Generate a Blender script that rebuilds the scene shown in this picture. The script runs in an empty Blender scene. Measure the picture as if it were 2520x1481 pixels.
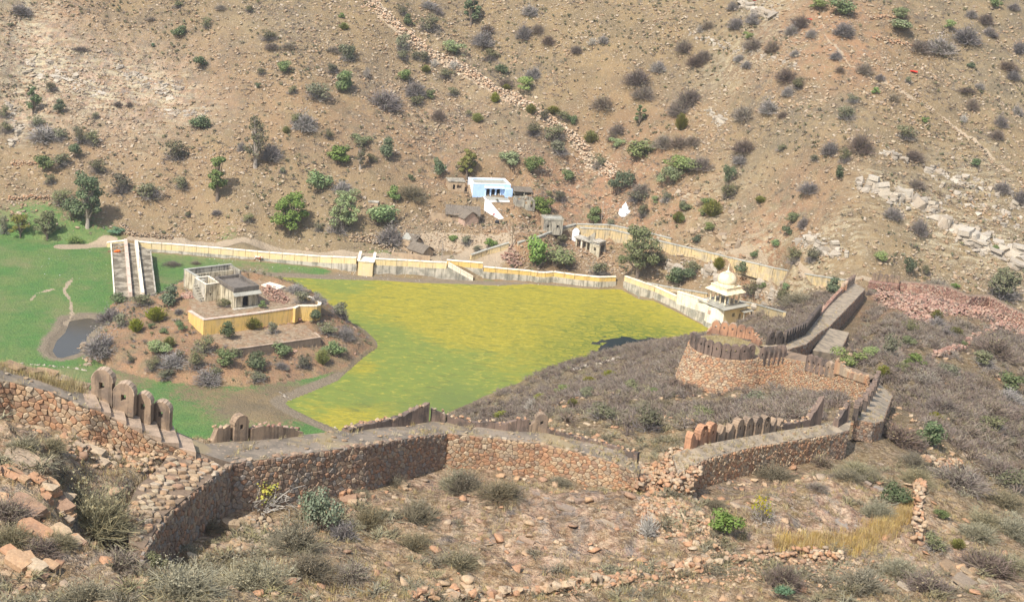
import bpy, bmesh, math, random
import numpy as np
from mathutils import Vector, Matrix, noise as mnoise

sc = bpy.context.scene
col = sc.collection
rnd = random.Random(7)
R_ = math.radians

# ------------------------------------------------------------------ camera
CAMZ = 115.0
PITCH, ROLL = R_(17.5), R_(5.3)
LENS = 54.5
FD = LENS / 36.0 * 2520.0
_F = Vector((0, math.cos(PITCH), -math.sin(PITCH)))
_R0 = Vector((1, 0, 0)); _U0 = Vector((0, math.sin(PITCH), math.cos(PITCH)))
_R = _R0 * math.cos(ROLL) + _U0 * math.sin(ROLL)
_U = -_R0 * math.sin(ROLL) + _U0 * math.cos(ROLL)
cam = bpy.data.cameras.new('camera'); cam.lens = LENS; cam.sensor_width = 36
cam.clip_start = 1; cam.clip_end = 5000
camo = bpy.data.objects.new('camera', cam); col.objects.link(camo)
camo.matrix_world = Matrix(((_R.x, _U.x, -_F.x, 0), (_R.y, _U.y, -_F.y, 0), (_R.z, _U.z, -_F.z, CAMZ), (0, 0, 0, 1)))
sc.camera = camo

# ------------------------------------------------------------------ light
SUN_EL = R_(50); SUN_H = Vector((-0.54, -0.84)).normalized()     # direction to the sun on plan
w = bpy.data.worlds.new('World'); sc.world = w; w.use_nodes = True
nt = w.node_tree; bg = nt.nodes['Background']
sky = nt.nodes.new('ShaderNodeTexSky'); sky.sky_type = 'NISHITA'; sky.sun_disc = False
sky.sun_elevation = SUN_EL; sky.sun_rotation = math.atan2(SUN_H.x, SUN_H.y)
sky.air_density = 1.3; sky.dust_density = 2.5
nt.links.new(sky.outputs[0], bg.inputs[0]); bg.inputs[1].default_value = 0.15
sun = bpy.data.lights.new('sun', 'SUN'); sun.energy = 4.3; sun.angle = R_(0.6); sun.color = (1, 0.955, 0.88)
suno = bpy.data.objects.new('sun', sun); col.objects.link(suno)
sd = Vector((SUN_H.x * math.cos(SUN_EL), SUN_H.y * math.cos(SUN_EL), math.sin(SUN_EL)))
suno.rotation_euler = sd.to_track_quat('Z', 'Y').to_euler(); suno.location = sd * 300
sc.view_settings.view_transform = 'Standard'; sc.view_settings.look = 'None'
sc.view_settings.exposure = 0.5; sc.view_settings.gamma = 1.0

# ------------------------------------------------------------------ pixel <-> place (photo measured on a 2520 x 1481 grid)
def ray(x, y):
    return _F + _R * ((x - 1260) / FD) + _U * (-(y - 740.5) / FD)
def Pz(x, y, z):
    d = ray(x, y); t = (z - CAMZ) / d.z
    return Vector((d.x * t, d.y * t, z))
def Pr(x, y, r):
    d = ray(x, y); t = r / math.hypot(d.x, d.y)
    return Vector((d.x * t, d.y * t, CAMZ + d.z * t))
def Ps(x, y, s):
    d = ray(x, y).normalized()
    return Vector((d.x * s, d.y * s, CAMZ + d.z * s))
def rng(p): return math.hypot(p[0], p[1])
def T(tile, x, y):                                   # tile pixel -> grid pixel
    ox, oy, k = TILES[tile]
    return (ox + x / k) * .61523, (oy + y / k) * .61523
TILES = {1: (0, 0, 1.8), 2: (1350, 0, 1.8), 3: (2696, 0, 1.8), 4: (0, 800, 1.8), 5: (1350, 800, 1.8), 6: (2696, 800, 1.8),
         'n1': (0, 1400, 2.468), 'n2': (0, 1807, 2.468), 'n3': (900, 1550, 2.468), 'n4': (900, 1807, 2.468),
         'n5': (1800, 1550, 2.468), 'n6': (2600, 1550, 2.468), 'n7': (3096, 1500, 1.633), 'n8': (2650, 1000, 2.468),
         'i': (700, 1050, 3.526), 'b': (1650, 650, 3.526), 'c': (2600, 1020, 4.113), 'w': (400, 900, 3.526), 'l': (1800, 850, 3.526)}
for _k, _v in list(TILES.items()):
    pass

# ------------------------------------------------------------------ helpers
def tag(o, label=None, cat=None, group=None, kind=None):
    if label: o['label'] = label
    if cat: o['category'] = cat
    if group: o['group'] = group
    if kind: o['kind'] = kind
    return o
def empty(name, loc=(0, 0, 0), rz=0, label=None, cat=None, group=None):
    o = bpy.data.objects.new(name, None); col.objects.link(o)
    o.location = loc; o.rotation_euler = (0, 0, rz); o.empty_display_size = .5
    return tag(o, label, cat, group, 'thing')
def link(name, me, mats, parent=None, smooth=False):
    o = bpy.data.objects.new(name, me); col.objects.link(o)
    if mats is not None:
        for m in (mats if isinstance(mats, (list, tuple)) else [mats]): me.materials.append(m)
    if parent: o.parent = parent
    if smooth: me.polygons.foreach_set('use_smooth', [True] * len(me.polygons))
    return o
def np_mesh(name, V, F, smooth=False):
    V = np.ascontiguousarray(V, dtype=np.float32); F = np.ascontiguousarray(F, dtype=np.int32)
    me = bpy.data.meshes.new(name); n, k = F.shape
    me.vertices.add(len(V)); me.vertices.foreach_set('co', V.ravel())
    me.loops.add(n * k); me.loops.foreach_set('vertex_index', F.ravel())
    me.polygons.add(n); me.polygons.foreach_set('loop_start', np.arange(0, n * k, k, dtype=np.int32))
    if smooth: me.polygons.foreach_set('use_smooth', np.ones(n, dtype=bool))
    me.update(calc_edges=True)
    return me
class MB:
    """collects vertices / faces / material indices of one mesh"""
    def __init__(s): s.v = []; s.f = []; s.m = []
    def add(s, vs, fs, mi=0):
        o = len(s.v); s.v += [tuple(v) for v in vs]; s.f += [tuple(i + o for i in f) for f in fs]; s.m += [mi] * len(fs)
        return s
    def box(s, x0, x1, y0, y1, z0, z1, mi=0):
        return s.add([(x0, y0, z0), (x1, y0, z0), (x1, y1, z0), (x0, y1, z0), (x0, y0, z1), (x1, y0, z1), (x1, y1, z1), (x0, y1, z1)],
                     [(3, 2, 1, 0), (4, 5, 6, 7), (0, 1, 5, 4), (1, 2, 6, 5), (2, 3, 7, 6), (3, 0, 4, 7)], mi)
    def hexa(s, b, t, mi=0):          # 4 bottom + 4 top points
        return s.add(list(b) + list(t), [(3, 2, 1, 0), (4, 5, 6, 7), (0, 1, 5, 4), (1, 2, 6, 5), (2, 3, 7, 6), (3, 0, 4, 7)], mi)
    def prism(s, poly, z0, z1, mi=0):
        n = len(poly)
        vs = [(p[0], p[1], z0) for p in poly] + [(p[0], p[1], z1) for p in poly]
        return s.add(vs, [tuple(range(n - 1, -1, -1)), tuple(range(n, 2 * n))] + [(i, (i + 1) % n, n + (i + 1) % n, n + i) for i in range(n)], mi)
    def tube(s, pts, rad, n=6, mi=0):
        vs = []; fs = []
        for k, p in enumerate(pts):
            p = Vector(p); q = Vector(pts[min(k + 1, len(pts) - 1)]) - Vector(pts[max(k - 1, 0)])
            q.normalize(); a = q.orthogonal().normalized(); b = q.cross(a)
            r = rad[k] if isinstance(rad, (list, tuple)) else rad
            for i in range(n):
                t = 2 * math.pi * i / n; vs.append(p + a * math.cos(t) * r + b * math.sin(t) * r)
        for k in range(len(pts) - 1):
            for i in range(n): fs.append((k * n + i, k * n + (i + 1) % n, (k + 1) * n + (i + 1) % n, (k + 1) * n + i))
        fs.append(tuple(range(n - 1, -1, -1))); fs.append(tuple((len(pts) - 1) * n + i for i in range(n)))
        return s.add(vs, fs, mi)
    def lathe(s, prof, n=24, c=(0, 0, 0), mi=0, square=None):
        vs = []; fs = []
        for r, z in prof:
            for i in range(n):
                t = 2 * math.pi * i / n; vs.append((c[0] + r * math.cos(t), c[1] + r * math.sin(t), c[2] + z))
        for k in range(len(prof) - 1):
            for i in range(n): fs.append((k * n + i, k * n + (i + 1) % n, (k + 1) * n + (i + 1) % n, (k + 1) * n + i))
        fs.append(tuple(range(n - 1, -1, -1))); fs.append(tuple((len(prof) - 1) * n + i for i in range(n)))
        return s.add(vs, fs, mi)
    def build(s, name, mats, parent=None, smooth=False):
        me = bpy.data.meshes.new(name); me.from_pydata(s.v, [], s.f)
        o = link(name, me, mats, parent, smooth)
        if any(s.m): me.polygons.foreach_set('material_index', s.m)
        me.update()
        return o
def wall_holes(mb, x0, x1, z0, z1, y0, y1, holes, mi=0):
    """a wall slab in the local xz plane between y0 (front) and y1 with real openings; hole = (xa, xb, za, zb, arched)"""
    xs = sorted({x0, x1} | {h[0] for h in holes} | {h[1] for h in holes}); zs = sorted({z0, z1} | {h[2] for h in holes} | {h[3] for h in holes})
    def inh(xa, xb, za, zb):
        mx, mz = (xa + xb) / 2, (za + zb) / 2
        return any(h[0] < mx < h[1] and h[2] < mz < h[3] for h in holes)
    for i in range(len(xs) - 1):
        for j in range(len(zs) - 1):
            if inh(xs[i], xs[i + 1], zs[j], zs[j + 1]): continue
            for y, fl in ((y0, 0), (y1, 1)):
                q = [(xs[i], y, zs[j]), (xs[i + 1], y, zs[j]), (xs[i + 1], y, zs[j + 1]), (xs[i], y, zs[j + 1])]
                mb.add(q, [(3, 2, 1, 0) if fl else (0, 1, 2, 3)], mi)
    def ring(a, b, c, d, inv):
        for p, q in (((a, c), (b, c)), ((b, c), (b, d)), ((b, d), (a, d)), ((a, d), (a, c))):
            f = [(p[0], y0, p[1]), (q[0], y0, q[1]), (q[0], y1, q[1]), (p[0], y1, p[1])]
            mb.add(f, [(0, 1, 2, 3) if inv else (3, 2, 1, 0)], mi)
    ring(x0, x1, z0, z1, False)
    for h in holes:
        ring(h[0], h[1], h[2], h[3], True)
        if len(h) > 4 and h[4]:
            cx = (h[0] + h[1]) / 2; rx = (h[1] - h[0]) / 2; rz = min(rx * 1.1, (h[3] - h[2]) * .45); n = 8
            for sgn in (-1, 1):
                arc = [(cx + sgn * rx * math.cos(t), h[3] - rz + rz * math.sin(t) * .97) for t in [math.pi / 2 * k / n for k in range(n + 1)]]
                poly = [(cx + sgn * rx, h[3])] + arc + [(cx, h[3])]
                m = len(poly); vs = [(p[0], y0 + .01, p[1]) for p in poly] + [(p[0], y1 - .01, p[1]) for p in poly]
                fs = [tuple(range(m)) if sgn < 0 else tuple(range(m - 1, -1, -1))]
                fs += [(i, (i + 1) % m, m + (i + 1) % m, m + i) for i in range(m)]
                mb.add(vs, fs, mi)

# value noise on numpy arrays
def _h(ix, iy, s):
    n = (ix.astype(np.int64) * 374761393 + iy.astype(np.int64) * 668265263 + s * 1442695041) & 0x7fffffff
    n = ((n ^ (n >> 13)) * 1274126177) & 0x7fffffff
    return ((n ^ (n >> 16)) & 0xffff) / 65535.0
def vn(x, y, s=0):
    ix = np.floor(x); iy = np.floor(y); fx = x - ix; fy = y - iy
    fx = fx * fx * fx * (fx * (fx * 6 - 15) + 10); fy = fy * fy * fy * (fy * (fy * 6 - 15) + 10)
    a = _h(ix, iy, s); b = _h(ix + 1, iy, s); c = _h(ix, iy + 1, s); d = _h(ix + 1, iy + 1, s)
    return (a * (1 - fx) + b * fx) * (1 - fy) + (c * (1 - fx) + d * fx) * fy - .5
def fbm(x, y, s=0, o=4):
    r = 0; a = 1
    for k in range(o):
        r = r + a * vn(x * 2 ** k, y * 2 ** k, s + k * 17); a *= .5
    return r
def sstep(a, b, x):
    t = np.clip((x - a) / (b - a), 0, 1); return t * t * (3 - 2 * t)
def poly_sd(poly, X, Y):
    """signed distance to polygon, negative inside"""
    P = np.array([(p[0], p[1]) for p in poly]); n = len(P)
    d = np.full(X.shape, 1e9); ins = np.zeros(X.shape, bool)
    for i in range(n):
        a = P[i]; b = P[(i + 1) % n]; e = b - a
        wx = X - a[0]; wy = Y - a[1]
        t = np.clip((wx * e[0] + wy * e[1]) / (e @ e + 1e-9), 0, 1)
        d = np.minimum(d, np.hypot(wx - e[0] * t, wy - e[1] * t))
        c = ((a[1] > Y) != (b[1] > Y))
        with np.errstate(divide='ignore', invalid='ignore'):
            xi = (b[0] - a[0]) * (Y - a[1]) / (b[1] - a[1] + 1e-12) + a[0]
        ins ^= c & (X < xi)
    return np.where(ins, -d, d)
# ------------------------------------------------------------------ materials
class NT:
    def __init__(s, name, rough=.9, spec=.2):
        s.m = bpy.data.materials.new(name); s.m.use_nodes = True
        s.t = s.m.node_tree; s.b = s.t.nodes['Principled BSDF']
        s.b.inputs['Roughness'].default_value = rough; s.b.inputs['Specular IOR Level'].default_value = spec
        s._co = None
    def n(s, ty, **kw):
        o = s.t.nodes.new(ty)
        for k, v in kw.items(): setattr(o, k, v)
        return o
    def put(s, sock, v):
        if isinstance(v, bpy.types.NodeSocket): s.t.links.new(v, sock)
        elif isinstance(v, (tuple, list)) and len(v) == 3 and sock.type == 'RGBA': sock.default_value = (*v, 1)
        else: sock.default_value = v
    def co(s, kind='Object'):
        if s._co is None: s._co = s.n('ShaderNodeTexCoord')
        return s._co.outputs[kind]
    def pos(s):
        return s.n('ShaderNodeNewGeometry').outputs['Position']
    def noise(s, scale, detail=3, rough=.6, vec=None, dist=0):
        o = s.n('ShaderNodeTexNoise'); s.put(o.inputs['Vector'], vec or s.co())
        o.inputs['Scale'].default_value = scale; o.inputs['Detail'].default_value = detail; o.inputs['Roughness'].default_value = rough
        o.inputs['Distortion'].default_value = dist
        return o.outputs['Fac']
    def vor(s, scale, vec=None, feature='F1', rand=1):
        o = s.n('ShaderNodeTexVoronoi', feature=feature); s.put(o.inputs['Vector'], vec or s.co())
        o.inputs['Scale'].default_value = scale; o.inputs['Randomness'].default_value = rand
        return o.outputs
    def math(s, op, a, b=0, c=None, clamp=False):
        o = s.n('ShaderNodeMath', operation=op, use_clamp=clamp); s.put(o.inputs[0], a); s.put(o.inputs[1], b)
        if c is not None: s.put(o.inputs[2], c)
        return o.outputs[0]
    def rng(s, v, a, b, c=0, d=1, smooth=True):
        o = s.n('ShaderNodeMapRange', interpolation_type='SMOOTHSTEP' if smooth else 'LINEAR')
        for i, x in enumerate((v, a, b, c, d)): s.put(o.inputs[i], x)
        return o.outputs[0]
    def mix(s, f, a, b, mode='MIX'):
        o = s.n('ShaderNodeMix', data_type='RGBA', blend_type=mode); s.put(o.inputs['Factor'], f)
        s.put(o.inputs['A'] if False else o.inputs[6], a); s.put(o.inputs[7], b)
        return o.outputs[2]
    def ramp(s, f, stops, const=False):
        o = s.n('ShaderNodeValToRGB'); r = o.color_ramp; r.interpolation = 'CONSTANT' if const else 'LINEAR'
        while len(r.elements) < len(stops): r.elements.new(.5)
        for e, (p, c) in zip(r.elements, stops): e.position = p; e.color = (*c, 1)
        s.put(o.inputs[0], f); return o.outputs[0]
    def attr(s, name):
        return s.n('ShaderNodeAttribute', attribute_name=name).outputs['Fac']
    def rand(s):
        a = s.n('ShaderNodeObjectInfo').outputs['Random']; b = s.n('ShaderNodeNewGeometry').outputs['Random Per Island']
        return s.math('FRACT', s.math('ADD', a, b))
    def bump(s, h, strength=.5, dist=.1):
        o = s.n('ShaderNodeBump'); o.inputs['Strength'].default_value = strength; o.inputs['Distance'].default_value = dist
        s.put(o.inputs['Height'], h); s.t.links.new(o.outputs[0], s.b.inputs['Normal'])
    def mapping(s, scale, vec=None, rot=(0, 0, 0)):
        o = s.n('ShaderNodeMapping'); o.inputs['Scale'].default_value = scale; o.inputs['Rotation'].default_value = rot
        s.put(o.inputs['Vector'], vec or s.co()); return o.outputs[0]
    def out(s, c, rough=None):
        s.put(s.b.inputs['Base Color'], c)
        if rough is not None: s.put(s.b.inputs['Roughness'], rough)
        return s.m

def sx(r, g, b):                                     # sRGB 0-255 -> linear
    return tuple((c / 12.92 if c <= .04045 else ((c + .055) / 1.055) ** 2.4) for c in (r / 255, g / 255, b / 255))

def stone_mat(name, pal, rough=.92):
    s = NT(name, rough); p = s.pos()
    c = s.ramp(s.rand(), [(i / len(pal), x) for i, x in enumerate(pal)], True)
    n = s.noise(6, 4, .7, p); c = s.mix(s.rng(n, .3, .65, 0, .5), c, s.mix(1, c, (.5, .45, .43), 'MULTIPLY'))
    c = s.mix(s.rng(s.noise(2.3, 5, .75, s.mapping((1, .5, 1), p, (.4, .2, .6))), .5, .7, 0, .5), c, s.mix(1, c, (1.35, 1.25, 1.1), 'MULTIPLY'))
    n2 = s.noise(1.3, 3, .6, p); c = s.mix(s.rng(n2, .55, .75, 0, .35), c, (.10, .085, .075))
    s.bump(s.noise(9, 5, .7, p), .6, .05)
    return s.out(c)
def plaster(name, base, stain, amount=.5, streak=.5, spots=None, rough=.9, scale=1.0):
    s = NT(name, rough); p = s.pos()
    n = s.noise(.55 * scale, 5, .65, p)
    c = s.mix(s.rng(n, .55 - .16 * amount, .69 - .12 * amount, 0, .92), base, stain)
    st = s.noise(1.0, 4, .7, s.mapping((2.6 * scale, 2.6 * scale, .22 * scale), p))
    c = s.mix(s.math('MULTIPLY', s.rng(st, .48, .63), streak), c, tuple(x * .35 for x in stain))
    if spots: c = s.mix(s.rng(s.noise(2.2 * scale, 4, .7, p), .6, .68), c, spots)
    c = s.mix(.25, c, s.mix(s.noise(12, 3, .6, p), (0.0, 0, 0), (1, 1, 1)), 'OVERLAY')
    s.bump(s.noise(5, 5, .7, p), .5, .04)
    return s.out(c)
def leaf_mat(name, a, b, c2=None, trans=.15):
    s = NT(name, .75, .15)
    isl = s.n('ShaderNodeNewGeometry').outputs['Random Per Island']; ob = s.n('ShaderNodeObjectInfo').outputs['Random']
    c = s.mix(isl, a, b)
    if c2: c = s.mix(s.rng(isl, .8, .85), c, c2)
    hsv = s.n('ShaderNodeHueSaturation'); s.put(hsv.inputs['Color'], c)
    s.put(hsv.inputs['Hue'], s.math('ADD', .485, s.math('MULTIPLY', ob, .03))); s.put(hsv.inputs['Value'], s.math('ADD', .75, s.math('MULTIPLY', ob, .55)))
    s.put(hsv.inputs['Saturation'], s.math('ADD', .8, s.math('MULTIPLY', s.math('FRACT', s.math('MULTIPLY', ob, 7.3)), .35)))
    s.put(s.b.inputs['Base Color'], hsv.outputs[0])
    if trans:
        t = s.n('ShaderNodeBsdfTranslucent'); s.put(t.inputs[0], hsv.outputs[0]); m = s.n('ShaderNodeMixShader'); m.inputs[0].default_value = trans
        s.t.links.new(s.b.outputs[0], m.inputs[1]); s.t.links.new(t.outputs[0], m.inputs[2])
        s.t.links.new(m.outputs[0], s.t.nodes['Material Output'].inputs[0])
    return s.m

M = {}
M['stone_brown'] = stone_mat('stone_brown', [(.35, .235, .155), (.29, .21, .155), (.38, .265, .18), (.31, .265, .22), (.26, .175, .125), (.38, .225, .14), (.30, .235, .18), (.39, .30, .21)])
M['stone_orange'] = stone_mat('stone_orange', [(.45, .295, .175), (.42, .245, .145), (.47, .345, .22), (.37, .285, .20), (.45, .26, .15), (.34, .22, .145), (.48, .375, .255), (.43, .30, .19)])
M['stone_red'] = stone_mat('stone_red', [(.37, .215, .155), (.32, .185, .14), (.42, .27, .20), (.40, .295, .225), (.29, .17, .13), (.43, .29, .21)])
M['stone_ridge'] = stone_mat('stone_ridge', [(.54, .41, .28), (.58, .47, .34), (.50, .34, .22), (.60, .50, .38), (.55, .38, .25)])
M['stone_pale'] = stone_mat('stone_pale', [(.37, .275, .175), (.41, .335, .23), (.32, .225, .14), (.43, .355, .265), (.36, .245, .15), (.30, .235, .17), (.39, .295, .195)])
M['stone_white'] = stone_mat('stone_white', [(.45, .395, .31), (.41, .36, .29), (.38, .32, .245), (.48, .43, .35), (.33, .29, .235)])
M['mortar'] = plaster('mortar', (.205, .155, .112), (.13, .10, .075), .5, .3)
M['mortar_orange'] = plaster('mortar_orange', (.24, .17, .115), (.15, .11, .078), .5, .3)
M['merlon'] = plaster('merlon', (.30, .215, .145), (.17, .13, .10), .6, .5, (.26, .17, .11))
M['merlon_orange'] = plaster('merlon_orange', (.42, .225, .13), (.26, .15, .10), .5, .4, (.40, .27, .17))
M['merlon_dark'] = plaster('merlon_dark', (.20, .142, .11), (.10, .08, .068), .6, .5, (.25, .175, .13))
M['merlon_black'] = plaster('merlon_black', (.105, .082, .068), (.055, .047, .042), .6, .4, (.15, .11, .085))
M['coping'] = plaster('coping', (.42, .31, .22), (.25, .19, .14), .5, .2)
M['yellow'] = plaster('yellow', (.68, .53, .28), (.62, .50, .32), .5, .25, (.70, .60, .42), scale=.7)
M['yellow_deep'] = plaster('yellow_deep', (.66, .45, .15), (.58, .40, .17), .45, .4, (.60, .47, .25))
M['yellow_old'] = plaster('yellow_old', (.58, .44, .23), (.42, .35, .24), .6, .6, (.56, .47, .31))
M['lime_white'] = plaster('lime_white', (.76, .68, .54), (.58, .50, .38), .5, .3)
M['lime_pink'] = plaster('lime_pink', (.60, .47, .38), (.48, .36, .27), .5, .3)
M['lime_grey'] = plaster('lime_grey', (.48, .43, .35), (.25, .235, .19), .7, .6, (.36, .36, .32), scale=.7)
M['white'] = plaster('white', (.80, .82, .84), (.70, .73, .78), .3, .12)
M['blue'] = plaster('blue', (.45, .62, .87), (.39, .56, .82), .4, .1)
M['blue_pale'] = plaster('blue_pale', (.58, .72, .90), (.48, .62, .84), .4, .1)
M['cream'] = plaster('cream', (.52, .46, .33), (.30, .25, .17), .55, .8, (.50, .40, .26))
M['cream_clean'] = plaster('cream_clean', (.72, .60, .34), (.66, .56, .36), .4, .15)
M['dome'] = plaster('dome', (.74, .64, .44), (.56, .44, .27), .4, .35)
M['slate'] = plaster('slate', (.17, .145, .12), (.09, .08, .07), .5, .2, (.26, .22, .17))
M['slab_grey'] = plaster('slab_grey', (.36, .345, .29), (.27, .26, .22), .5, .2)
M['concrete'] = plaster('concrete', (.40, .36, .28), (.22, .20, .17), .6, .8)
M['mud_pink'] = plaster('mud_pink', (.48, .33, .25), (.38, .27, .20), .5, .3)
M['mud'] = plaster('mud', (.42, .31, .20), (.30, .22, .15), .5, .3)
M['deck'] = plaster('deck', (.33, .285, .215), (.12, .10, .07), 1.0, .25, (.075, .055, .04), scale=.8)
M['walk'] = None
def walk():
    s = NT('walkway'); p = s.pos()
    c = s.mix(s.rng(s.noise(.6, 6, .75, p), .38, .62), (.16, .134, .105), (.26, .21, .158))
    c = s.mix(s.rng(s.noise(.35, 4, .6, s.mapping((1, 1, 1), p, (0, 0, .7))), .50, .62, 0, .85), c, (.29, .225, .13))
    v = s.vor(2.2, p); c = s.mix(s.math('MULTIPLY', s.rng(v['Distance'], .16, .26, 1, 0), s.rng(v['Color'], .5, .6)), c, (.40, .30, .215))
    c = s.mix(.2, c, s.mix(s.noise(14, 2, .6, p), (0, 0, 0), (1, 1, 1)), 'OVERLAY')
    s.bump(s.noise(6, 5, .7, p), .5, .06); return s.out(c)
M['walk'] = walk()
M['walk_tan'] = stone_mat('walk_tan', [(.36, .28, .19)]); M['walk_tan'] = plaster('walkway_tan', (.36, .285, .20), (.20, .165, .125), .7, 0, (.42, .34, .24), scale=1.3)
def thatch():
    s = NT('thatch'); n = s.noise(1, 5, .75, s.mapping((9, .7, .7)))
    c = s.mix(s.rng(n, .3, .7), (.085, .068, .052), (.235, .195, .15)); s.bump(n, .7, .08); return s.out(c)
M['thatch'] = thatch()
M['dark'] = NT('interior_shade').out((.05, .04, .032)); M['dark'].name = 'interior_shade'  # near-black colour painted as indoor shade behind the doorway and arches
def wood():
    s = NT('wood'); return s.out(s.mix(s.noise(1, 4, .6, s.mapping((8, 8, .6))), (.13, .095, .065), (.26, .2, .14)))
M['wood'] = wood()
M['orange_cloth'] = plaster('orange_cloth', (.75, .16, .03), (.62, .10, .02), .4, 0)
M['red_paint'] = plaster('red_paint', (.62, .06, .035), (.5, .05, .03), .4, 0)
M['black'] = NT('black', .4, .4).out((.02, .02, .022))
M['litter'] = NT('litter', .6).out((.75, .76, .78))
M['mud_heap'] = plaster('dung_heap', (.24, .16, .08), (.15, .10, .055), .6, 0)
M['green_l'] = leaf_mat('leaf_green', (.115, .17, .05), (.205, .265, .09), (.23, .26, .11))
M['acacia_l'] = leaf_mat('leaf_acacia', (.175, .215, .075), (.275, .315, .13), (.21, .20, .11))
M['dark_l'] = leaf_mat('leaf_dark', (.075, .105, .05), (.15, .18, .09), (.18, .195, .11))
M['olive_l'] = leaf_mat('leaf_olive', (.125, .13, .065), (.21, .20, .11), (.17, .14, .10))
M['yellow_l'] = leaf_mat('leaf_yellow', (.155, .165, .028), (.26, .25, .05), (.20, .16, .06))
M['silver_l'] = leaf_mat('leaf_silver', (.16, .19, .12), (.25, .28, .185), (.10, .12, .07))
M['gold_l'] = leaf_mat('leaf_gold', (.42, .33, .02), (.34, .34, .03), (.22, .27, .04))
M['blue_l'] = leaf_mat('leaf_blue', (.10, .17, .10), (.16, .24, .15))
M['twig_l'] = leaf_mat('twig_grey', (.175, .15, .14), (.29, .255, .235), (.18, .17, .12), 0)
M['twig_p'] = leaf_mat('twig_purple', (.15, .113, .09), (.235, .185, .15), (.20, .17, .11), 0)
M['twig_o'] = leaf_mat('twig_olive', (.14, .125, .078), (.235, .205, .13), (.27, .22, .13), 0)
M['twig_w'] = leaf_mat('twig_pale', (.30, .27, .23), (.42, .38, .33), None, 0)
M['straw'] = leaf_mat('straw', (.30, .23, .11), (.42, .33, .17), (.24, .21, .10), 0)
M['gold_straw'] = leaf_mat('gold_straw', (.36, .245, .09), (.46, .32, .13), (.30, .22, .09), 0)
M['straw_top'] = plaster('dry_turf', (.27, .22, .11), (.20, .16, .09), .5, 0)
M['bark'] = NT('bark').out((.16, .125, .095)); M['bark_pale'] = NT('bark_pale').out((.34, .29, .24))

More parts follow.
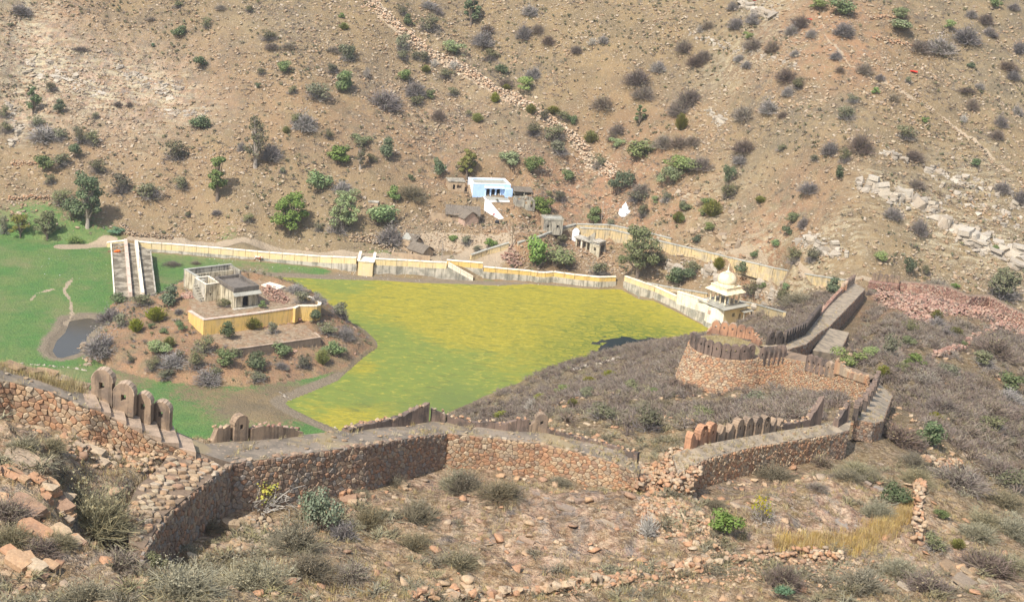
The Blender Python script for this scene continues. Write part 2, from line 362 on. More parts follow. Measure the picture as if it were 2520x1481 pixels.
def ground_mat():
    s = NT('ground_soil', .95, .1); p = s.pos()
    big = s.noise(.022, 3, .6, p); mid = s.noise(.12, 4, .65, p)
    c = s.mix(s.rng(mid, .35, .68), (.258, .185, .098), (.178, .135, .079))
    c = s.mix(s.rng(big, .42, .62, 0, .75), c, s.mix(s.rng(mid, .4, .6), (.245, .19, .11), (.18, .146, .093)))
    red = s.attr('red'); c = s.mix(s.math('MULTIPLY', red, s.rng(s.noise(.25, 4, .6, p), .3, .6)), c, (.335, .185, .105))
    # scrub fuzz: greyed, low dry growth in patches
    fz = s.math('MULTIPLY', s.rng(s.noise(.6, 5, .75, p), .46, .64), s.rng(s.noise(.05, 3, .5, p), .38, .6, .15, .85))
    c = s.mix(s.math('MULTIPLY', fz, s.attr('scrub')), c, (.125, .103, .08))
    # stones
    def stones(scale, dens, cols, seedoff):
        v = s.vor(scale, s.mapping((1, 1, 1), p, (seedoff, seedoff * .5, 0)))
        sep = s.n('ShaderNodeSeparateColor'); s.put(sep.inputs[0], v['Color'])
        rad = s.math('MULTIPLY_ADD', s.math('MULTIPLY', sep.outputs[1], sep.outputs[1]), .34, .10)
        ins = s.math('MULTIPLY', s.math('LESS_THAN', v['Distance'], rad), s.math('GREATER_THAN', sep.outputs[0], 1 - dens))
        return ins, s.ramp(sep.outputs[2], cols, False)
    pal = [(0, (.22, .165, .11)), (.4, (.38, .295, .20)), (.75, (.47, .385, .28)), (1, (.30, .25, .195))]
    st = s.attr('stony')
    i1, c1 = stones(1.05, .34, pal, .3); i2, c2 = stones(2.4, .5, pal, 1.1); i3, c3 = stones(6., .45, pal, 2.1)
    for i, cc in ((i3, c3), (i2, c2), (i1, c1)): c = s.mix(s.math('MULTIPLY', i, st), c, cc)
    # bedrock
    rk = s.math('MULTIPLY', s.attr('rock'), s.rng(s.noise(.45, 5, .7, s.mapping((1, 1, 1), p, (.3, .5, .6))), .38, .55))
    rn = s.noise(.5, 6, .7, s.mapping((1.0, .25, .6), p, (0, 0, .5)))
    c = s.mix(rk, c, s.ramp(rn, [(.3, (.13, .115, .105)), (.44, (.22, .18, .15)), (.52, (.34, .22, .155)), (.6, (.50, .36, .25)), (.7, (.28, .25, .22))]))
    # pale bedded rock showing through on the far slopes
    sa = s.attr('strata'); sn = s.noise(.5, 4, .7, s.mapping((.35, 1.6, 1.6), p, (0, 0, -.45)))
    c = s.mix(s.math('MULTIPLY', sa, s.rng(sn, .44, .6)), c, s.mix(s.rng(s.noise(1.5, 3, .6, p), .4, .6), (.50, .42, .27), (.36, .32, .23)))
    # dry grass
    dg = s.math('MULTIPLY', s.attr('dry'), s.rng(s.noise(.7, 5, .7, p), .36, .6))
    c = s.mix(dg, c, s.mix(s.noise(2.5, 4, .7, p), (.22, .165, .09), (.38, .28, .155)))
    # meadow
    g = s.attr('green'); gn = s.noise(.09, 5, .6, p); gf = s.noise(1.1, 5, .7, p)
    gc = s.mix(s.rng(gn, .35, .65), (.095, .20, .052), (.16, .215, .068))
    gc = s.mix(s.rng(gf, .35, .7, 0, .7), gc, (.075, .14, .05))
    gc = s.mix(s.rng(s.noise(.06, 6, .7, p), .47, .68, 0, .85), gc, (.21, .20, .095))
    c = s.mix(s.rng(s.math('ADD', g, s.math('MULTIPLY', s.math('SUBTRACT', gf, .5), .9)), .35, .62), c, gc)
    mud = s.attr('mud'); mc = s.mix(s.noise(.8, 5, .7, p), (.15, .12, .085), (.30, .24, .165))
    c = s.mix(s.rng(s.math('ADD', mud, s.math('MULTIPLY', s.math('SUBTRACT', gf, .5), .8)), .35, .65), c, mc)
    fgd = s.attr('fore'); fn = s.noise(1.3, 5, .8, p); c = s.mix(s.math('MULTIPLY', fgd, s.rng(fn, .44, .6)), c, s.mix(1, c, (.55, .5, .46), 'MULTIPLY')); c = s.mix(s.math('MULTIPLY', fgd, s.rng(s.noise(3.1, 4, .75, p), .54, .62, 0, .5)), c, (.43, .33, .23))
    pa = s.attr('path'); c = s.mix(s.rng(s.math('ADD', pa, s.math('MULTIPLY', s.math('SUBTRACT', gf, .5), .6)), .4, .6), c, s.mix(s.noise(1.5, 4, .6, p), (.34, .26, .175), (.42, .335, .235)))
    c = s.mix(.3, c, s.mix(s.noise(7, 3, .7, p), (0, 0, 0), (1, 1, 1)), 'OVERLAY')
    h = s.math('ADD', s.math('MULTIPLY', i1, .8), s.math('MULTIPLY', s.noise(2.0, 3, .75, p), 1.2))
    s.bump(h, 1.0, .45)
    return s.out(c)
M['ground'] = ground_mat()
def algae():
    s = NT('algae_water', .55, .3); p = s.pos()
    wp = s.mapping((.55, 1.3, 1), p, (0, 0, .25))
    thick = s.attr('algae'); deep = s.attr('deep')
    n1 = s.noise(.06, 5, .6, wp); n2 = s.noise(.45, 5, .7, wp, .5); n3 = s.noise(1.8, 4, .7, wp)
    yel = s.mix(s.rng(s.noise(1.1, 5, .75, wp, .6), .36, .62), (.345, .28, .022), (.22, .205, .026))
    grn = s.mix(n2, (.125, .175, .034), (.185, .215, .036))
    f = s.rng(s.math('ADD', thick, s.math('ADD', s.math('MULTIPLY', s.math('SUBTRACT', n1, .5), .7), s.math('MULTIPLY', s.math('SUBTRACT', n2, .5), .8))), .3, .62)
    c = s.mix(f, grn, yel)
    # drifting dark cracks between mats
    cr = s.noise(.5, 6, .8, s.mapping((.35, 1.6, 1), p, (0, 0, .25)), 1.0)
    c = s.mix(s.math('MULTIPLY', s.rng(cr, .535, .60), .8), c, (.11, .125, .026))
    c = s.mix(s.rng(n3, .53, .60, 0, .6), c, (.185, .18, .028))
    c = s.mix(s.rng(s.noise(.9, 4, .7, wp, .8), .56, .62, 0, .6), c, (.40, .34, .05))
    # floating mats broken into pads near the open water
    v = s.vor(.32, s.mapping((.6, 1.2, 1), p, (0, 0, .25)), 'DISTANCE_TO_EDGE')['Distance']; vf = s.vor(.9, s.mapping((.6, 1.2, 1), p, (0, 0, .25)), 'DISTANCE_TO_EDGE')['Distance']
    gap = s.math('MAXIMUM', s.rng(v, .03, .10, 1, 0), s.rng(vf, .04, .12, 1, 0)); pads = s.attr('pads')
    gap = s.math('MULTIPLY', gap, s.rng(s.math('ADD', pads, s.math('MULTIPLY', s.math('SUBTRACT', n2, .5), 1.0)), .3, .8))
    c = s.mix(gap, c, (.11, .14, .018))
    dk = s.rng(s.math('ADD', deep, s.math('ADD', s.math('MULTIPLY', s.math('SUBTRACT', n1, .5), .35), s.math('MULTIPLY', s.math('SUBTRACT', n2, .5), .35))), .3, .75)
    c = s.mix(dk, c, s.mix(n1, (.085, .125, .035), (.12, .155, .04)))
    op = s.attr('open'); o = s.math('GREATER_THAN', s.math('ADD', op, s.math('MULTIPLY', s.math('SUBTRACT', s.vor(.32, s.mapping((.6, 1.2, 1), p, (0, 0, .25)))['Color'], .5), .35)), .55)
    c = s.mix(o, c, (.018, .028, .035))
    s.bump(s.math('MULTIPLY', n3, s.math('SUBTRACT', 1, o)), .25, .05)
    return s.out(c, s.rng(o, 0, 1, .65, .12))
M['algae'] = algae()
def pondm():
    s = NT('pond_water', .08, .5); return s.out(s.mix(s.noise(.3, 4), (.05, .042, .03), (.075, .065, .045)))
M['pond'] = pondm()
# ------------------------------------------------------------------ terrain
# far lake wall: (x, y of its foot, z of the foot, y of its top)
LAKE_WALL = [(333, 618, .6, 593), (372, 621, .6, 597), (422, 625, .6, 600), (543, 636, .6, 610), (663, 646, .6, 621), (786, 658, .6, 630), (875, 672, .5, 633.5)]
LAKE_WALL2 = [(921, 676, .5, 636), (1000, 678, .5, 640), (1063, 682, .5, 644)]
LAKE_WALL3 = [(1188, 689, .3, 656), (1304, 696, .1, 666), (1320, 699, 0, 669), (1340, 700.5, 0, 670), (1360, 700, 0, 668), (1411, 705, 0, 675), (1473, 711, 0, 681), (1514, 709, 0, 680)]
LAKE_WALL4 = [(1533, 712, 0, 678), (1572, 735, 0, 692), (1608, 738, 0, 704), (1661, 763, 0, 728), (1731, 800, 0, 752)]
def wall_pts(L):
    out = []
    for x, y, z, ty in L:
        b = Pz(x, y, z); t = Pr(x + (y - ty) * .12, ty, rng(b)); out.append((b, t.z))
    return out
CP = []
def cz(x, y, z): p = Pz(x, y, z); CP.append(p); return p
def cs(x, y, s, dz=0): p = Ps(x, y, s); p.z += dz; CP.append(p); return p
def cr(x, y, r, z): p = Pr(x, y, r); p.z = z; CP.append(p); return p
for L in (LAKE_WALL, LAKE_WALL2, LAKE_WALL3, LAKE_WALL4):
    for b, zt in wall_pts(L):
        for k, dz in ((1.2, -.9), (6, -.7)):
            q = b * ((rng(b) + k) / rng(b)); q.z = zt + dz; CP.append(q)
def hill(x, y, z0, s, ups):
    b = Pz(x, y, z0); CP.append(b); r0 = rng(b)
    for u in ups:
        ux, uy = (x, u) if not isinstance(u, tuple) else u
        d = ray(ux, uy); td = -d.z / math.hypot(d.x, d.y)
        r = (CAMZ - z0 + s * r0) / (s + td); CP.append(Pr(ux, uy, r))
hill(-150, 560, 1, .5, [400, 200, 0, -200])
hill(0, 577, 1, .5, [420, 260, 100, 0, -200])
hill(300, 580, 2.5, .5, [(310, 450), (320, 250), (330, 60), (330, -200)])
hill(600, 596, 4.5, .5, [(610, 450), (620, 250), (640, 60), (640, -200)])
hill(880, 612, 5, .48, [(890, 480), (900, 300), (905, 120), (905, -30)])
hill(1110, 612, 5.5, .42, [(1110, 520), (1100, 400), (1100, 260), (1110, 170)])
hill(1300, 600, 7.5, .42, [(1300, 480), (1300, 380), (1300, 290)])
hill(1420, 556, 9.5, .42, [(1440, 470), (1450, 390)])
hill(1600, 588, 11.3, .5, [(1600, 470), (1560, 330), (1480, 220), (1380, 130), (1250, 20), (1250, -200)])
hill(1800, 636, 14.5, .5, [(1800, 480), (1780, 300), (1750, 120), (1740, 0), (1740, -200)])
hill(2080, 680, 20.5, .5, [(2080, 520), (2060, 330), (2040, 150), (2040, 0), (2040, -200)])
hill(2300, 690, 20, .5, [(2300, 560), (2300, 380), (2300, 180), (2300, 0), (2300, -200)])
hill(2520, 725, 18, .5, [(2520, 600), (2520, 400), (2520, 200), (2520, 0), (2520, -200)])
hill(2750, 740, 17, .5, [(2750, 400), (2750, 0)])
for x, y, z in ((1420, 560, 9), (1500, 564, 10), (1600, 592, 10.8), (1700, 617, 11.5), (1800, 642, 13.5), (1900, 667, 15.5), (2000, 687, 17.5), (2080, 699, 19),
                (1450, 640, 4.5), (1570, 655, 5.5), (1670, 690, 6), (1750, 690, 7.5), (1850, 715, 8.5), (1930, 745, 11.5), (1830, 800, 5), (1650, 710, 5)): cz(x, y, z)
# near ridge (walkway level, ground sits below it)
RIDGE = [(-60, 930, 100.5), (0, 950, 99.5), (250, 990, 100.5), (470, 1105, 104), (800, 1080, 112), (1090, 1050, 123), (1350, 1075, 127), (1570, 1150, 123), (1610, 1180, 122),
         (1720, 1100, 127), (1850, 1080, 137), (2080, 1045, 149), (2140, 1020, 158), (2190, 955, 173), (2120, 930, 190), (1990, 900, 201), (1790, 853, 214), (1900, 850, 218),
         (2010, 790, 257), (2060, 740, 297), (2110, 705, 330), (2150, 690, 352)]
for x, y, s in RIDGE: cs(x, y, s, -2.6)
FG = [(0, 1062, 95.5), (200, 1105, 97), (400, 1150, 98), (330, 1190, 94.5), (400, 1250, 95), (450, 1200, 98.5), (350, 1340, 86.5), (0, 1280, 85), (0, 1481, 75), (300, 1481, 77), (370, 1400, 81.5), (520, 1310, 97),
      (590, 1262, 103), (500, 1400, 89), (700, 1481, 84), (700, 1330, 96), (840, 1228, 111), (1100, 1150, 121.5), (1100, 1300, 108), (1100, 1481, 95), (1330, 1180, 122), (1560, 1200, 119.5),
      (1500, 1350, 106), (1500, 1481, 97), (1670, 1217, 121), (1820, 1180, 130), (1950, 1150, 138.5), (2060, 1142, 144), (1900, 1300, 119), (2100, 1290, 126), (2000, 1481, 106),
      (2300, 1400, 122), (2520, 1481, 118), (2250, 1200, 141), (2520, 1250, 165), (2400, 1100, 186), (2520, 1000, 236), (2300, 1000, 196), (2300, 850, 258), (2520, 850, 295),
      (2150, 850, 243), (2250, 760, 305), (2520, 780, 342), (1700, 1040, 177), (1950, 1000, 187), (2060, 985, 183), (1600, 1130, 152), (1450, 1060, 192), (1300, 1010, 242), (1450, 940, 292),
      (1650, 960, 236), (1680, 945, 220), (1800, 945, 207), (1900, 940, 203), (1600, 900, 292), (1690, 860, 302), (1900, 790, 322), (2000, 730, 347), (2080, 860, 222), (2000, 850, 233), (2100, 800, 262),
      (2200, 1080, 166), (2180, 1140, 150), (-150, 1200, 88), (2700, 1300, 170), (2700, 1000, 260)]
for a in FG: cs(*a)
for x in (-100, 200, 500, 800, 1050):
    for r, z in ((128, 58), (155, 40), (190, 18), (226, 1.5)): cr(x, 900, r, z)
for x in (-200, 300, 800, 1300, 1800, 2300, 2750):
    cr(x, 1400, 32, 93); cr(x, 1400, 55, 84 if x < 1000 else 82)
for x, r, z in ((1300, 160, 50), (1300, 200, 34), (1200, 140, 56)): cr(x, 900, r, z)

C = np.array([(p.x, p.y, p.z) for p in CP])
# drop near-duplicates
keep = []
for i in range(len(C)):
    if all(np.hypot(*(C[i, :2] - C[j, :2])) > 2.0 for j in keep): keep.append(i)
C = C[keep]
def tps_fit(C, lam=.02):
    X = C[:, :2] / 100.; n = len(X)
    D2 = ((X[:, None] - X[None]) ** 2).sum(-1); K = D2 * np.log(D2 + 1e-12) * .5
    A = np.zeros((n + 3, n + 3)); A[:n, :n] = K + lam * 1e-3 * np.eye(n); A[:n, n] = 1; A[:n, n + 1:] = X; A[n:, :n] = A[:n, n:].T
    return X, np.linalg.solve(A, np.r_[C[:, 2], 0, 0, 0])
def tps_eval(fit, x, y):
    X, c = fit; sh = x.shape; x = x.ravel() / 100.; y = y.ravel() / 100.; out = c[len(X)] + c[len(X) + 1] * x + c[len(X) + 2] * y
    for i in range(len(X)):
        d = (x - X[i, 0]) ** 2 + (y - X[i, 1]) ** 2; out += c[i] * d * np.log(d + 1e-12) * .5
    return out.reshape(sh)
fit = tps_fit(C)

BASIN = [Pz(x, y, .4) for x, y in [(-300, 560), (0, 581), (150, 598), (265, 603), (333, 617)]] + [b for b, _ in wall_pts(LAKE_WALL[1:])] + [b for b, _ in wall_pts(LAKE_WALL2)] + [Pz(1164, 687, .4)] + \
    [b for b, _ in wall_pts(LAKE_WALL3)] + [b for b, _ in wall_pts(LAKE_WALL4)] + [Pz(x, y, .2) for x, y in
    [(1760, 812), (1730, 826), (1692, 834), (1617, 848), (1520, 872), (1476, 892), (1412, 913), (1330, 938), (1258, 960), (1206, 978), (1150, 992), (1060, 1030), (900, 1085), (700, 1105), (400, 1105), (100, 1050), (-300, 1000)]]
LAKE = [Pz(x, y, 0) for x, y in [(600, 677), (700, 683), (830, 688), (933, 690), (1022, 696), (1138, 699), (1224, 703), (1304, 699), (1360, 703), (1463, 711.5), (1518, 711), (1531, 713), (1572, 736), (1608, 739), (1728, 799), (1764, 812),
    (1730, 830), (1692, 836), (1617, 850), (1520, 875), (1476, 895), (1412, 916), (1330, 941), (1258, 963), (1206, 981), (1150, 995), (1060, 1035), (950, 1062), (840, 1060), (780, 1035), (715, 1003),
    (700, 990), (760, 967), (830, 937), (868, 902), (899, 872), (930, 852), (925, 838), (899, 812), (858, 790), (825, 757), (790, 735), (740, 705), (690, 694), (640, 688)]]
POND = [Pz(x, y, .3) for x, y in [(181, 790), (219, 784), (250, 796), (239, 803), (222, 820), (205, 837), (191, 854), (185, 865), (150, 875), (140, 861), (150, 837), (171, 817)]]
ISLAND = [Pz(x, y, .5) for x, y in [(208, 872), (215, 820), (245, 795), (262, 750), (290, 722), (390, 728), (440, 690), (480, 680), (600, 683), (690, 692), (740, 704), (790, 737), (828, 760), (860, 792), (899, 812), (925, 838), (928, 852),
    (895, 874), (862, 903), (800, 925), (700, 945), (600, 955), (480, 952), (380, 940), (280, 915), (225, 890)]]
TER1 = [Pz(x, y, 8) for x, y in [(463, 764), (501, 786), (726, 757), (788, 750), (790, 742), (752, 724), (700, 700), (620, 684), (500, 690), (470, 705), (455, 735)]]
TER2 = [Pz(x, y, 4.8) for x, y in [(497, 822), (530, 845), (567, 860), (790, 829), (775, 815), (752, 792), (620, 800)]]
IC = [(*Pz(x, y, z),) for x, y, z in [(300, 790, 3.2), (340, 850, 3.2), (420, 880, 3.4), (500, 900, 2.8), (620, 900, 2.2), (700, 890, 2.0), (800, 870, 2.0), (860, 845, 2.2), (840, 810, 3.2), (800, 775, 5), (420, 745, 6.5), (450, 770, 6.4), (430, 820, 4.8),
    (380, 760, 4.5), (320, 750, 3.2), (470, 840, 4.2), (250, 830, 2.6), (250, 870, 2.0), (350, 905, 1.8), (760, 720, 7), (700, 692, 6), (600, 676, 6), (480, 678, 6), (720, 770, 6.3), (650, 780, 5.6)]] + [(p.x, p.y, .35) for p in ISLAND]
ifit = tps_fit(np.array(IC), .05)

NA, = (640,)
AZ = np.radians(np.linspace(-25, 25, NA))
RR = np.concatenate([np.linspace(30, 60, 18, endpoint=False), np.geomspace(60, 150, 300, endpoint=False), np.geomspace(150, 300, 210, endpoint=False), np.geomspace(300, 540, 330, endpoint=False), np.geomspace(540, 1300, 40)])
AA, RG = np.meshgrid(AZ, RR)
GX = np.sin(AA) * RG; GY = np.cos(AA) * RG
rc = np.minimum(RG, 545)
GZ = tps_eval(fit, np.sin(AA) * rc, np.cos(AA) * rc) + np.maximum(RG - 545, 0) * .3
far = sstep(300, 360, RG); near = 1 - sstep(130, 180, RG)
sdB = poly_sd(BASIN, GX, GY)
nz = (fbm(GX / 26, GY / 26, 3, 3) * 2.2 * far * sstep(4, 30, sdB) + fbm(GX / 9, GY / 9, 5, 4) * (.9 * far + .7 * (1 - far)) + fbm(GX / 2.2, GY / 2.2, 9, 3) * .38)
# stepped rock ledges in the foreground (strata dipping to the lower right)
st = (GX * .55 + GY * .83) / 3.4 + fbm(GX / 8, GY / 8, 21, 3) * 1.1
led = (st - np.floor(st)); led = np.where(led < .8, led / .8, (1 - led) / .2) - .5
nz += led * .55 * near + fbm(GX / .9, GY / .9, 31, 2) * .16 * near
# same in the far bands of rock at right
st2 = (GX * .42 + GY * .9) / 9.0 + fbm(GX / 20, GY / 20, 25, 3) * 1.2
led2 = st2 - np.floor(st2); led2 = np.where(led2 < .85, led2 / .85, (1 - led2) / .15) - .5
nz += led2 * .35 * far * sstep(10, 40, sdB)
GZ = GZ + nz * sstep(0, 6, sdB)
sdL = poly_sd(LAKE, GX, GY); sdI = poly_sd(ISLAND, GX, GY); sdP = poly_sd(POND, GX, GY)
flat = np.where(sdL < 0, np.maximum(sdL * .5, -1.6), np.minimum(.08 + sdL * .06, .55)) + fbm(GX / 7, GY / 7, 11, 3) * .12 * sstep(-1, 4, sdL)
flat = np.where(sdP < 2, np.minimum(flat, -.1 + np.clip(sdP, -2, 2) * .25), flat)
iz = tps_eval(ifit, GX, GY) + fbm(GX / 4, GY / 4, 13, 4) * .7
iz = np.where(sdI < 0, np.maximum(iz, .3) * sstep(0, 3, -sdI) + .2, -5)
flat = np.where(sdI < 0, np.maximum(flat, iz), flat)
t1 = poly_sd(TER1, GX, GY); t2 = poly_sd(TER2, GX, GY)
flat = np.where(t2 < 0, 4.8 + fbm(GX / 3, GY / 3, 15, 3) * .06, flat)
flat = np.where(t1 < 0, 8.0 + fbm(GX / 3, GY / 3, 16, 3) * .08, flat)
wB = sstep(-.3, 1.2, sdB)
nearside = GY < 330
wB = np.where(nearside, sstep(-.5, 5, sdB), wB)
GZ = flat * (1 - wB) + np.where(nearside & (sdB < 14), np.maximum(GZ, .1), GZ) * wB

def carve(px, r_in, r_out, low_only=True, soft=0):
    """settle the ground at the foot of built things; px = (Vector) points of a line"""
    global GZ
    best = np.full(GX.shape, 1e9); tz = np.zeros(GX.shape)
    if len(px) == 1: px = [px[0], px[0] + Vector((.01, 0, 0))]
    for a, b in zip(px[:-1], px[1:]):
        e = (b - a); L2 = e.x ** 2 + e.y ** 2 + 1e-9; t = np.clip(((GX - a.x) * e.x + (GY - a.y) * e.y) / L2, 0, 1)
        d = np.hypot(GX - a.x - e.x * t, GY - a.y - e.y * t); m = d < best; best = np.where(m, d, best); tz = np.where(m, a.z + e.z * t, tz)
    k = 1 - sstep(r_in, r_out, best); new = GZ * (1 - k) + tz * k
    GZ = np.minimum(GZ, new) if low_only else new
def PZ(*a): return [Pz(x, y, z) - Vector((0, 0, h)) for x, y, z, h in a]
carve(PZ((1868, 884, 46.4, 3.9), (1929, 878, 47, 3.9), (1992, 893, 48.5, 3.7), (2072, 914, 50.2, 3.5), (2139, 936, 52, 3.2)), 3.5, 11)
_b = Pz(1787, 853, 46.6); carve([Vector((_b.x - 2, _b.y - 2, 41.7)), Vector((_b.x + 3, _b.y - 2, 41.9))], 7, 14)
carve(PZ((1690, 1160, 66.4, 2.1), (1745, 1132, 66, 2.5), (1850, 1106, 64.8, 2.5), (1960, 1088, 63.4, 2.4), (2046, 1074, 62.2, 2.4), (2092, 1066, 61.9, 2.9)), 1.6, 6)
carve(PZ((2150, 1045, 61, 2.0), (2180, 1036, 60.3, 2.0), (2192, 1000, 57.2, 2.0), (2204, 972, 54.6, 2)), 1.5, 6)
carve(PZ((1985, 850, 45, 2.5), (2025, 820, 42, 2.8), (2048, 806, 39.5, 2.6), (2098, 755, 32.5, 3.0), (2134, 714, 25.5, 2.3)), 3, 9)
carve(PZ((1867, 850, 46.4, 1), (1929, 846, 46, 1), (1979, 822, 43.8, 1.2), (2012, 780, 37.5, 1.2), (2054, 735, 30.5, 1.2), (2101.5, 696, 24, 1.2)), 4, 9)
carve(PZ((2090, 822, 38.2, 2.2), (2066, 874, 41, 2.2)), 2, 7)
carve(PZ((328, 1375, 74.0, .2), (312, 1330, 74.2, .1), (308, 1250, 74.4, .1), (330, 1185, 74.6, .1), (375, 1140, 74.0, .1)), 1.0, 5, False)
_dk = [p + Vector((2.0, 0, 0)) for p in PZ((345, 1385, 73.8, 1.2), (356, 1353, 73.7, 2.2), (409, 1271, 73.3, 3.2), (484, 1206, 72.9, 3.4), (530, 1168, 72.7, 3.5), (573, 1139, 72.5, 3.5))]
_dk[-1] = _dk[-1] + Vector((0, -2.0, 0)); carve(_dk, 1.9, 6)
carve([p + Vector((.6, -1.2, 0)) for p in PZ((573, 1139, 72.5, 3.5), (720, 1120, 72, 3.5), (900, 1095, 71, 3.5), (1060, 1070, 69, 3.0), (1100, 1066, 68.5, 2.8))] + [p + Vector((-.4, -1.2, 0)) for p in PZ((1220, 1078, 68, 2.6), (1340, 1092, 67.6, 2.4), (1450, 1118, 67.2, 2.2), (1530, 1143, 66.8, 2.0))], 1.2, 5)
carve([Vector((_p.x, _p.y, .2)) for _p in (Pz(1755, 815, 0), Pz(1785, 800, 0))], 8, 15)
for _x, _y, _r in ((1205, 484, 9), (1190, 555, 6), (1130, 550, 6), (1345, 572, 5), (1440, 610, 6), (1290, 512, 4), (1050, 620, 6)):
    pass

def ground_z(x, y):
    a = math.atan2(x, y); r = math.hypot(x, y)
    fa = min(max((a - AZ[0]) / (AZ[1] - AZ[0]), 0), NA - 1.001); ia = int(fa); ta = fa - ia
    ir = int(min(max(np.searchsorted(RR, r) - 1, 0), len(RR) - 2)); tr = min(max((r - RR[ir]) / (RR[ir + 1] - RR[ir]), 0), 1)
    z = GZ[ir:ir + 2, ia:ia + 2]
    return float((z[0, 0] * (1 - ta) + z[0, 1] * ta) * (1 - tr) + (z[1, 0] * (1 - ta) + z[1, 1] * ta) * tr)
def hit(x, y, rmin=60):
    """first place where the line of sight of a photo pixel meets the ground"""
    d = ray(x, y); a = math.atan2(d.x, d.y); td = -d.z / math.hypot(d.x, d.y)
    fa = min(max((a - AZ[0]) / (AZ[1] - AZ[0]), 0), NA - 1.001); ia = int(fa); ta = fa - ia
    zc = GZ[:, ia] * (1 - ta) + GZ[:, ia + 1] * ta
    diff = zc - (CAMZ - td * RR); diff = np.where(RR < rmin, -1, diff)
    k = np.argmax(diff > 0)
    if diff[k] <= 0: k = len(RR) - 2
    k = max(k, 1); u = diff[k - 1] / (diff[k - 1] - diff[k] + 1e-9); r = RR[k - 1] + (RR[k] - RR[k - 1]) * min(max(u, 0), 1)
    return Vector((math.sin(a) * r, math.cos(a) * r, CAMZ - td * r))
def bumpline(px, amp, rad):
    global GZ
    PP = [hit(x, y) for x, y in px]; best = np.full(GX.shape, 1e9)
    for a, b in zip(PP[:-1], PP[1:]):
        e = b - a; t = np.clip(((GX - a.x) * e.x + (GY - a.y) * e.y) / (e.x ** 2 + e.y ** 2 + 1e-9), 0, 1); best = np.minimum(best, np.hypot(GX - a.x - e.x * t, GY - a.y - e.y * t))
    GZ = GZ + amp * np.exp(-(best / rad) ** 2) * far
bumpline([(895, -30), (1005, 90), (1130, 165), (1270, 250), (1385, 322), (1500, 425)], 2.4, 7)
bumpline([(1120, -20), (1170, 70), (1290, 190), (1420, 290), (1530, 360)], -3.0, 9)
bumpline([(95, -20), (70, 110), (40, 240), (60, 330), (30, 420)], -2.6, 7)
bumpline([(300, 60), (420, 180), (560, 260), (640, 330)], -1.5, 9)
bumpline([(1650, 130), (1760, 260), (1850, 400), (1900, 520)], -2.0, 10)
bumpline([(2100, 200), (2180, 330), (2230, 420)], -1.6, 10)
bumpline([(2350, 120), (2440, 300), (2530, 420)], 2.0, 12)
_q = hit(1200, 500); carve([Vector((_q.x - 3, _q.y, _q.z)), Vector((_q.x + 4, _q.y, _q.z))], 4.5, 9)
_q = hit(1195, 478); carve([Vector((_q.x - 3, _q.y + 2, _q.z)), Vector((_q.x + 5, _q.y + 3, _q.z))], 5, 9)
for _x, _y, _r in ((1130, 550, 5), (1190, 560, 4), (1350, 570, 4), (1440, 620, 4), (1060, 632, 4)):
    _q = hit(_x, _y); carve([Vector((_q.x - 2, _q.y + 1, _q.z)), Vector((_q.x + 3, _q.y + 2, _q.z))], _r, _r + 5)
def mpp(p): return (p - Vector((0, 0, CAMZ))).length / FD     # metres per grid pixel at p
def blob(pts, X=None, Y=None):
    X = GX if X is None else X; Y = GY if Y is None else Y
    out = np.zeros(X.shape)
    for x, y, r, st in pts:
        p = hit(x, y); out = np.maximum(out, st * np.exp(-((X - p.x) ** 2 + (Y - p.y) ** 2) / (r * r)))
    return out
def lines(pls, wd):
    out = np.zeros(GX.shape)
    for pl in pls:
        P = [hit(x, y) for x, y in pl]
        for a, b in zip(P[:-1], P[1:]):
            e = (b - a).xy; wx = GX - a.x; wy = GY - a.y; t = np.clip((wx * e.x + wy * e.y) / (e.length_squared + 1e-9), 0, 1)
            out = np.maximum(out, 1 - sstep(wd * .5, wd * 1.3, np.hypot(wx - e.x * t, wy - e.y * t) + fbm(GX / 3, GY / 3, 41, 2) * .8))
    return out
inB = 1 - sstep(-1, .5, sdB)
attr = {}
green = inB * sstep(1.0, 3.5, sdL) * (sdI > -1.0)
green = np.maximum(green * .95, .9 * blob([(60, 575, 14, 1), (170, 592, 12, .9), (250, 590, 8, .8), (940, 668, 10, 1), (1010, 676, 10, .9), (560, 585, 7, .5), (660, 588, 6, .4)]) )
green = green * (1 - blob([(640, 676, 7, .6), (720, 682, 7, .6), (850, 682, 7, .8), (700, 975, 12, .7), (640, 1000, 14, .8), (560, 985, 12, .6), (300, 935, 10, .6), (500, 965, 12, .6), (850, 668, 5, .9), (960, 690, 8, .8), (1060, 692, 8, .8), (620, 665, 8, .6), (60, 700, 6, .3)])) 
attr['green'] = green
mudv = np.maximum(inB * (1 - sstep(1.5, 4.5, sdL)) * (sdI > 0), 1 - sstep(1, 7, sdP)) * .9
attr['mud'] = np.maximum(mudv, blob([(740, 676, 7, .4), (840, 680, 6, .6), (960, 690, 5, .7), (1080, 696, 6, .8), (150, 800, 6, .5), (1020, 590, 10, .6), (1150, 545, 9, .6), (980, 600, 8, .6)]))
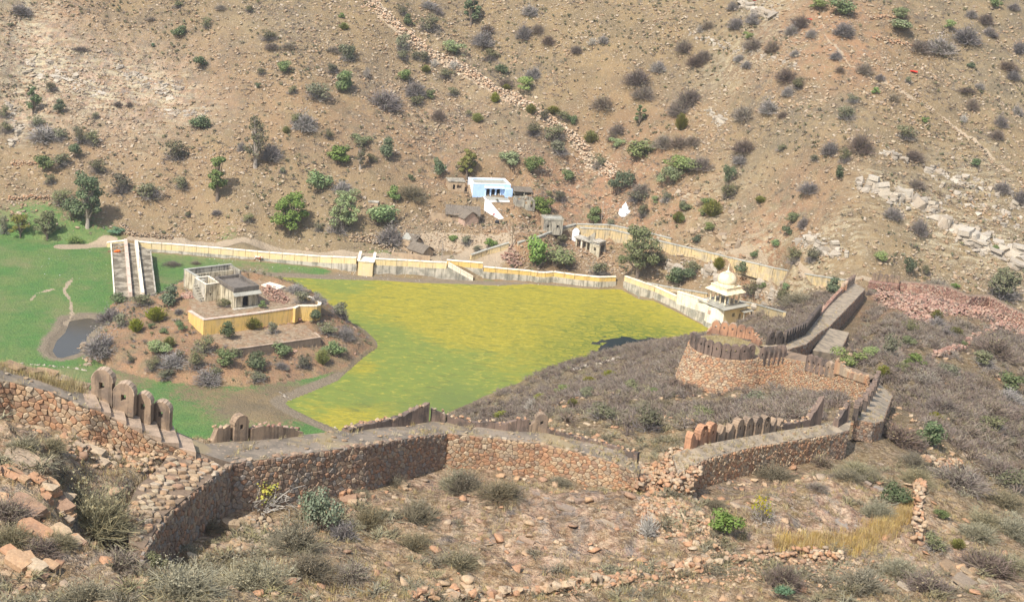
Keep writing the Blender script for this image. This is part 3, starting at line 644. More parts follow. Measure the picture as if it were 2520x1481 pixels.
attr['red'] = np.clip((sdI < -1) * .68 + blob([(1450, 500, 26, 1), (1380, 560, 14, .8), (1330, 520, 14, .7), (1250, 590, 10, .8), (1500, 470, 18, .9), (1880, 610, 16, .8), (1620, 530, 14, .7), (300, 320, 22, .35), (500, 260, 26, .4), (420, 420, 24, .35), (700, 280, 24, .35), (870, 330, 20, .35), (1050, 330, 24, .5), (1080, 420, 16, .5),
    (2030, 60, 20, .8), (2080, 130, 14, .8), (2200, 730, 16, .9), (2260, 750, 20, .9), (2340, 760, 20, .9), (2400, 765, 20, .9), (2480, 800, 20, .8), (1250, 1330, 12, .5), (700, 1400, 10, .4), (1700, 1330, 12, .5), (200, 1250, 12, .5), (2100, 1400, 10, .4), (60, 1120, 10, .5), (1900, 560, 16, .6), (1350, 1280, 5, .7), (1500, 1250, 5, .7), (960, 1340, 4, .3), (150, 30, 12, .5)]), 0, 1)
attr['stony'] = np.clip(far * sstep(2, 8, sdB) * (.55 + .45 * sstep(-.2, .3, fbm(GX / 30, GY / 30, 51, 3))) + (1 - far) * .95 * sstep(0, 10, sdB) + .35 * (sdI < -1) * (t1 > 0) * (t2 > 0), 0, 1)
attr['scrub'] = np.clip(far * sstep(8, 30, sdB) * (.25 + .9 * sstep(-.25, .25, fbm(GX / 45, GY / 45, 61, 3)) * sstep(380, 450, RG)) + blob([(800, 100, 60, .8), (600, 60, 40, .7), (2450, 250, 70, .6), (1500, 120, 50, .7), (1700, 60, 50, .6)]) + (1 - far) * 1.0, 0, 1)
RKB = blob([(1230, 1235, 6, 1), (1330, 1270, 6, 1), (1430, 1240, 6, 1), (1480, 1300, 6, 1), (1390, 1330, 6, 1), (1840, 1230, 5, 1), (1940, 1240, 6, 1), (2040, 1245, 6, 1), (2100, 1270, 5, 1), (1960, 1290, 5, 1), (1150, 1205, 4, .9), (2350, 1420, 6, .9)])
attr['rock'] = np.clip(near * (.3 + 1.0 * RKB + .8 * blob([(1250, 1250, 12, 1), (1400, 1300, 12, 1), (1500, 1250, 9, 1), (2000, 1230, 12, 1), (1900, 1260, 10, 1), (150, 1200, 9, 1), (60, 1330, 9, .9), (150, 1400, 7, .6), (650, 1300, 6, 1), (1800, 1240, 8, 1)])) + far * blob([(200, 190, 22, .9), (320, 230, 20, .9), (100, 250, 16, .8), (400, 260, 16, .7), (90, 130, 16, .9), (60, 300, 10, .9)]), 0, 1)
attr['fore'] = (1 - far) * sstep(2, 8, sdB)
attr['strata'] = far * np.clip(blob([(110, 170, 14, 1), (180, 200, 14, 1), (250, 235, 12, 1), (70, 60, 9, .9), (90, 20, 8, .9), (80, 120, 9, 1), (300, 180, 10, .8), (350, 205, 10, .9), (410, 225, 9, .9), (60, 230, 8, .9), (60, 310, 8, .9), (470, 280, 8, .7), (360, 330, 9, .5), (2200, 480, 10, .8), (2330, 560, 12, .9), (2430, 600, 12, .9), (2400, 470, 14, .6), (2030, 610, 10, .8), (1880, 25, 9, .8), (1830, 130, 12, .6), (1760, 500, 9, .6), (1850, 690, 9, .7), (1960, 720, 9, .7)]), 0, 1)
attr['dry'] = np.clip(near * .5 * (1 - .85 * RKB) + (1 - far) * .15 * sstep(2, 10, sdB) + .5 * far * sstep(2, 10, sdB) * blob([(500, 540, 30, .8), (700, 540, 30, .7), (300, 500, 25, .5)]), 0, 1)
attr['path'] = np.maximum.reduce([lines([[(178, 683), (158, 715), (175, 745), (178, 775), (160, 800)], [(75, 740), (90, 722), (130, 712)]], .6) * .62,
    lines([[(270, 598), (210, 606), (150, 607)], [(330, 588), (540, 604), (700, 622), (900, 628), (1000, 640), (1100, 634), (1170, 628)], [(1010, 600), (1100, 595), (1250, 590)]], 2.2),
    lines([[(2150, 690), (2070, 690), (1980, 672), (1880, 645), (1780, 625), (1700, 606)], [(1120, 618), (1240, 590), (1330, 568), (1400, 560)]], .7) * .8,
    lines([[(2020, 40), (2030, 90), (2090, 160), (2200, 215), (2310, 280), (2370, 330), (2480, 420)]], .55) * .62, ((t2 < -.5) | (t1 < -.5)) * .5, blob([(1180, 640, 7, 1), (1230, 620, 5, .9)]), lines([[(895, -30), (940, 35), (1005, 90), (1045, 130), (1130, 165), (1200, 212), (1270, 250), (1340, 290), (1385, 322), (1440, 370), (1490, 415)]], 2.0) * .8, 
    ])
gv = np.stack([GX, GY, GZ], -1).reshape(-1, 3)
i0 = (np.arange(len(RR) - 1)[:, None] * NA + np.arange(NA - 1)[None]).ravel()
ground_me = np_mesh('ground', gv, np.stack([i0, i0 + 1, i0 + NA + 1, i0 + NA], 1)[:, ::-1].copy(), True)
for k, v in attr.items():
    a = ground_me.attributes.new(k, 'FLOAT', 'POINT'); a.data.foreach_set('value', np.ascontiguousarray(v, dtype=np.float32).ravel())
ground = link('ground', ground_me, M['ground']); tag(ground, 'stony tan hillsides, green meadow and dry scrub ground', 'ground', kind='structure')

# water
def sheet(name, poly, z, step, mat, attrs=None, grow=3):
    xs = [p.x for p in poly]; ys = [p.y for p in poly]
    X, Y = np.meshgrid(np.arange(min(xs) - grow, max(xs) + grow, step), np.arange(min(ys) - grow, max(ys) + grow, step))
    ny, nx = X.shape; k = (np.arange(ny - 1)[:, None] * nx + np.arange(nx - 1)[None]).ravel()
    F = np.stack([k, k + 1, k + nx + 1, k + nx], 1); sd = poly_sd(poly, X, Y).ravel()
    F = F[(sd[F] < grow).any(1)]
    me = np_mesh(name, np.stack([X, Y, np.full(X.shape, z)], -1).reshape(-1, 3), F)
    for kk, f in (attrs or {}).items():
        a = me.attributes.new(kk, 'FLOAT', 'POINT'); a.data.foreach_set('value', np.ascontiguousarray(f(X, Y), dtype=np.float32).ravel())
    return link(name, me, mat)
def zb(pts):
    def f(X, Y):
        out = np.zeros(X.shape)
        for x, y, rx, st in pts:
            p = Pz(x, y, 0); out = np.maximum(out, st * np.exp(-((X - p.x) ** 2 + ((Y - p.y) * .75) ** 2) / (rx * rx)))
        return out
    return f
lake = sheet('water', LAKE, 0, 1.2, M['algae'], {
    'algae': lambda X, Y: .5 + .3 * (zb([(1350, 780, 45, 1), (1150, 750, 40, 1), (1500, 770, 35, .9)])(X, Y)) + zb([(930, 1015, 9, .5), (870, 1040, 10, .6), (800, 1010, 6, .4), (900, 905, 5, .5)])(X, Y) - zb([(940, 880, 16, .5), (960, 960, 24, .6), (1050, 940, 22, .5), (900, 820, 14, .4), (1150, 690, 14, .3), (860, 690, 12, .3), (1300, 910, 20, .25)])(X, Y),
    'deep': zb([(1080, 1015, 14, .6), (1000, 1010, 12, .5), (1130, 985, 14, .55), (950, 980, 10, .35), (900, 985, 6, .5), (1000, 930, 12, .25)]),
    'pads': zb([(1560, 850, 26, .8), (1450, 880, 22, .7), (1640, 830, 16, .6), (1500, 800, 26, .45), (1350, 900, 22, .4)]),
    'open': zb([(1545, 866, 10, 1), (1495, 880, 6, .9), (1605, 855, 7, .9), (1530, 868, 5, .9)])})
tag(lake, 'shallow lake covered with yellow green algae', 'lake', kind='structure')
pond = sheet('water', POND, .12, 1.5, M['pond'], None, 2.5); tag(pond, 'small dark brown pool at the edge of the meadow', 'pool', kind='structure')
# ------------------------------------------------------------------ masonry
def clip(poly, a, b, c):                              # keep a*x+b*y <= c
    out = []; n = len(poly)
    for i in range(n):
        p = poly[i]; q = poly[(i + 1) % n]; dp = a * p[0] + b * p[1] - c; dq = a * q[0] + b * q[1] - c
        if dp <= 0: out.append(p)
        if (dp < 0) != (dq < 0) and abs(dp - dq) > 1e-12:
            t = dp / (dp - dq); out.append((p[0] + (q[0] - p[0]) * t, p[1] + (q[1] - p[1]) * t))
    return out
def cells(W, H, cw, ch, seed):
    """irregular stone outlines filling a W x H field"""
    r = random.Random(seed); nx = max(1, round(W / cw)); ny = max(1, round(H / ch)); dx = W / nx; dy = H / ny
    S = {}
    for j in range(-1, ny + 1):
        for i in range(-1, nx + 1):
            S[i, j] = ((i + .5 + (.25 if j % 2 else -.25) + r.uniform(-.47, .47)) * dx, (j + .5 + r.uniform(-.47, .47)) * dy)
    out = []
    k = dx / dy
    for j in range(ny):
        for i in range(nx):
            p = S[i, j]; poly = [(0, 0), (W, 0), (W, H), (0, H)]
            for jj in range(j - 2, j + 3):
                for ii in range(i - 2, i + 3):
                    q = S.get((ii, jj))
                    if not q or (ii == i and jj == j): continue
                    ax, ay = q[0] - p[0], (q[1] - p[1]) * k
                    m = ax * (p[0] + q[0]) / 2 + ay * (p[1] + q[1]) / 2 * k
                    poly = clip(poly, ax, ay * k, m)
                    if len(poly) < 3: break
                if len(poly) < 3: break
            if len(poly) >= 3: out.append(poly)
    return out
def stone_geo(poly, f, r, dmin=.04, dmax=.11, gap=.015):
    n = len(poly); cx = sum(p[0] for p in poly) / n; cy = sum(p[1] for p in poly) / n
    size = max(max(p[0] for p in poly) - min(p[0] for p in poly), max(p[1] for p in poly) - min(p[1] for p in poly)) + 1e-6
    k1 = max(.5, 1 - 2 * gap / size); k2 = k1 * r.uniform(.62, .8); d = r.uniform(dmin, dmax); tx, ty = r.uniform(-.25, .25) * d, r.uniform(-.25, .25) * d
    vs = []
    for k, dd in ((k1, -.12), (k1 * .98, d * .5), (k2, d)):
        for p in poly:
            u = cx + (p[0] - cx) * k; v = cy + (p[1] - cy) * k
            e = dd + (((p[0] - cx) * tx + (p[1] - cy) * ty) / size if dd > 0 else 0) * 2
            vs.append(f(u, v, e))
    fs = []
    for a in (0, 1):
        for i in range(n): fs.append((a * n + i, a * n + (i + 1) % n, (a + 1) * n + (i + 1) % n, (a + 1) * n + i))
    fs.append(tuple(range(2 * n, 3 * n)))
    return vs, fs
def lay_stones(thing, faces, cw, ch, mat, seed, limit=300, name='stone', dmin=.04, dmax=.11, gap=.015, origin=None):
    """faces = [(W, H, f(u, v, depth) -> world)]; the largest stones are parts of their own, the rest one joined part"""
    r = random.Random(seed); al = []
    inv = Matrix.Translation(-Vector(origin)) if origin else Matrix.Translation(-thing.location)
    for k, (W, H, f) in enumerate(faces):
        for poly in cells(W, H, cw, ch, seed + k * 101):
            vs, fs = stone_geo(poly, f, r, dmin, dmax, gap)
            n = len(poly); A = abs(sum(poly[i][0] * poly[(i + 1) % n][1] - poly[(i + 1) % n][0] * poly[i][1] for i in range(n))) / 2
            c = Vector(vs[-1]); px = math.sqrt(A) / mpp(c)
            al.append((px, [inv @ Vector(v) for v in vs], fs))
    al.sort(key=lambda a: -a[0])
    for px, vs, fs in al[:limit]:
        me = bpy.data.meshes.new(name); me.from_pydata(vs, [], fs); link(name, me, mat, thing)
    if al[limit:]:
        mb = MB()
        for px, vs, fs in al[limit:]: mb.add(vs, fs)
        tag(mb.build('rubble_stones', mat, thing), kind='stuff')
def strip_face(P, Q, flip=1):
    """wall face from top polyline P to bottom polyline Q (lists of Vectors) -> (W, H, f)"""
    L = [0]
    for a, b in zip(P[:-1], P[1:]): L.append(L[-1] + (b - a).length)
    H = sum((p - q).length for p, q in zip(P, Q)) / len(P); W = L[-1]
    def f(u, v, d):
        u = min(max(u, 0), W - 1e-6); i = 0
        while i < len(L) - 2 and L[i + 1] < u: i += 1
        t = (u - L[i]) / (L[i + 1] - L[i]); a = P[i].lerp(P[i + 1], t); b = Q[i].lerp(Q[i + 1], t)
        n = (b - a).cross(P[i + 1] - P[i]).normalized() * flip
        return a.lerp(b, v / H) + n * d
    return W, H, f
def ribbon(mb, P, Q, mi=0):
    o = [tuple(p) for p in P] + [tuple(q) for q in Q]; n = len(P)
    mb.add(o, [(i, i + 1, n + i + 1, n + i) for i in range(n - 1)], mi)
ARCH = None
def merlon_mesh(wd, h, t, hole=True, seed=0, brk=0, mats=(0,)):
    """round-headed battlement, outline in xz, real loophole through it, coping of rough stone on the arch"""
    r = random.Random(seed); n = 20; out = []
    for i in range(n):                                # start at lower left going up and over
        s_ = i / (n - 1)
        if s_ < .25: p = (-wd / 2, h * .66 * s_ / .25)
        elif s_ > .75: p = (wd / 2, h * .66 * (1 - s_) / .25)
        else:
            a = math.pi * (1 - (s_ - .25) / .5); p = (math.cos(a) * wd / 2, h * .66 + math.sin(a) * h * .34)
        out.append((p[0] + r.uniform(-.02, .02), p[1] + r.uniform(-.02, .02)))
    if brk:
        out = [(x, min(z, h * (1 - brk) + h * .22 * math.sin(x * 5 + seed) + r.uniform(-.1, .1) * h)) if z > .05 else (x, z) for x, z in out]
    vs = []; fs = []
    y0, y1 = -t / 2, t / 2
    if hole and brk < .3:
        hw, z0, z1 = wd * .12, h * .47, h * .66; hn = []
        for i in range(n):
            s_ = i / (n - 1)
            if s_ < .25: q = (-hw, z0 + (z1 - z0) * s_ / .25)
            elif s_ > .75: q = (hw, z0 + (z1 - z0) * (1 - s_) / .25)
            else: q = (-hw + 2 * hw * (s_ - .25) / .5, z1)
            hn.append(q)
        for y in (y0, y1):
            vs += [(x, y, z) for x, z in out] + [(x, y, z) for x, z in hn]
        N = 2 * n
        for i in range(n):
            j = (i + 1) % n
            fs.append((i, n + i, n + j, j)); fs.append((N + i, N + j, N + n + j, N + n + i))
            fs.append((j, N + j, N + i, i)); fs.append((n + i, N + n + i, N + n + j, n + j))
    else:
        vs = [(x, y0, z) for x, z in out] + [(x, y1, z) for x, z in out]
        fs = [tuple(range(n - 1, -1, -1)), tuple(range(n, 2 * n))] + [(i, (i + 1) % n, n + (i + 1) % n, n + i) for i in range(n)]
    me = bpy.data.meshes.new('merlon'); me.from_pydata([(x, y, z) for x, y, z in vs], [], fs); me.update()
    return me
def merlon(thing, p, face, wd, h, t, mat, seed=0, brk=0, hole=True, coped=True, tilt=0):
    """p world foot point, face = plan direction its plastered side looks to"""
    ang = math.atan2(face[0], -face[1])               # local -y -> face
    o = link('merlon', merlon_mesh(wd, h, t, hole, seed, brk), mat, thing)
    o.matrix_local = Matrix.Translation(Vector(p) - thing.location) @ Matrix.Rotation(ang, 4, 'Z') @ Matrix.Rotation(tilt, 4, 'Y')
    if coped and brk < .3:
        r = random.Random(seed + 5); mb = MB(); n = 9
        for i in range(n):
            a = math.pi * (i + .5) / n; a0, a1 = math.pi * (i + .06) / n, math.pi * (i + .94) / n; th = r.uniform(.025, .06)
            def pt(a, k): return (math.cos(a) * (wd / 2 + k), h * .66 + math.sin(a) * (h * .34 + k))
            q = [pt(a0, -.02), pt(a1, -.02), pt(a1, th), pt(a0, th)]; y0 = -t / 2 - r.uniform(-.03, .03); y1 = t / 2 + r.uniform(.0, .06)
            mb.hexa([(q[0][0], y0, q[0][1]), (q[1][0], y0, q[1][1]), (q[1][0], y1, q[1][1]), (q[0][0], y1, q[0][1])],
                    [(q[3][0], y0, q[3][1]), (q[2][0], y0, q[2][1]), (q[2][0], y1, q[2][1]), (q[3][0], y1, q[3][1])])
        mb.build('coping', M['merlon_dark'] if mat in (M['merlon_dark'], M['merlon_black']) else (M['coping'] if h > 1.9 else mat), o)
    return o
# rock shapes shared by every loose stone
def hull_rock(seed, n=14, flat=1.0):
    r = random.Random(seed); bm = bmesh.new()
    for _ in range(n):
        v = Vector((r.uniform(-1, 1), r.uniform(-1, 1), r.uniform(-1, 1)))
        m = max(abs(v.x), abs(v.y), abs(v.z)); v = v / m * r.uniform(.75, 1) * .5
        bm.verts.new((v.x, v.y, v.z * flat))
    g = bmesh.ops.convex_hull(bm, input=bm.verts[:])
    for v in [v for v in bm.verts if not v.link_faces]: bm.verts.remove(v)
    bmesh.ops.triangulate(bm, faces=bm.faces[:])
    bmesh.ops.recalc_face_normals(bm, faces=bm.faces[:])
    bm.verts.index_update()
    V = np.array([v.co[:] for v in bm.verts]); F = np.array([[v.index for v in f.verts] for f in bm.faces]); bm.free()
    return V, F
ROCKS = [hull_rock(i, 12 + i % 5) for i in range(10)]
SLABS = [hull_rock(50 + i, 18, .5) for i in range(6)]
_gcol = {}
def scatter(name, protos, pos, scl, rot, mat, kind='stuff', label=None, cat=None, parent=None, smooth=False):
    """many small copies as ONE object: a cloud of points, each carrying an instance of one of the small shapes"""
    pos = np.asarray(pos, np.float32); n = len(pos); key = (id(protos), len(protos), mat.name)
    if key not in _gcol:
        c = bpy.data.collections.new('shapes_' + mat.name)
        for k, (V, F) in enumerate(protos):
            o = bpy.data.objects.new('shape_%02d' % k, np_mesh('shape', V, F)); o.data.materials.append(mat); c.objects.link(o)
        ng = bpy.data.node_groups.new('scatter', 'GeometryNodeTree'); ng.interface.new_socket('Geometry', in_out='INPUT', socket_type='NodeSocketGeometry'); ng.interface.new_socket('Geometry', in_out='OUTPUT', socket_type='NodeSocketGeometry')
        N = ng.nodes; gi = N.new('NodeGroupInput'); go = N.new('NodeGroupOutput'); ip = N.new('GeometryNodeInstanceOnPoints'); ci = N.new('GeometryNodeCollectionInfo')
        ci.inputs['Collection'].default_value = c; ci.inputs['Separate Children'].default_value = True; ci.inputs['Reset Children'].default_value = True; ip.inputs['Pick Instance'].default_value = True
        for nm, ty, sk in (('i_scale', 'FLOAT_VECTOR', 'Scale'), ('i_rot', 'FLOAT_VECTOR', 'Rotation'), ('i_pick', 'INT', 'Instance Index')):
            a = N.new('GeometryNodeInputNamedAttribute'); a.data_type = ty; a.inputs['Name'].default_value = nm; ng.links.new(a.outputs[0], ip.inputs[sk])
        ng.links.new(gi.outputs[0], ip.inputs['Points']); ng.links.new(ci.outputs[0], ip.inputs['Instance']); ng.links.new(ip.outputs[0], go.inputs[0]); _gcol[key] = (ng, protos)
    me = bpy.data.meshes.new(name); me.vertices.add(n); me.vertices.foreach_set('co', pos.ravel())
    for nm, ty, v in (('i_scale', 'FLOAT_VECTOR', np.asarray(scl, np.float32)), ('i_rot', 'FLOAT_VECTOR', np.asarray(rot, np.float32))):
        a = me.attributes.new(nm, ty, 'POINT'); a.data.foreach_set('vector', np.ascontiguousarray(v).ravel())
    a = me.attributes.new('i_pick', 'INT', 'POINT'); a.data.foreach_set('value', np.random.RandomState(n).randint(0, len(protos), n).astype(np.int32)); me.update()
    o = link(name, me, mat, parent); m = o.modifiers.new('scatter', 'NODES'); m.node_group = _gcol[key][0]; tag(o, label, cat, kind=kind); return o

def strata(seed):
    """layered rock: a few ragged slabs stacked with offsets"""
    r = random.Random(seed); mb = MB(); z = -.5; L = 5
    for k in range(L):
        n = 9; h = r.uniform(.14, .26); sx_, sy_ = r.uniform(.36, .5), r.uniform(.36, .5); ox, oy = r.uniform(-.06, .06), r.uniform(-.06, .06); poly = []
        for i in range(n):
            a = 2 * math.pi * (i + r.uniform(-.3, .3)) / n; q = max(abs(math.cos(a)), abs(math.sin(a))); rr = 1 / q * r.uniform(.8, 1.0); poly.append((ox + math.cos(a) * sx_ * rr, oy + math.sin(a) * sy_ * rr))
        tilt = r.uniform(-.03, .03); vs = [(x, y, z + tilt * x) for x, y in poly] + [(x * .97, y * .97, z + h * .9 + r.uniform(-.02, .02)) for x, y in poly]; vs.append((ox, oy, z + h + r.uniform(-.01, .03))); c = 2 * n
        mb.add(vs, [(i, (i + 1) % n, n + (i + 1) % n, n + i) for i in range(n)] + [(n + i, n + (i + 1) % n, c) for i in range(n)]); z += h * .93
    F = []
    for f in mb.f: F += [(f[0], f[i], f[i + 1]) for i in range(1, len(f) - 1)]
    return np.array(mb.v), np.array(F)
STRATA = [strata(900 + i) for i in range(6)]
_rockme = {}
def rock_part(thing, p, size, rot, mat, seed, slab=False, name='rock', label=None):
    key = (seed % 10, slab, mat.name)
    if key not in _rockme:
        V, F = (STRATA[seed % 6] if slab == 2 else SLABS[seed % 6] if slab else ROCKS[seed % 10]); me = bpy.data.meshes.new('rock'); me.from_pydata(V.tolist(), [], F.tolist()); me.materials.append(mat); _rockme[key] = me
    o = bpy.data.objects.new(name, _rockme[key]); col.objects.link(o); o.location = p - (thing.location if thing else Vector()); o.scale = size; o.rotation_euler = rot
    if thing: o.parent = thing
    return o

# ------------------------------------------------------------------ near fort wall with the stair
def D2(pts, z):                                        # pixel list + heights -> points
    return [Pz(x, y, zz) for (x, y), zz in zip(pts, z)]
wall1 = empty('fort_wall', Pz(214, 1003, 76), label='brown rubble fort wall with broad stone stairs at the left edge', cat='fort wall')
inn = D2([(-70, 930), (30, 940), (120, 962), (214, 1003), (247, 1012), (272, 1026), (309, 1046), (348, 1066), (395, 1088), (439, 1102), (480, 1122)], [79.2, 78.4, 77.8, 77.0, 76.6, 76.1, 75.6, 75.0, 74.4, 73.8, 73.3])
out_ = D2([(-70, 893), (30, 903), (110, 920), (200, 952), (229, 967), (262, 985), (300, 1004), (338, 1019), (378, 1036), (425, 1060), (470, 1090)], [79.2, 78.4, 77.8, 77.0, 76.6, 76.1, 75.6, 75.0, 74.4, 73.8, 73.3])
foot = [p - Vector((0, 0, h)) for p, h in zip(inn, [3.6, 3.6, 3.5, 3.4, 3.3, 3.2, 3.0, 2.8, 2.4, 1.9, 1.2])]
mb = MB(); ribbon(mb, foot, inn); ribbon(mb, [p - Vector((0, 0, 5)) for p in out_][::-1], out_[::-1])
for p in mb.v[:]: pass
mb.v = [tuple(Vector(v) - wall1.location) for v in mb.v]
mb.build('core', M['mortar_orange'], wall1)
mb = MB()
for i in range(len(inn) - 1):                           # treads: each a thick slab, drops at its lower end
    dz = -.42 if 3 <= i < 10 else 0
    a, b, c, d = inn[i], inn[i + 1], out_[i + 1], out_[i]
    tz = Vector((0, 0, inn[i].z - inn[i + 1].z)) * (.62 if 3 <= i < 10 else 0)
    ov = (b - a).normalized() * .06
    mbs = MB(); top = [a, b + tz + ov, c + tz + ov, d]; low = [q - Vector((0, 0, 1.1)) for q in top]
    mbs.hexa([q - wall1.location for q in low], [q - wall1.location for q in top])
    mbs.build('step' if 3 <= i < 10 else 'walkway', M['coping'] if 3 <= i < 10 else M['walk'], wall1)
lay_stones(wall1, [strip_face(inn, foot, 1)], .4, .29, M['stone_orange'], 11, 300, dmax=.15)
for k, (x, y, ty, wpx) in enumerate([(254, 988, 908, 48), (307, 1012, 941, 48), (354, 1030, 966, 38), (398, 1047, 986, 43)]):
    z = [76.3, 75.8, 75.1, 74.4][k]; p = Pz(x, y, z); m = mpp(p); dirn = (out_[6] - out_[4]).xy.normalized(); face = (dirn.y, -dirn.x)
    face = (-.08, -1)
    merlon(wall1, p + Vector((0, 0, -.2)), face, wpx * m * 1.06, (y - ty) * m * 1.05 + .2, .62, M['merlon'], 100 + k, 0)
ledge = [Pz(x, y, z) for x, y, z in ((30, 900, 78.5), (70, 908, 78.2), (110, 915, 77.8), (150, 930, 77.5), (190, 945, 77.2))]
for k, p in enumerate(ledge): rock_part(wall1, p, (1.7, 1.0, .5), (0, .1, -.4 + .1 * k), M['stone_pale'], 20 + k, True, 'capstone')

# ------------------------------------------------------------------ near fort wall, long run with the walkway
wall2 = empty('fort_wall', Pz(573, 1140, 70), label='long grey brown rubble fort wall with dark walkway in the foreground', cat='fort wall')
inner = [(345, 1385, 73.8), (356, 1353, 73.7), (409, 1271, 73.3), (484, 1206, 72.9), (530, 1168, 72.7), (573, 1139, 72.5), (720, 1120, 72), (900, 1095, 71), (1060, 1070, 69), (1100, 1066, 68.5), (1220, 1078, 68), (1340, 1092, 67.6), (1450, 1118, 67.2), (1530, 1143, 66.8), (1572, 1168, 66)]
I2 = [Pz(*a) for a in inner]; hh = [.9, 2.2, 3.6, 4.0, 4.0, 4.0, 4.1, 4.1, 3.7, 3.6, 3.5, 3.4, 3.2, 3.0, 2.8]
Q2 = [p - Vector((0, 0, h)) for p, h in zip(I2, hh)]
outer = [None] * 5 + [(505, 1092, 72.5), (600, 1080, 72), (760, 1068, 71), (960, 1046, 69), (1070, 1034, 68.5), (1180, 1046, 68), (1345, 1064, 67.6), (1450, 1086, 67.2), (1530, 1112, 66.8), (1578, 1150, 66)]
O2 = [Pz(*a) if a else None for a in outer]
loc = wall2.location
mb = MB(); ribbon(mb, [q - loc for q in Q2], [p - loc for p in I2]); o5 = O2[5:]
ribbon(mb, [p - Vector((0, 0, 6)) - loc for p in o5][::-1], [p - loc for p in o5][::-1])
ribbon(mb, [p - Vector((0, 0, 2)) - loc for p in (Pz(440, 1098, 73.2), I2[5])], [p - loc for p in (Pz(440, 1098, 73.2), I2[5])])
ribbon(mb, [p - Vector((0, 0, 6)) - loc for p in (I2[-1], o5[-1])], [p - loc for p in (I2[-1], o5[-1])])
mb.build('core', M['mortar'], wall2)
mb = MB()
P = [Pz(440, 1098, 73.2)] + I2[5:]; Q = [Pz(435, 1062, 73.2)] + o5
NSUB = 7; grid = []
for a, b in zip(P, Q): grid.append([a.lerp(b, t / NSUB) for t in range(NSUB + 1)])
G2 = []
for i in range(len(grid) - 1):
    for s_ in range(4): G2.append([x.lerp(y, s_ / 4) for x, y in zip(grid[i], grid[i + 1])])
G2.append(grid[-1])
vs = [];
for row in G2:
    for k, v in enumerate(row):
        e = (0 if k in (0, NSUB) else mnoise.noise(v * .5) * .16 + mnoise.noise(v * 1.7) * .05); vs.append(tuple(v - loc + Vector((0, 0, e))))
n = NSUB + 1
mb.add(vs, [(i * n + k, (i + 1) * n + k, (i + 1) * n + k + 1, i * n + k + 1) for i in range(len(G2) - 1) for k in range(NSUB)])
mb.build('walkway', M['walk'], wall2, True)
lay_stones(wall2, [strip_face(I2[:6], Q2[:6], 1), strip_face(I2[5:10], Q2[5:10], 1)], .40, .32, M['stone_brown'], 23, 300, dmax=.12)
lay_stones(wall2, [strip_face(I2[9:], Q2[9:], 1)], .39, .30, M['stone_orange'], 29, 120, dmax=.13)
# edge stones along the top
for i in range(len(I2) - 1):
    L = (I2[i + 1] - I2[i]).length; k = int(L / .62)
    for j in range(k):
        if rnd.random() < (.55 if i < 5 else .3): continue
        p = I2[i].lerp(I2[i + 1], (j + rnd.random() * .6) / k) - Vector((.1, 0, rnd.uniform(.02, .16))); an = math.atan2((I2[i + 1] - I2[i]).y, (I2[i + 1] - I2[i]).x)
        rock_part(wall2, p + Vector((0, .18, .02)), (rnd.uniform(.5, .8), .45, rnd.uniform(.2, .36)), (rnd.uniform(-.1, .1), rnd.uniform(-.1, .1), an + rnd.uniform(-.2, .2)), M['stone_pale'] if i < 5 or i > 8 else M['stone_brown'], rnd.randrange(10), False, 'edge_stone')
def ruin(thing, pts, th, mat, topmat, seed, step=.5, stones=True):
    """broken parapet: pts = (x, y, z, height) along its foot; body plus loose stones along its ragged top"""
    P = [Pz(x, y, z) for x, y, z, h in pts]; loc = thing.location; mb = MB(); r = random.Random(seed); top = []
    for i in range(len(P) - 1):
        a, b = P[i], P[i + 1]; k = max(1, int((b - a).length / step)); d = (b - a).normalized(); n = Vector((d.y, -d.x, 0))
        if n.y > 0: n = -n
        for j in range(k):
            q0 = a.lerp(b, j / k); q1 = a.lerp(b, (j + 1) / k); h0 = pts[i][3] + (pts[i + 1][3] - pts[i][3]) * j / k; h1 = pts[i][3] + (pts[i + 1][3] - pts[i][3]) * (j + 1) / k
            h0 *= 1 + .12 * math.sin(j * 2.3 + seed); h1 *= 1 + .12 * math.sin((j + 1) * 2.3 + seed); up = Vector((0, 0, 1)); dn = -up * .5
            mb.hexa([q0 + n * th / 2 + dn - loc, q1 + n * th / 2 + dn - loc, q1 - n * th / 2 + dn - loc, q0 - n * th / 2 + dn - loc],
                    [q0 + n * th * .45 + up * h0 - loc, q1 + n * th * .45 + up * h1 - loc, q1 - n * th * .4 + up * (h1 * .9) - loc, q0 - n * th * .4 + up * (h0 * .9) - loc])
            for s_ in range(3): top.append((q0.lerp(q1, r.random()) - n * r.uniform(-.3, .45) * th + up * (h0 * .95 + r.uniform(-.1, .12)), r))
    o = mb.build('parapet', mat, thing)
    if stones:
        for p, _ in top: rock_part(thing, p, (r.uniform(.2, .42), r.uniform(.2, .36), r.uniform(.14, .26)), (r.uniform(-.4, .4), r.uniform(-.4, .4), r.uniform(0, 3)), topmat, r.randrange(10), False, 'loose_stone')
    return o
ruin(wall2, [(520, 1086, 72.4, .1), (530, 1084, 72.4, 1.0), (560, 1082, 72.2, 1.1)], .6, M['merlon'], M['stone_orange'], 3)
m1 = Pz(588, 1081, 72.1); fc = ((I2[6] - I2[5]).y, -(I2[6] - I2[5]).x)
merlon(wall2, m1, fc, 1.1, 1.85, .6, M['merlon'], 140)
ruin(wall2, [(612, 1079, 72, .9), (660, 1076, 71.7, .95), (690, 1074, 71.5, .85), (740, 1070, 71.1, .3)], .6, M['merlon'], M['stone_red'], 4)
ruin(wall2, [(850, 1062, 70.2, .25), (880, 1056, 69.8, .4), (960, 1046, 69, .6)], .8, M['merlon_dark'], M['stone_orange'], 5)
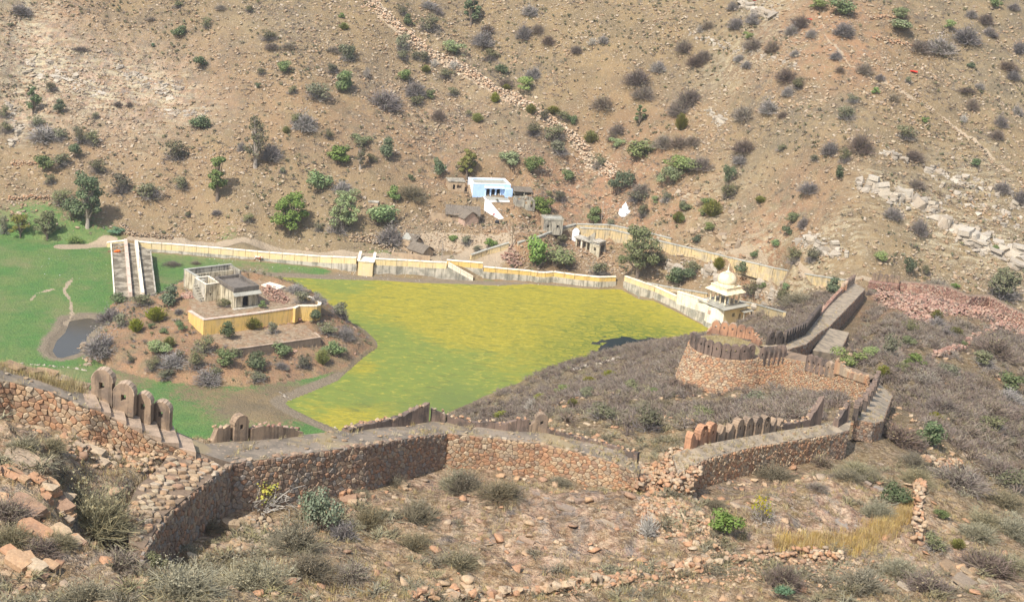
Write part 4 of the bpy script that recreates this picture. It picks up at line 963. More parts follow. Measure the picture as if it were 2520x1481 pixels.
ruin(wall2, [(960, 1048, 69, .6), (1010, 1040, 68.8, 1.1), (1034, 1036, 68.7, 1.35), (1048, 1035, 68.6, 1.5), (1052, 1035, 68.6, 1.4)], .7, M['merlon_dark'], M['stone_pale'], 6)
ruin(wall2, [(1060, 1035, 68.5, 1.0), (1085, 1038, 68.4, .85), (1095, 1039, 68.4, .7)], .6, M['merlon_dark'], M['stone_pale'], 7)
ruin(wall2, [(1098, 1040, 68.3, .65), (1130, 1043, 68.2, .55), (1160, 1046, 68.1, .3), (1200, 1050, 68, .55), (1245, 1054, 67.9, .5), (1268, 1057, 67.8, 1.0), (1298, 1060, 67.7, 1.1)], .6, M['merlon_dark'], M['stone_orange'], 8)
for k, (x, y) in enumerate([(1287, 1058), (1309, 1060)]): merlon(wall2, Pz(x, y, 67.7), ((I2[11] - I2[9]).y, -(I2[11] - I2[9]).x), .75, 1.15, .55, M['merlon'], 150 + k, .35)
merlon(wall2, Pz(1329, 1062, 67.6), ((I2[11] - I2[9]).y, -(I2[11] - I2[9]).x), 1.05, 1.6, .6, M['merlon'], 152)
ruin(wall2, [(1345, 1066, 67.5, .55), (1390, 1076, 67.3, .4), (1480, 1094, 67, .3), (1535, 1112, 66.6, .3), (1570, 1130, 66.3, .6)], .6, M['merlon_dark'], M['stone_orange'], 9)

# ------------------------------------------------------------------ paved ramp on the left
ramp = empty('stone_ramp', Pz(420, 1220, 73.2), label='ramp of flat pale paving stones beside the near fort wall', cat='ramp')
RP = [(432, 1100), (500, 1108), (560, 1132), (548, 1150), (472, 1205), (398, 1268), (346, 1345), (318, 1330), (318, 1250), (345, 1190), (390, 1140)]
rw = [Pz(432, 1100, 73.3), Pz(500, 1112, 73)] + [q - Vector((.08, 0, 0)) for q in (I2[5] + Vector((-.3, -.6, 0)), I2[4], I2[3], I2[2], I2[1])] + [Pz(x, y, 74.1) for x, y in [(318, 1330), (312, 1250), (340, 1190), (388, 1140)]]; xs = [p.x for p in rw]; ys = [p.y for p in rw]; ox, oy = min(xs), min(ys)
_A = np.array([(p.x, p.y, 1) for p in (Pz(566, 1142, 72.5), Pz(484, 1203, 72.9), Pz(409, 1268, 73.3), Pz(352, 1352, 73.7), Pz(430, 1108, 73.3), Pz(345, 1190, 74.2), Pz(318, 1330, 74.2))]); _Z = np.array([72.5, 72.9, 73.3, 73.7, 73.3, 74.2, 74.2])
_pl = np.linalg.lstsq(_A, _Z, rcond=None)[0]
def rampz(x, y): return _pl[0] * x + _pl[1] * y + _pl[2] - .06
mb = MB(); n = len(rw); mb.add([Vector((p.x, p.y, rampz(p.x, p.y))) - ramp.location for p in rw] + [Vector((p.x, p.y, 69)) - ramp.location for p in rw], [tuple(range(n))[::-1]] + [(i, (i + 1) % n, n + (i + 1) % n, n + i) for i in range(n)]); mb.build('bed', M['mortar_orange'], ramp)
faces = []; allc = cells(max(xs) - ox, max(ys) - oy, .55, .45, 77); r = random.Random(3); cnt = 0; mbr = MB()
for poly in allc:
    c = (sum(p[0] for p in poly) / len(poly) + ox, sum(p[1] for p in poly) / len(poly) + oy)
    if poly_sd(rw, np.array([c[0]]), np.array([c[1]]))[0] > -.2: continue
    z = rampz(*c)
    vs, fs = stone_geo(poly, lambda u, v, d: Vector((u + ox, v + oy, z + d)) - ramp.location, r, .02, .2, .05)
    if r.random() < .16: continue
    cnt += 1
    if cnt <= 300: me = bpy.data.meshes.new('paving_stone'); me.from_pydata(vs, [], fs); link('paving_stone', me, M['stone_pale'] if cnt % 3 else M['stone_orange'], ramp)
    else: mbr.add(vs, fs)
if mbr.v: tag(mbr.build('paving_stones', M['stone_pale'], ramp), kind='stuff')

# ------------------------------------------------------------------ fort wall beyond the breach
wall3 = empty('fort_wall', Pz(1700, 1150, 64), label='fort wall with round headed battlements to the right of the breach', cat='fort wall')
I3 = [Pz(*a) for a in [(1668, 1165, 66.4), (1690, 1152, 66.4), (1745, 1126, 66), (1850, 1100, 64.8), (1960, 1082, 63.4), (2046, 1068, 62.2)]]
hq = [1.6, 2.3, 2.7, 2.8, 2.7, 2.6]; Q3 = [p - Vector((0, 0, h)) for p, h in zip(I3, hq)]
O3 = [Pz(*a) for a in [(1655, 1120, 66.4), (1690, 1103, 66.4), (1770, 1086, 66), (1870, 1068, 64.8), (1970, 1052, 63.4), (2050, 1036, 62.2)]]
loc = wall3.location; mb = MB(); ribbon(mb, [q - loc for q in Q3], [p - loc for p in I3]); ribbon(mb, [p - Vector((0, 0, 5)) - loc for p in O3][::-1], [p - loc for p in O3][::-1])
ribbon(mb, [p - Vector((0, 0, 5)) - loc for p in (O3[0], I3[0])], [p - loc for p in (O3[0], I3[0])])
e0, e1 = I3[-1], Pz(2090, 1058, 61.9)                    # dark end face
E = [e0, e1]; EQ = [p - Vector((0, 0, 3.3)) for p in E]
ribbon(mb, [q - loc for q in EQ], [p - loc for p in E]); mb.build('core', M['mortar'], wall3)
mb = MB(); mb.add([p - loc for p in I3] + [p - loc for p in O3], [(i, i + 1, 6 + i + 1, 6 + i) for i in range(5)])
mb.add([e0 - loc, e1 - loc, Pz(2095, 1034, 61.9) - loc, O3[-1] - loc], [(0, 1, 2, 3)]); mb.build('walkway', M['walk_tan'], wall3)
lay_stones(wall3, [strip_face(I3, Q3, 1)], .38, .3, M['stone_orange'], 41, 300, dmax=.15); lay_stones(wall3, [strip_face(E, EQ, 1)], .4, .3, M['stone_brown'], 43, 30, dmax=.1)
fc = ((I3[4] - I3[2]).y, -(I3[4] - I3[2]).x)
for k, (x, y, ty, br) in enumerate([(400, 590, 410, .3), (490, 570, 390, .12), (580, 545, 360, 0), (670, 530, 410, .35), (760, 510, 390, .3), (850, 500, 325, .05), (940, 485, 290, 0), (1030, 475, 280, 0), (1110, 470, 300, .15), (1180, 450, 320, .3), (1250, 430, 380, .5)]):
    gx, gy = T('n6', x, y); t = (gx - 1690) / (2060 - 1690); z = 66.4 - t * 4.2; p = Pz(gx, gy, z); m = mpp(p)
    merlon(wall3, p, fc, 1.12, (1.85 if br < .3 else 1.6), .6, M['merlon'] if k > 2 else M['merlon_orange'], 160 + k, br if br > .1 else 0)
ruin(wall3, [(1915, 1058, 64, .6), (1950, 1050, 63.6, .5), (1985, 1044, 63.2, .6), (2003, 1040, 62.9, 2.0), (2012, 1039, 62.8, 2.5), (2016, 1041, 62.7, 2.2)], .7, M['merlon_dark'], M['stone_orange'], 12)
def heap(name, label, poly, n, size, mat, seed, z=None, lift=.1, parent=None, hump=0):
    P = [hit(x, y) for x, y in poly]; xs = [p.x for p in P]; ys = [p.y for p in P]; r = random.Random(seed); pos = []; sc_ = []; ro = []; t = 0
    while len(pos) < n and t < n * 60:
        t += 1; x = r.uniform(min(xs), max(xs)); y = r.uniform(min(ys), max(ys)); sd_ = poly_sd(P, np.array([x]), np.array([y]))[0]
        if sd_ > 0: continue
        k = size * r.uniform(.45, 1.3) * (1.6 if r.random() < .08 else 1)
        pos.append((x, y, ground_z(x, y) + k * lift + hump * min(1, -sd_ / 2) * r.random())); sc_.append((k, k * r.uniform(.6, 1), k * r.uniform(.4, .75))); ro.append((r.uniform(-.5, .5), r.uniform(-.5, .5), r.uniform(0, 6.3)))
    if not pos: return None
    o = scatter(name, ROCKS, pos, sc_, ro, mat, 'stuff', label, None if parent else 'rubble')
    return o
heap('rubble', 'spilled pale orange stones filling the breach in the fort wall', [(1575, 1165), (1600, 1180), (1625, 1150), (1650, 1120), (1690, 1105), (1690, 1150), (1660, 1190), (1670, 1215), (1640, 1225), (1560, 1195)], 900, .42, M['stone_orange'], 5, hump=1.0)
def pile(name, label, segs, n, size, mats, seed):
    """cone-like spill of stones between upper and lower points; the largest are parts, the rest one joined part"""
    r = random.Random(seed); o = empty(name, segs[0][1], label=label, cat='rubble'); pos = []; scs = []; ros = []
    for k in range(n):
        a, b, wd = segs[r.randrange(len(segs))]; t = r.random(); q = a.lerp(b, t) + Vector((r.uniform(-1, 1) * wd, r.uniform(-1, 1) * wd, 0)); g = ground_z(q.x, q.y); top = a.z + (b.z - a.z) * t ** .6 - .35 * abs(r.gauss(0, 1)) - .5 * t; z = max(g + .05, top if r.random() < .45 else g + (top - g) * r.random())
        s_ = size * r.uniform(.5, 1.35); e = (r.uniform(-.5, .5), r.uniform(-.5, .5), r.uniform(0, 6))
        if k < 200: rock_part(o, Vector((q.x, q.y, z)), (s_ * 1.5, s_ * 1.2, s_), e, mats[k % len(mats)], r.randrange(10), False, 'stone')
        else: pos.append(tuple(Vector((q.x, q.y, z)) - o.location)); scs.append((s_ * 1.2, s_, s_ * .75)); ros.append(e)
    scatter('rubble_stones', ROCKS, pos, scs, ros, mats[0], parent=o)
_c = Pz(1607, 1186, 63.6)
pile('rubble_pile', 'pale rubble slopes tumbling from both broken wall ends into the breach', [(I3[0] + Vector((.3, 0, 0)), _c, .9), (I3[0].lerp(O3[0], .5) + Vector((.5, 0, 0)), _c + Vector((.3, 2, 0)), 1.1), (O3[0] + Vector((.5, 0, 0)), _c + Vector((0, 4, 0)), 1.1), (I2[-1] - Vector((.5, 0, 0)), _c, .8), (I2[-1].lerp(O2[-1], .5) - Vector((.5, 0, 0)), _c + Vector((0, 2, 0)), .9), (I3[1] + Vector((0, 1, .1)), I3[0], 1.2), (O3[1], O3[0], 1.0), (_c, Pz(1620, 1235, 62), 1.6)], 2600, .40, [M['stone_orange'], M['stone_pale']], 71)
heap('rubble', 'slope of loose stones below the breach in the fort wall', [(1590, 1225), (1660, 1220), (1700, 1250), (1790, 1340), (1700, 1350), (1620, 1310), (1560, 1260)], 900, .34, M['stone_orange'], 6)

# ------------------------------------------------------------------ round bastion, its curtain and the walkway down to the gate
bc = Pz(1787, 853, 46.6); BR = 5.15
bast = empty('bastion', Vector((bc.x, bc.y, 43)), label='round stone bastion with dark battlements overlooking the lake', cat='bastion')
tow = math.atan2(-bc.y, -bc.x)                           # direction to the camera
def bface(u, v, d, R0=BR, a0=tow - 2.0):
    a = a0 + u / R0; k = 1 + v / 5.2 * .24; return Vector((bc.x + math.cos(a) * (R0 * k + d), bc.y + math.sin(a) * (R0 * k + d), bc.z - .05 - v))
mb = MB(); mb.lathe([(BR * 1.24 - .02, -5.25), (BR - .03, -.05), (BR - .5, 0)], 48, bc - bast.location); mb.build('core', M['mortar_orange'], bast)
lay_stones(bast, [(4.0 * BR, 5.2, bface)], .46, .33, M['stone_orange'], 51, 300, dmax=.16, gap=.035)
mb = MB(); mb.lathe([(.1, .06), (BR * .5, .1), (BR - .5, .02)], 32, bc - bast.location); mb.build('platform', M['straw_top'] if 'straw_top' in M else M['walk'], bast)
for k in range(9):
    a = tow - .98 + k * .245 * 1.02 + .0; p = bc + Vector((math.cos(a), math.sin(a), 0)) * (BR - .3)
    if k == 8: continue
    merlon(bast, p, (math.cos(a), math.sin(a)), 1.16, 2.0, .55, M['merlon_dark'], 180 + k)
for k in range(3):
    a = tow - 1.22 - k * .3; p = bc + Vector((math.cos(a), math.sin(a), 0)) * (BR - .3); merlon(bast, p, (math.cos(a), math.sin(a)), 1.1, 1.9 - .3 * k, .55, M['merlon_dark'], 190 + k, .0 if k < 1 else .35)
for k, x in enumerate([520, 603, 686, 770, 852]):
    p = Pz(*T('n8', x, 822 + (x - 520) * .16), 46.6); merlon(bast, p, (-.25, -1), 1.14, 1.95 - .12 * max(0, k - 2), .55, M['merlon_orange'], 200 + k)
ruin(bast, [(1741, 818, 46.5, .3), (1750, 818, 46.5, .9)], .6, M['merlon_orange'], M['stone_orange'], 31)
ruin(bast, [(1853, 836, 46.5, 1.1), (1864, 842, 46.5, .7), (1872, 848, 46.4, .4)], .6, M['merlon_orange'], M['stone_orange'], 32)
cur = empty('curtain_wall', Pz(2000, 900, 46), label='sunlit orange curtain wall joining the round bastion to the near wall', cat='fort wall')
IC_ = [Pz(*a) for a in [(1868, 884, 46.4), (1929, 878, 47), (1992, 893, 48.5), (2072, 914, 50.2), (2139, 936, 52)]]; QC = [p - Vector((0, 0, h)) for p, h in zip(IC_, [5.2, 5.2, 5.0, 4.8, 4.6])]
OC = [Pz(*a) for a in [(1880, 855, 46.4), (1935, 862, 47), (2000, 878, 48.5), (2085, 900, 50.2), (2155, 925, 52)]]
loc = cur.location; mb = MB(); ribbon(mb, [q - loc for q in QC], [p - loc for p in IC_]); ribbon(mb, [p - loc for p in IC_], [p - loc for p in OC]); ribbon(mb, [p - loc - Vector((0, 0, 3)) for p in OC][::-1], [p - loc for p in OC][::-1]); mb.build('core', M['mortar_orange'], cur)
lay_stones(cur, [strip_face(IC_, QC, 1)], .4, .3, M['stone_orange'], 61, 300, dmax=.14, gap=.03)
fcu = ((IC_[1] - IC_[0]).y, -(IC_[1] - IC_[0]).x)
for k in range(5):
    p = IC_[0].lerp(IC_[1], .18 + k * .19); merlon(cur, p + Vector((0, .3, -.9)), (-.75, -.6), 1.0, 2.5, .5, M['merlon_dark'], 210 + k)
for k in range(6):
    p = IC_[2].lerp(IC_[3], .02 + k * .155); merlon(cur, p + Vector((0, .3, -1.2)), (-.75, -.6), .95, 2.3 - .06 * k, .5, M['merlon_dark'] if k < 4 else M['merlon'], 220 + k)
ruin(cur, [(2056, 909, 50, 1.2), (2070, 912, 50.2, 1.1), (2090, 920, 50.6, .3), (2135, 934, 51.9, .4)], .6, M['stone_orange'], M['stone_orange'], 33)
# walkway joining near wall and curtain (upper right)
w4 = empty('fort_wall', Pz(2170, 990, 55), label='short walled walkway turning between the curtain wall and the nearer wall', cat='fort wall')
LP = [Pz(*a) for a in [(2104, 1030, 61.5), (2125, 1010, 60.3), (2148, 972, 57.2), (2160, 940, 54)]]; RP_ = [Pz(*a) for a in [(2150, 1040, 61.0), (2172, 1035, 60.3), (2185, 1000, 57.2), (2196, 972, 54.6)]]
loc = w4.location; mb = MB(); ribbon(mb, [p - loc for p in RP_], [p - loc for p in LP]); mb.build('walkway', M['walk_tan'], w4)
RQ = [p - Vector((0, 0, 2.3)) for p in RP_]; LQ = [p - Vector((0, 0, 3)) for p in LP]
mb = MB(); ribbon(mb, [q - loc for q in RQ], [p - loc for p in RP_]); ribbon(mb, [p - loc for p in LP], [q - loc for q in LQ])
f0 = [LP[0] - Vector((0, 0, 2.2)), RP_[0] - Vector((0, 0, 2.2))]; ribbon(mb, [q - loc for q in f0], [LP[0] - loc, RP_[0] - loc]); mb.build('core', M['mortar'], w4)
lay_stones(w4, [strip_face([LP[0], RP_[0]], f0, 1), strip_face(RP_, RQ, 1)], .4, .32, M['stone_brown'], 71, 60, dmax=.12)
for k in range(9):
    p = LP[0].lerp(LP[1], k / 3) if k < 3 else (LP[1].lerp(LP[2], (k - 3) / 3) if k < 6 else LP[2].lerp(LP[3], (k - 6) / 3))
    if k == 2: continue
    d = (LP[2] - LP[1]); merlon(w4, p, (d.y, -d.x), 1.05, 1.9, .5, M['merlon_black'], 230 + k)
ruin(w4, [(2056, 1043, 62.4, .5), (2068, 1038, 62.2, 1.2), (2078, 1036, 62, 2.0), (2084, 1036, 62, 2.1)], .6, M['merlon_dark'], M['stone_orange'], 34)
# walkway from the bastion down to the gate
w5 = empty('fort_wall', Pz(2030, 790, 36), label='crenellated stone walkway descending from the bastion to the hillside gate', cat='fort wall')
L5 = [Pz(*a) for a in [(1867, 850, 46.4), (1929, 846, 46), (1979, 822, 43.8), (2012, 780, 37.5), (2054, 735, 30.5), (2101.5, 696, 24)]]
R5 = [Pz(*a) for a in [(1925, 864, 46.4), (1985, 845, 45), (2020, 815, 42), (2040, 803, 39.5), (2090, 752, 32.5), (2129, 711, 25.5)]]
loc = w5.location; mb = MB()
nn = 6; vs = []
for s_ in range((nn - 1) * 4 + 1):
    i = min(s_ // 4, nn - 2); t = s_ / 4 - i; a = L5[i].lerp(L5[i + 1], t); b = R5[i].lerp(R5[i + 1], t)
    for k in range(5): v = b.lerp(a, k / 4); vs.append(v - loc + Vector((0, 0, mnoise.noise(v * .6) * .12 if 0 < k < 4 else 0)))
mb.add(vs, [(i * 5 + k, (i + 1) * 5 + k, (i + 1) * 5 + k + 1, i * 5 + k + 1) for i in range((nn - 1) * 4) for k in range(4)]); mb.build('walkway', M['walk_tan'], w5)
RQ5 = [p - Vector((0, 0, h)) for p, h in zip(R5, [1.2, 2.6, 3.0, 2.2, 3.4, 2.6])]; LQ5 = [p - Vector((0, 0, 4)) for p in L5]
mb = MB(); ribbon(mb, [q - loc for q in RQ5], [p - loc for p in R5]); ribbon(mb, [p - loc for p in L5], [q - loc for q in LQ5]); mb.build('core', M['mortar'], w5)
lay_stones(w5, [strip_face(R5, RQ5, 1)], .45, .35, M['stone_brown'], 81, 200, dmax=.12)
d = (L5[3] - L5[2]); n_ = 0
for i, (a, b) in enumerate(zip(L5[:4], L5[1:])):
    if i == 3: a = a; b = a.lerp(b, .12)
    k = max(1, int((b - a).length / 1.62))
    for j in range(k):
        p = a.lerp(b, (j + .3) / k)
        if (p - L5[0]).length < 1.5: continue
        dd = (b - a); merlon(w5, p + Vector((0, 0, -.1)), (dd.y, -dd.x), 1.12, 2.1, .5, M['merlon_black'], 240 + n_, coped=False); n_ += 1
for k in range(8):
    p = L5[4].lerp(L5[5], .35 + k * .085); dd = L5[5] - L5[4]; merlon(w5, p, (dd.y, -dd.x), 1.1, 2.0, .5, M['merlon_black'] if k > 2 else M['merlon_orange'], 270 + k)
ruin(w5, [(2016, 776, 37, .4), (2035, 755, 33.5, .5), (2056, 732, 30.2, .7), (2075, 715, 27.5, .9)], .6, M['stone_red'], M['stone_red'], 35)
sp = [Pz(*a) for a in [(2037, 806, 39.2), (2090, 818, 38.2), (2062, 872, 41), (2000, 862, 42.4)]]
plat = empty('stone_platform', sp[0], label='sloping flat stone platform beside the descending walkway', cat='platform'); mb = MB(); mb.hexa([p - sp[0] - Vector((0, 0, 3)) for p in sp], [p - sp[0] for p in sp]); mb.build('slab', M['walk_tan'], plat)
lay_stones(plat, [strip_face([sp[2], sp[1]], [sp[2] - Vector((0, 0, 2.6)), sp[1] - Vector((0, 0, 2.6))], 1)], .45, .35, M['stone_brown'], 91, 60, dmax=.12)
# gate battlements and the red ruined wall running off to the right
gate = empty('ruined_wall', Pz(2145, 690, 20), label='red ruined gate wall with five small battlements on the saddle', cat='fort wall')
for k in range(5):
    p = Pz(2151 + k * 14, 690 + k * 1.5, 21.8 - .12 * k); merlon(gate, p, (-.35, -1), 1.05, 1.7, .5, M['merlon'], 290 + k)
mb = MB(); a, b = Pz(2140, 691, 21.9), Pz(2214, 698, 21.2); loc = gate.location; q = Vector((.3, .9, 0)); dn = Vector((0, 0, 3))
mb.hexa([a - q - dn - loc, b - q - dn - loc, b + q - dn - loc, a + q - dn - loc], [a - q - loc, b - q - loc, b + q - loc, a + q - loc]); mb.build('core', M['stone_red'], gate)
lay_stones(gate, [strip_face([a - q, b - q], [a - q - dn, b - q - dn], 1)], .5, .4, M['stone_red'], 95, 60, dmax=.2)
rw_ = empty('ruined_wall', hit(2330, 740), label='long collapsed red stone wall on the right hillside', cat='fort wall'); loc = rw_.location
tp = [(2210, 702), (2260, 712), (2330, 728), (2380, 742), (2430, 748), (2480, 770), (2535, 800)]; H5 = [2.2, 2.8, 3.2, 2.4, 3.0, 2.4, 2.6]; PT = []
for (x, y), h in zip(tp, H5): g = hit(x, y + 16); PT.append((g, h))
mb = MB(); ribbon(mb, [g - loc - Vector((0, 0, .8)) for g, h in PT], [g - loc + Vector((0, .4, h)) for g, h in PT]); ribbon(mb, [g - loc + Vector((0, .4, h)) for g, h in PT], [g - loc + Vector((.5, 2.2, h - .1)) for g, h in PT]); mb.build('core', M['mortar_orange'], rw_)
lay_stones(rw_, [strip_face([g + Vector((0, .4, h)) for g, h in PT], [g - Vector((0, 0, .8)) for g, h in PT], 1)], .55, .42, M['stone_red'], 97, 200, dmax=.25)
heap('rubble', 'wide spill of red stones below the collapsed wall on the right', [(2135, 700), (2210, 705), (2330, 735), (2440, 755), (2530, 800), (2520, 830), (2420, 790), (2330, 775), (2300, 800), (2250, 790), (2200, 760), (2150, 740)], 5200, .62, M['stone_red'], 15, hump=.7)
# ------------------------------------------------------------------ plastered lake walls
def panel_wall(name, label, pts, mats, plen=3.1, up=1.75, th=.6, cap=.2, gap=.09, base_ext=1.2, capover=.1):
    """pts = [(foot Vector, top z)]; panels with open joints over a stained base"""
    o = empty(name, pts[0][0].copy(), label=label, cat='wall'); loc = o.location; my, mc, mbs = mats
    base = MB()
    for (a, za), (b, zb) in zip(pts[:-1], pts[1:]):
        d = (b - a); d.z = 0; L = d.length; d.normalize(); n = Vector((d.y, -d.x, 0))
        if n.dot(-a) < 0: n = -n
        k = max(1, round(L / plen))
        def q(t, off, z): p = a.lerp(b, t) - n * off; return Vector((p.x, p.y, z)) - loc
        e = .15 / L
        lo = min(a.z, b.z) - base_ext
        base.hexa([q(-e, -.06, lo), q(1 + e, -.06, lo), q(1 + e, th, lo), q(-e, th, lo)], [q(-e, 0, za - up), q(1 + e, 0, zb - up), q(1 + e, th, zb - up), q(-e, th, za - up)])
        for i in range(k):
            t0 = i / k + gap / L / 2; t1 = (i + 1) / k - gap / L / 2; z0 = za + (zb - za) * t0; z1 = za + (zb - za) * t1
            mp = MB()
            mp.hexa([q(t0, .03, z0 - up), q(t1, .03, z1 - up), q(t1, th - .03, z1 - up), q(t0, th - .03, z0 - up)], [q(t0, .03, z0 - cap), q(t1, .03, z1 - cap), q(t1, th - .03, z1 - cap), q(t0, th - .03, z0 - cap)], 0)
            po = mp.build('panel', my, o)
            mp = MB(); mp.hexa([q(t0, -capover, z0 - cap), q(t1, -capover, z1 - cap), q(t1, th + capover, z1 - cap), q(t0, th + capover, z0 - cap)], [q(t0, 0, z0), q(t1, 0, z1), q(t1, th, z1), q(t0, th, z0)])
            mp.build('coping', mc, po)
    base.build('base', mbs, o)
    return o
YW = (M['yellow'], M['lime_white'], M['lime_grey'])
panel_wall('lake_wall', 'long pale yellow lakeside wall with white coping left of the steps', wall_pts(LAKE_WALL), YW)
bw = wall_pts([(875, 673, .4, 634), (921, 677, .4, 637)])
blk = empty('wall_bastion', bw[0][0], label='square yellow block jutting from the middle of the lakeside wall', cat='wall'); mb = MB()
b0, b1 = Pz(880, 678, .2), Pz(916, 681, .2); zt = bw[0][1] - .5; nb = Vector((.1, 1, 0)) * 4.2
mb.prism([(p - blk.location) for p in (b0, b1, b1 + nb, b0 + nb)], -1, zt - .2 - blk.location.z + .0); mb.build('block', M['yellow'], blk)
mb = MB(); g_ = Vector((.15, 0, 0)); mb.prism([(p - blk.location) for p in (b0 - g_ - Vector((0, .15, 0)), b1 + g_ - Vector((0, .15, 0)), b1 + nb + g_, b0 + nb - g_)], zt - .2 - blk.location.z, zt - blk.location.z); mb.build('coping', M['lime_white'], blk)
for p in (b0, b1):
    mb = MB(); w_ = .35; c = p - blk.location
    mb.hexa([(c.x - w_, c.y - .1, zt - blk.location.z), (c.x + w_, c.y - .1, zt - blk.location.z), (c.x + w_, c.y + 4.2, zt - blk.location.z), (c.x - w_, c.y + 4.2, zt - blk.location.z)],
            [(c.x - w_, c.y + .1, zt + .1 - blk.location.z), (c.x + w_, c.y + .1, zt + .1 - blk.location.z), (c.x + w_, c.y + 4.2, zt + 1.4 - blk.location.z), (c.x - w_, c.y + 4.2, zt + 1.4 - blk.location.z)]); mb.build('cheek', M['lime_white'], blk)
panel_wall('lake_wall', 'yellow lakeside wall between the jutting block and the sloping ramp', wall_pts(LAKE_WALL2 + [(1097, 685, .5, 645)]), YW)
r0, r1 = wall_pts([(1100, 685, .5, 645), (1164, 690, .4, 680)])
panel_wall('ramp_wall', 'white coped ramp wall sloping down to the shore', [r0, r1], (M['lime_white'], M['lime_white'], M['lime_grey']), up=1.3)
r0, r1 = wall_pts([(1097, 672, 1.2, 639), (1186, 680, 1.2, 646.5)])
panel_wall('lake_wall', 'short yellow wall set back behind the sloping ramp', [r0, r1], (M['yellow_deep'], M['lime_white'], M['lime_grey']), up=1.6)
panel_wall('lake_wall', 'golden yellow lakeside wall with a curved bay above grey stained base', wall_pts(LAKE_WALL3), (M['yellow_deep'], M['lime_white'], M['lime_grey']), up=1.35)
panel_wall('lake_wall', 'pale lakeside wall running down to the domed pavilion', wall_pts(LAKE_WALL4[:4]), (M['yellow'], M['lime_white'], M['lime_grey']), up=1.5)
tw = wall_pts([(1661, 763, 0, 716), (1732, 800, 0, 738)])
panel_wall('retaining_wall', 'tall white stained wall next to the pavilion tower', tw, (M['lime_white'], M['lime_white'], M['lime_grey']), plen=20, up=3.3)
def hill_wall(name, label, px, h, mats, **k):
    return panel_wall(name, label, [(g := hit(x, y), g.z + h)[0:2] for x, y in px], mats, **k)
YO = (M['yellow_old'], M['slab_grey'], M['yellow_old'])
hill_wall('path_wall', 'old yellow parapet wall along the upper path', [(1425, 580), (1500, 584), (1590, 606), (1700, 632), (1800, 656), (1900, 680), (2000, 700), (2075, 712)], 2.3, YO, plen=4.2, up=2.0)
hill_wall('path_wall', 'higher faded yellow wall behind the ruined colonnade', [(1418, 562), (1500, 564), (1580, 580), (1650, 598)], 1.3, YO, plen=5, up=1.2)
hill_wall('ramp_wall', 'low grey yellow wall climbing from the lakeside to the stone hut', [(1160, 640), (1200, 626), (1252, 610)], 1.5, (M['yellow_old'], M['slab_grey'], M['yellow_old']), plen=4, up=1.2)
hill_wall('ramp_wall', 'grey parapet wall rising past the small stone hut', [(1275, 606), (1330, 590), (1380, 570), (1418, 560)], 1.1, (M['lime_grey'], M['slab_grey'], M['yellow_old']), plen=4, up=.8)
hill_wall('terrace_wall', 'low yellow terrace wall to the left of the pavilion', [(1590, 706), (1650, 718), (1700, 726), (1740, 733)], 1.2, YO, plen=3.5, up=1.0)
hill_wall('terrace_wall', 'yellow terrace wall to the right of the pavilion', [(1815, 755), (1860, 764), (1880, 772), (1925, 786)], 1.7, YO, plen=6, up=1.4)
# left stub of the lake wall and the causeway to the island
lw = wall_pts([(262, 608, .6, 596), (306, 612, .6, 591)])
panel_wall('lake_wall', 'short yellow wall end left of the causeway', lw, YW, up=1.4)
cw = empty('causeway', Pz(330, 660, 0), label='stone causeway with two long parapets leading to the island', cat='causeway'); loc = cw.location
def strip(px_far, px_near, z): return [Pz(*px_far[0], z), Pz(*px_far[1], z), Pz(*px_near[1], z), Pz(*px_near[0], z)]
ZC = 2.6
L0, L1, N0, N1 = Pz(273, 600, ZC), Pz(370, 616, ZC), Pz(282, 730, ZC), Pz(384, 730, ZC)
A0, A1 = Pz(309, 597, ZC), Pz(321, 730, ZC); B0, B1 = Pz(335, 600, ZC), Pz(351, 730, ZC)
up = Vector((0, 0, 1))
for nm, q in (('deck', (L0, A0, A1, N0)), ('deck', (A0, B0, B1, A1)), ('deck', (B0, L1, N1, B1))):
    mb = MB(); dz = -.0 if nm == 'deck' else 0; f = [p - loc for p in q]; mb.hexa([p - up * 4 for p in f][::-1], f[::-1]); mb.build(nm, M['deck'], cw)
for a, b, wd, m in ((A0, A1, .9, M['lime_pink']), (B0, B1, .9, M['lime_white']), (L0, N0, .35, M['lime_white']), (L1, N1, .35, M['lime_grey'])):
    d = (b - a).normalized(); n = Vector((-d.y, d.x, 0)) * wd / 2; h = 1.05 if wd > .5 else .25; k = 7
    for i in range(k):
        p, q = a.lerp(b, i / k + .002) - loc, a.lerp(b, (i + 1) / k - .002) - loc; mb = MB()
        mb.hexa([p - n - up * .2, p + n - up * .2, q + n - up * .2, q - n - up * .2], [p - n * .85 + up * h, p + n * .85 + up * h, q + n * .85 + up * h, q - n * .85 + up * h]); mb.build('parapet' if wd > .5 else 'kerb', m, cw)
c = Pz(*T('w', 240, 385), ZC); mb = MB()
for k in range(5): V, F = ROCKS[k]; mb.add([(v[0] * 1.0 + .35 * math.cos(k * 1.3), v[1] * .8 + .3 * math.sin(k * 2.1), v[2] * .7 + .25) for v in V.tolist()], F.tolist())
tag(mb.build('cloth_bundle', M['orange_cloth']), 'bright orange cloth bundle lying on the causeway', 'cloth', kind='thing').location = c
mb = MB()
rr = random.Random(4)
for k in range(60): V, F = ROCKS[k % 10]; x, y, s_ = rr.uniform(-1.7, 1.7), rr.uniform(-3.2, 3.2), rr.uniform(.3, .8); mb.add([(v[0] * s_ + x, v[1] * s_ + y, v[2] * s_ * .4 + .05) for v in V.tolist()], F.tolist())
o = mb.build('refuse_heap', M['mud_heap']); tag(o, 'dark brown refuse spread over the far end of the causeway', 'refuse', kind='thing'); o.location = Pz(289, 614, ZC)
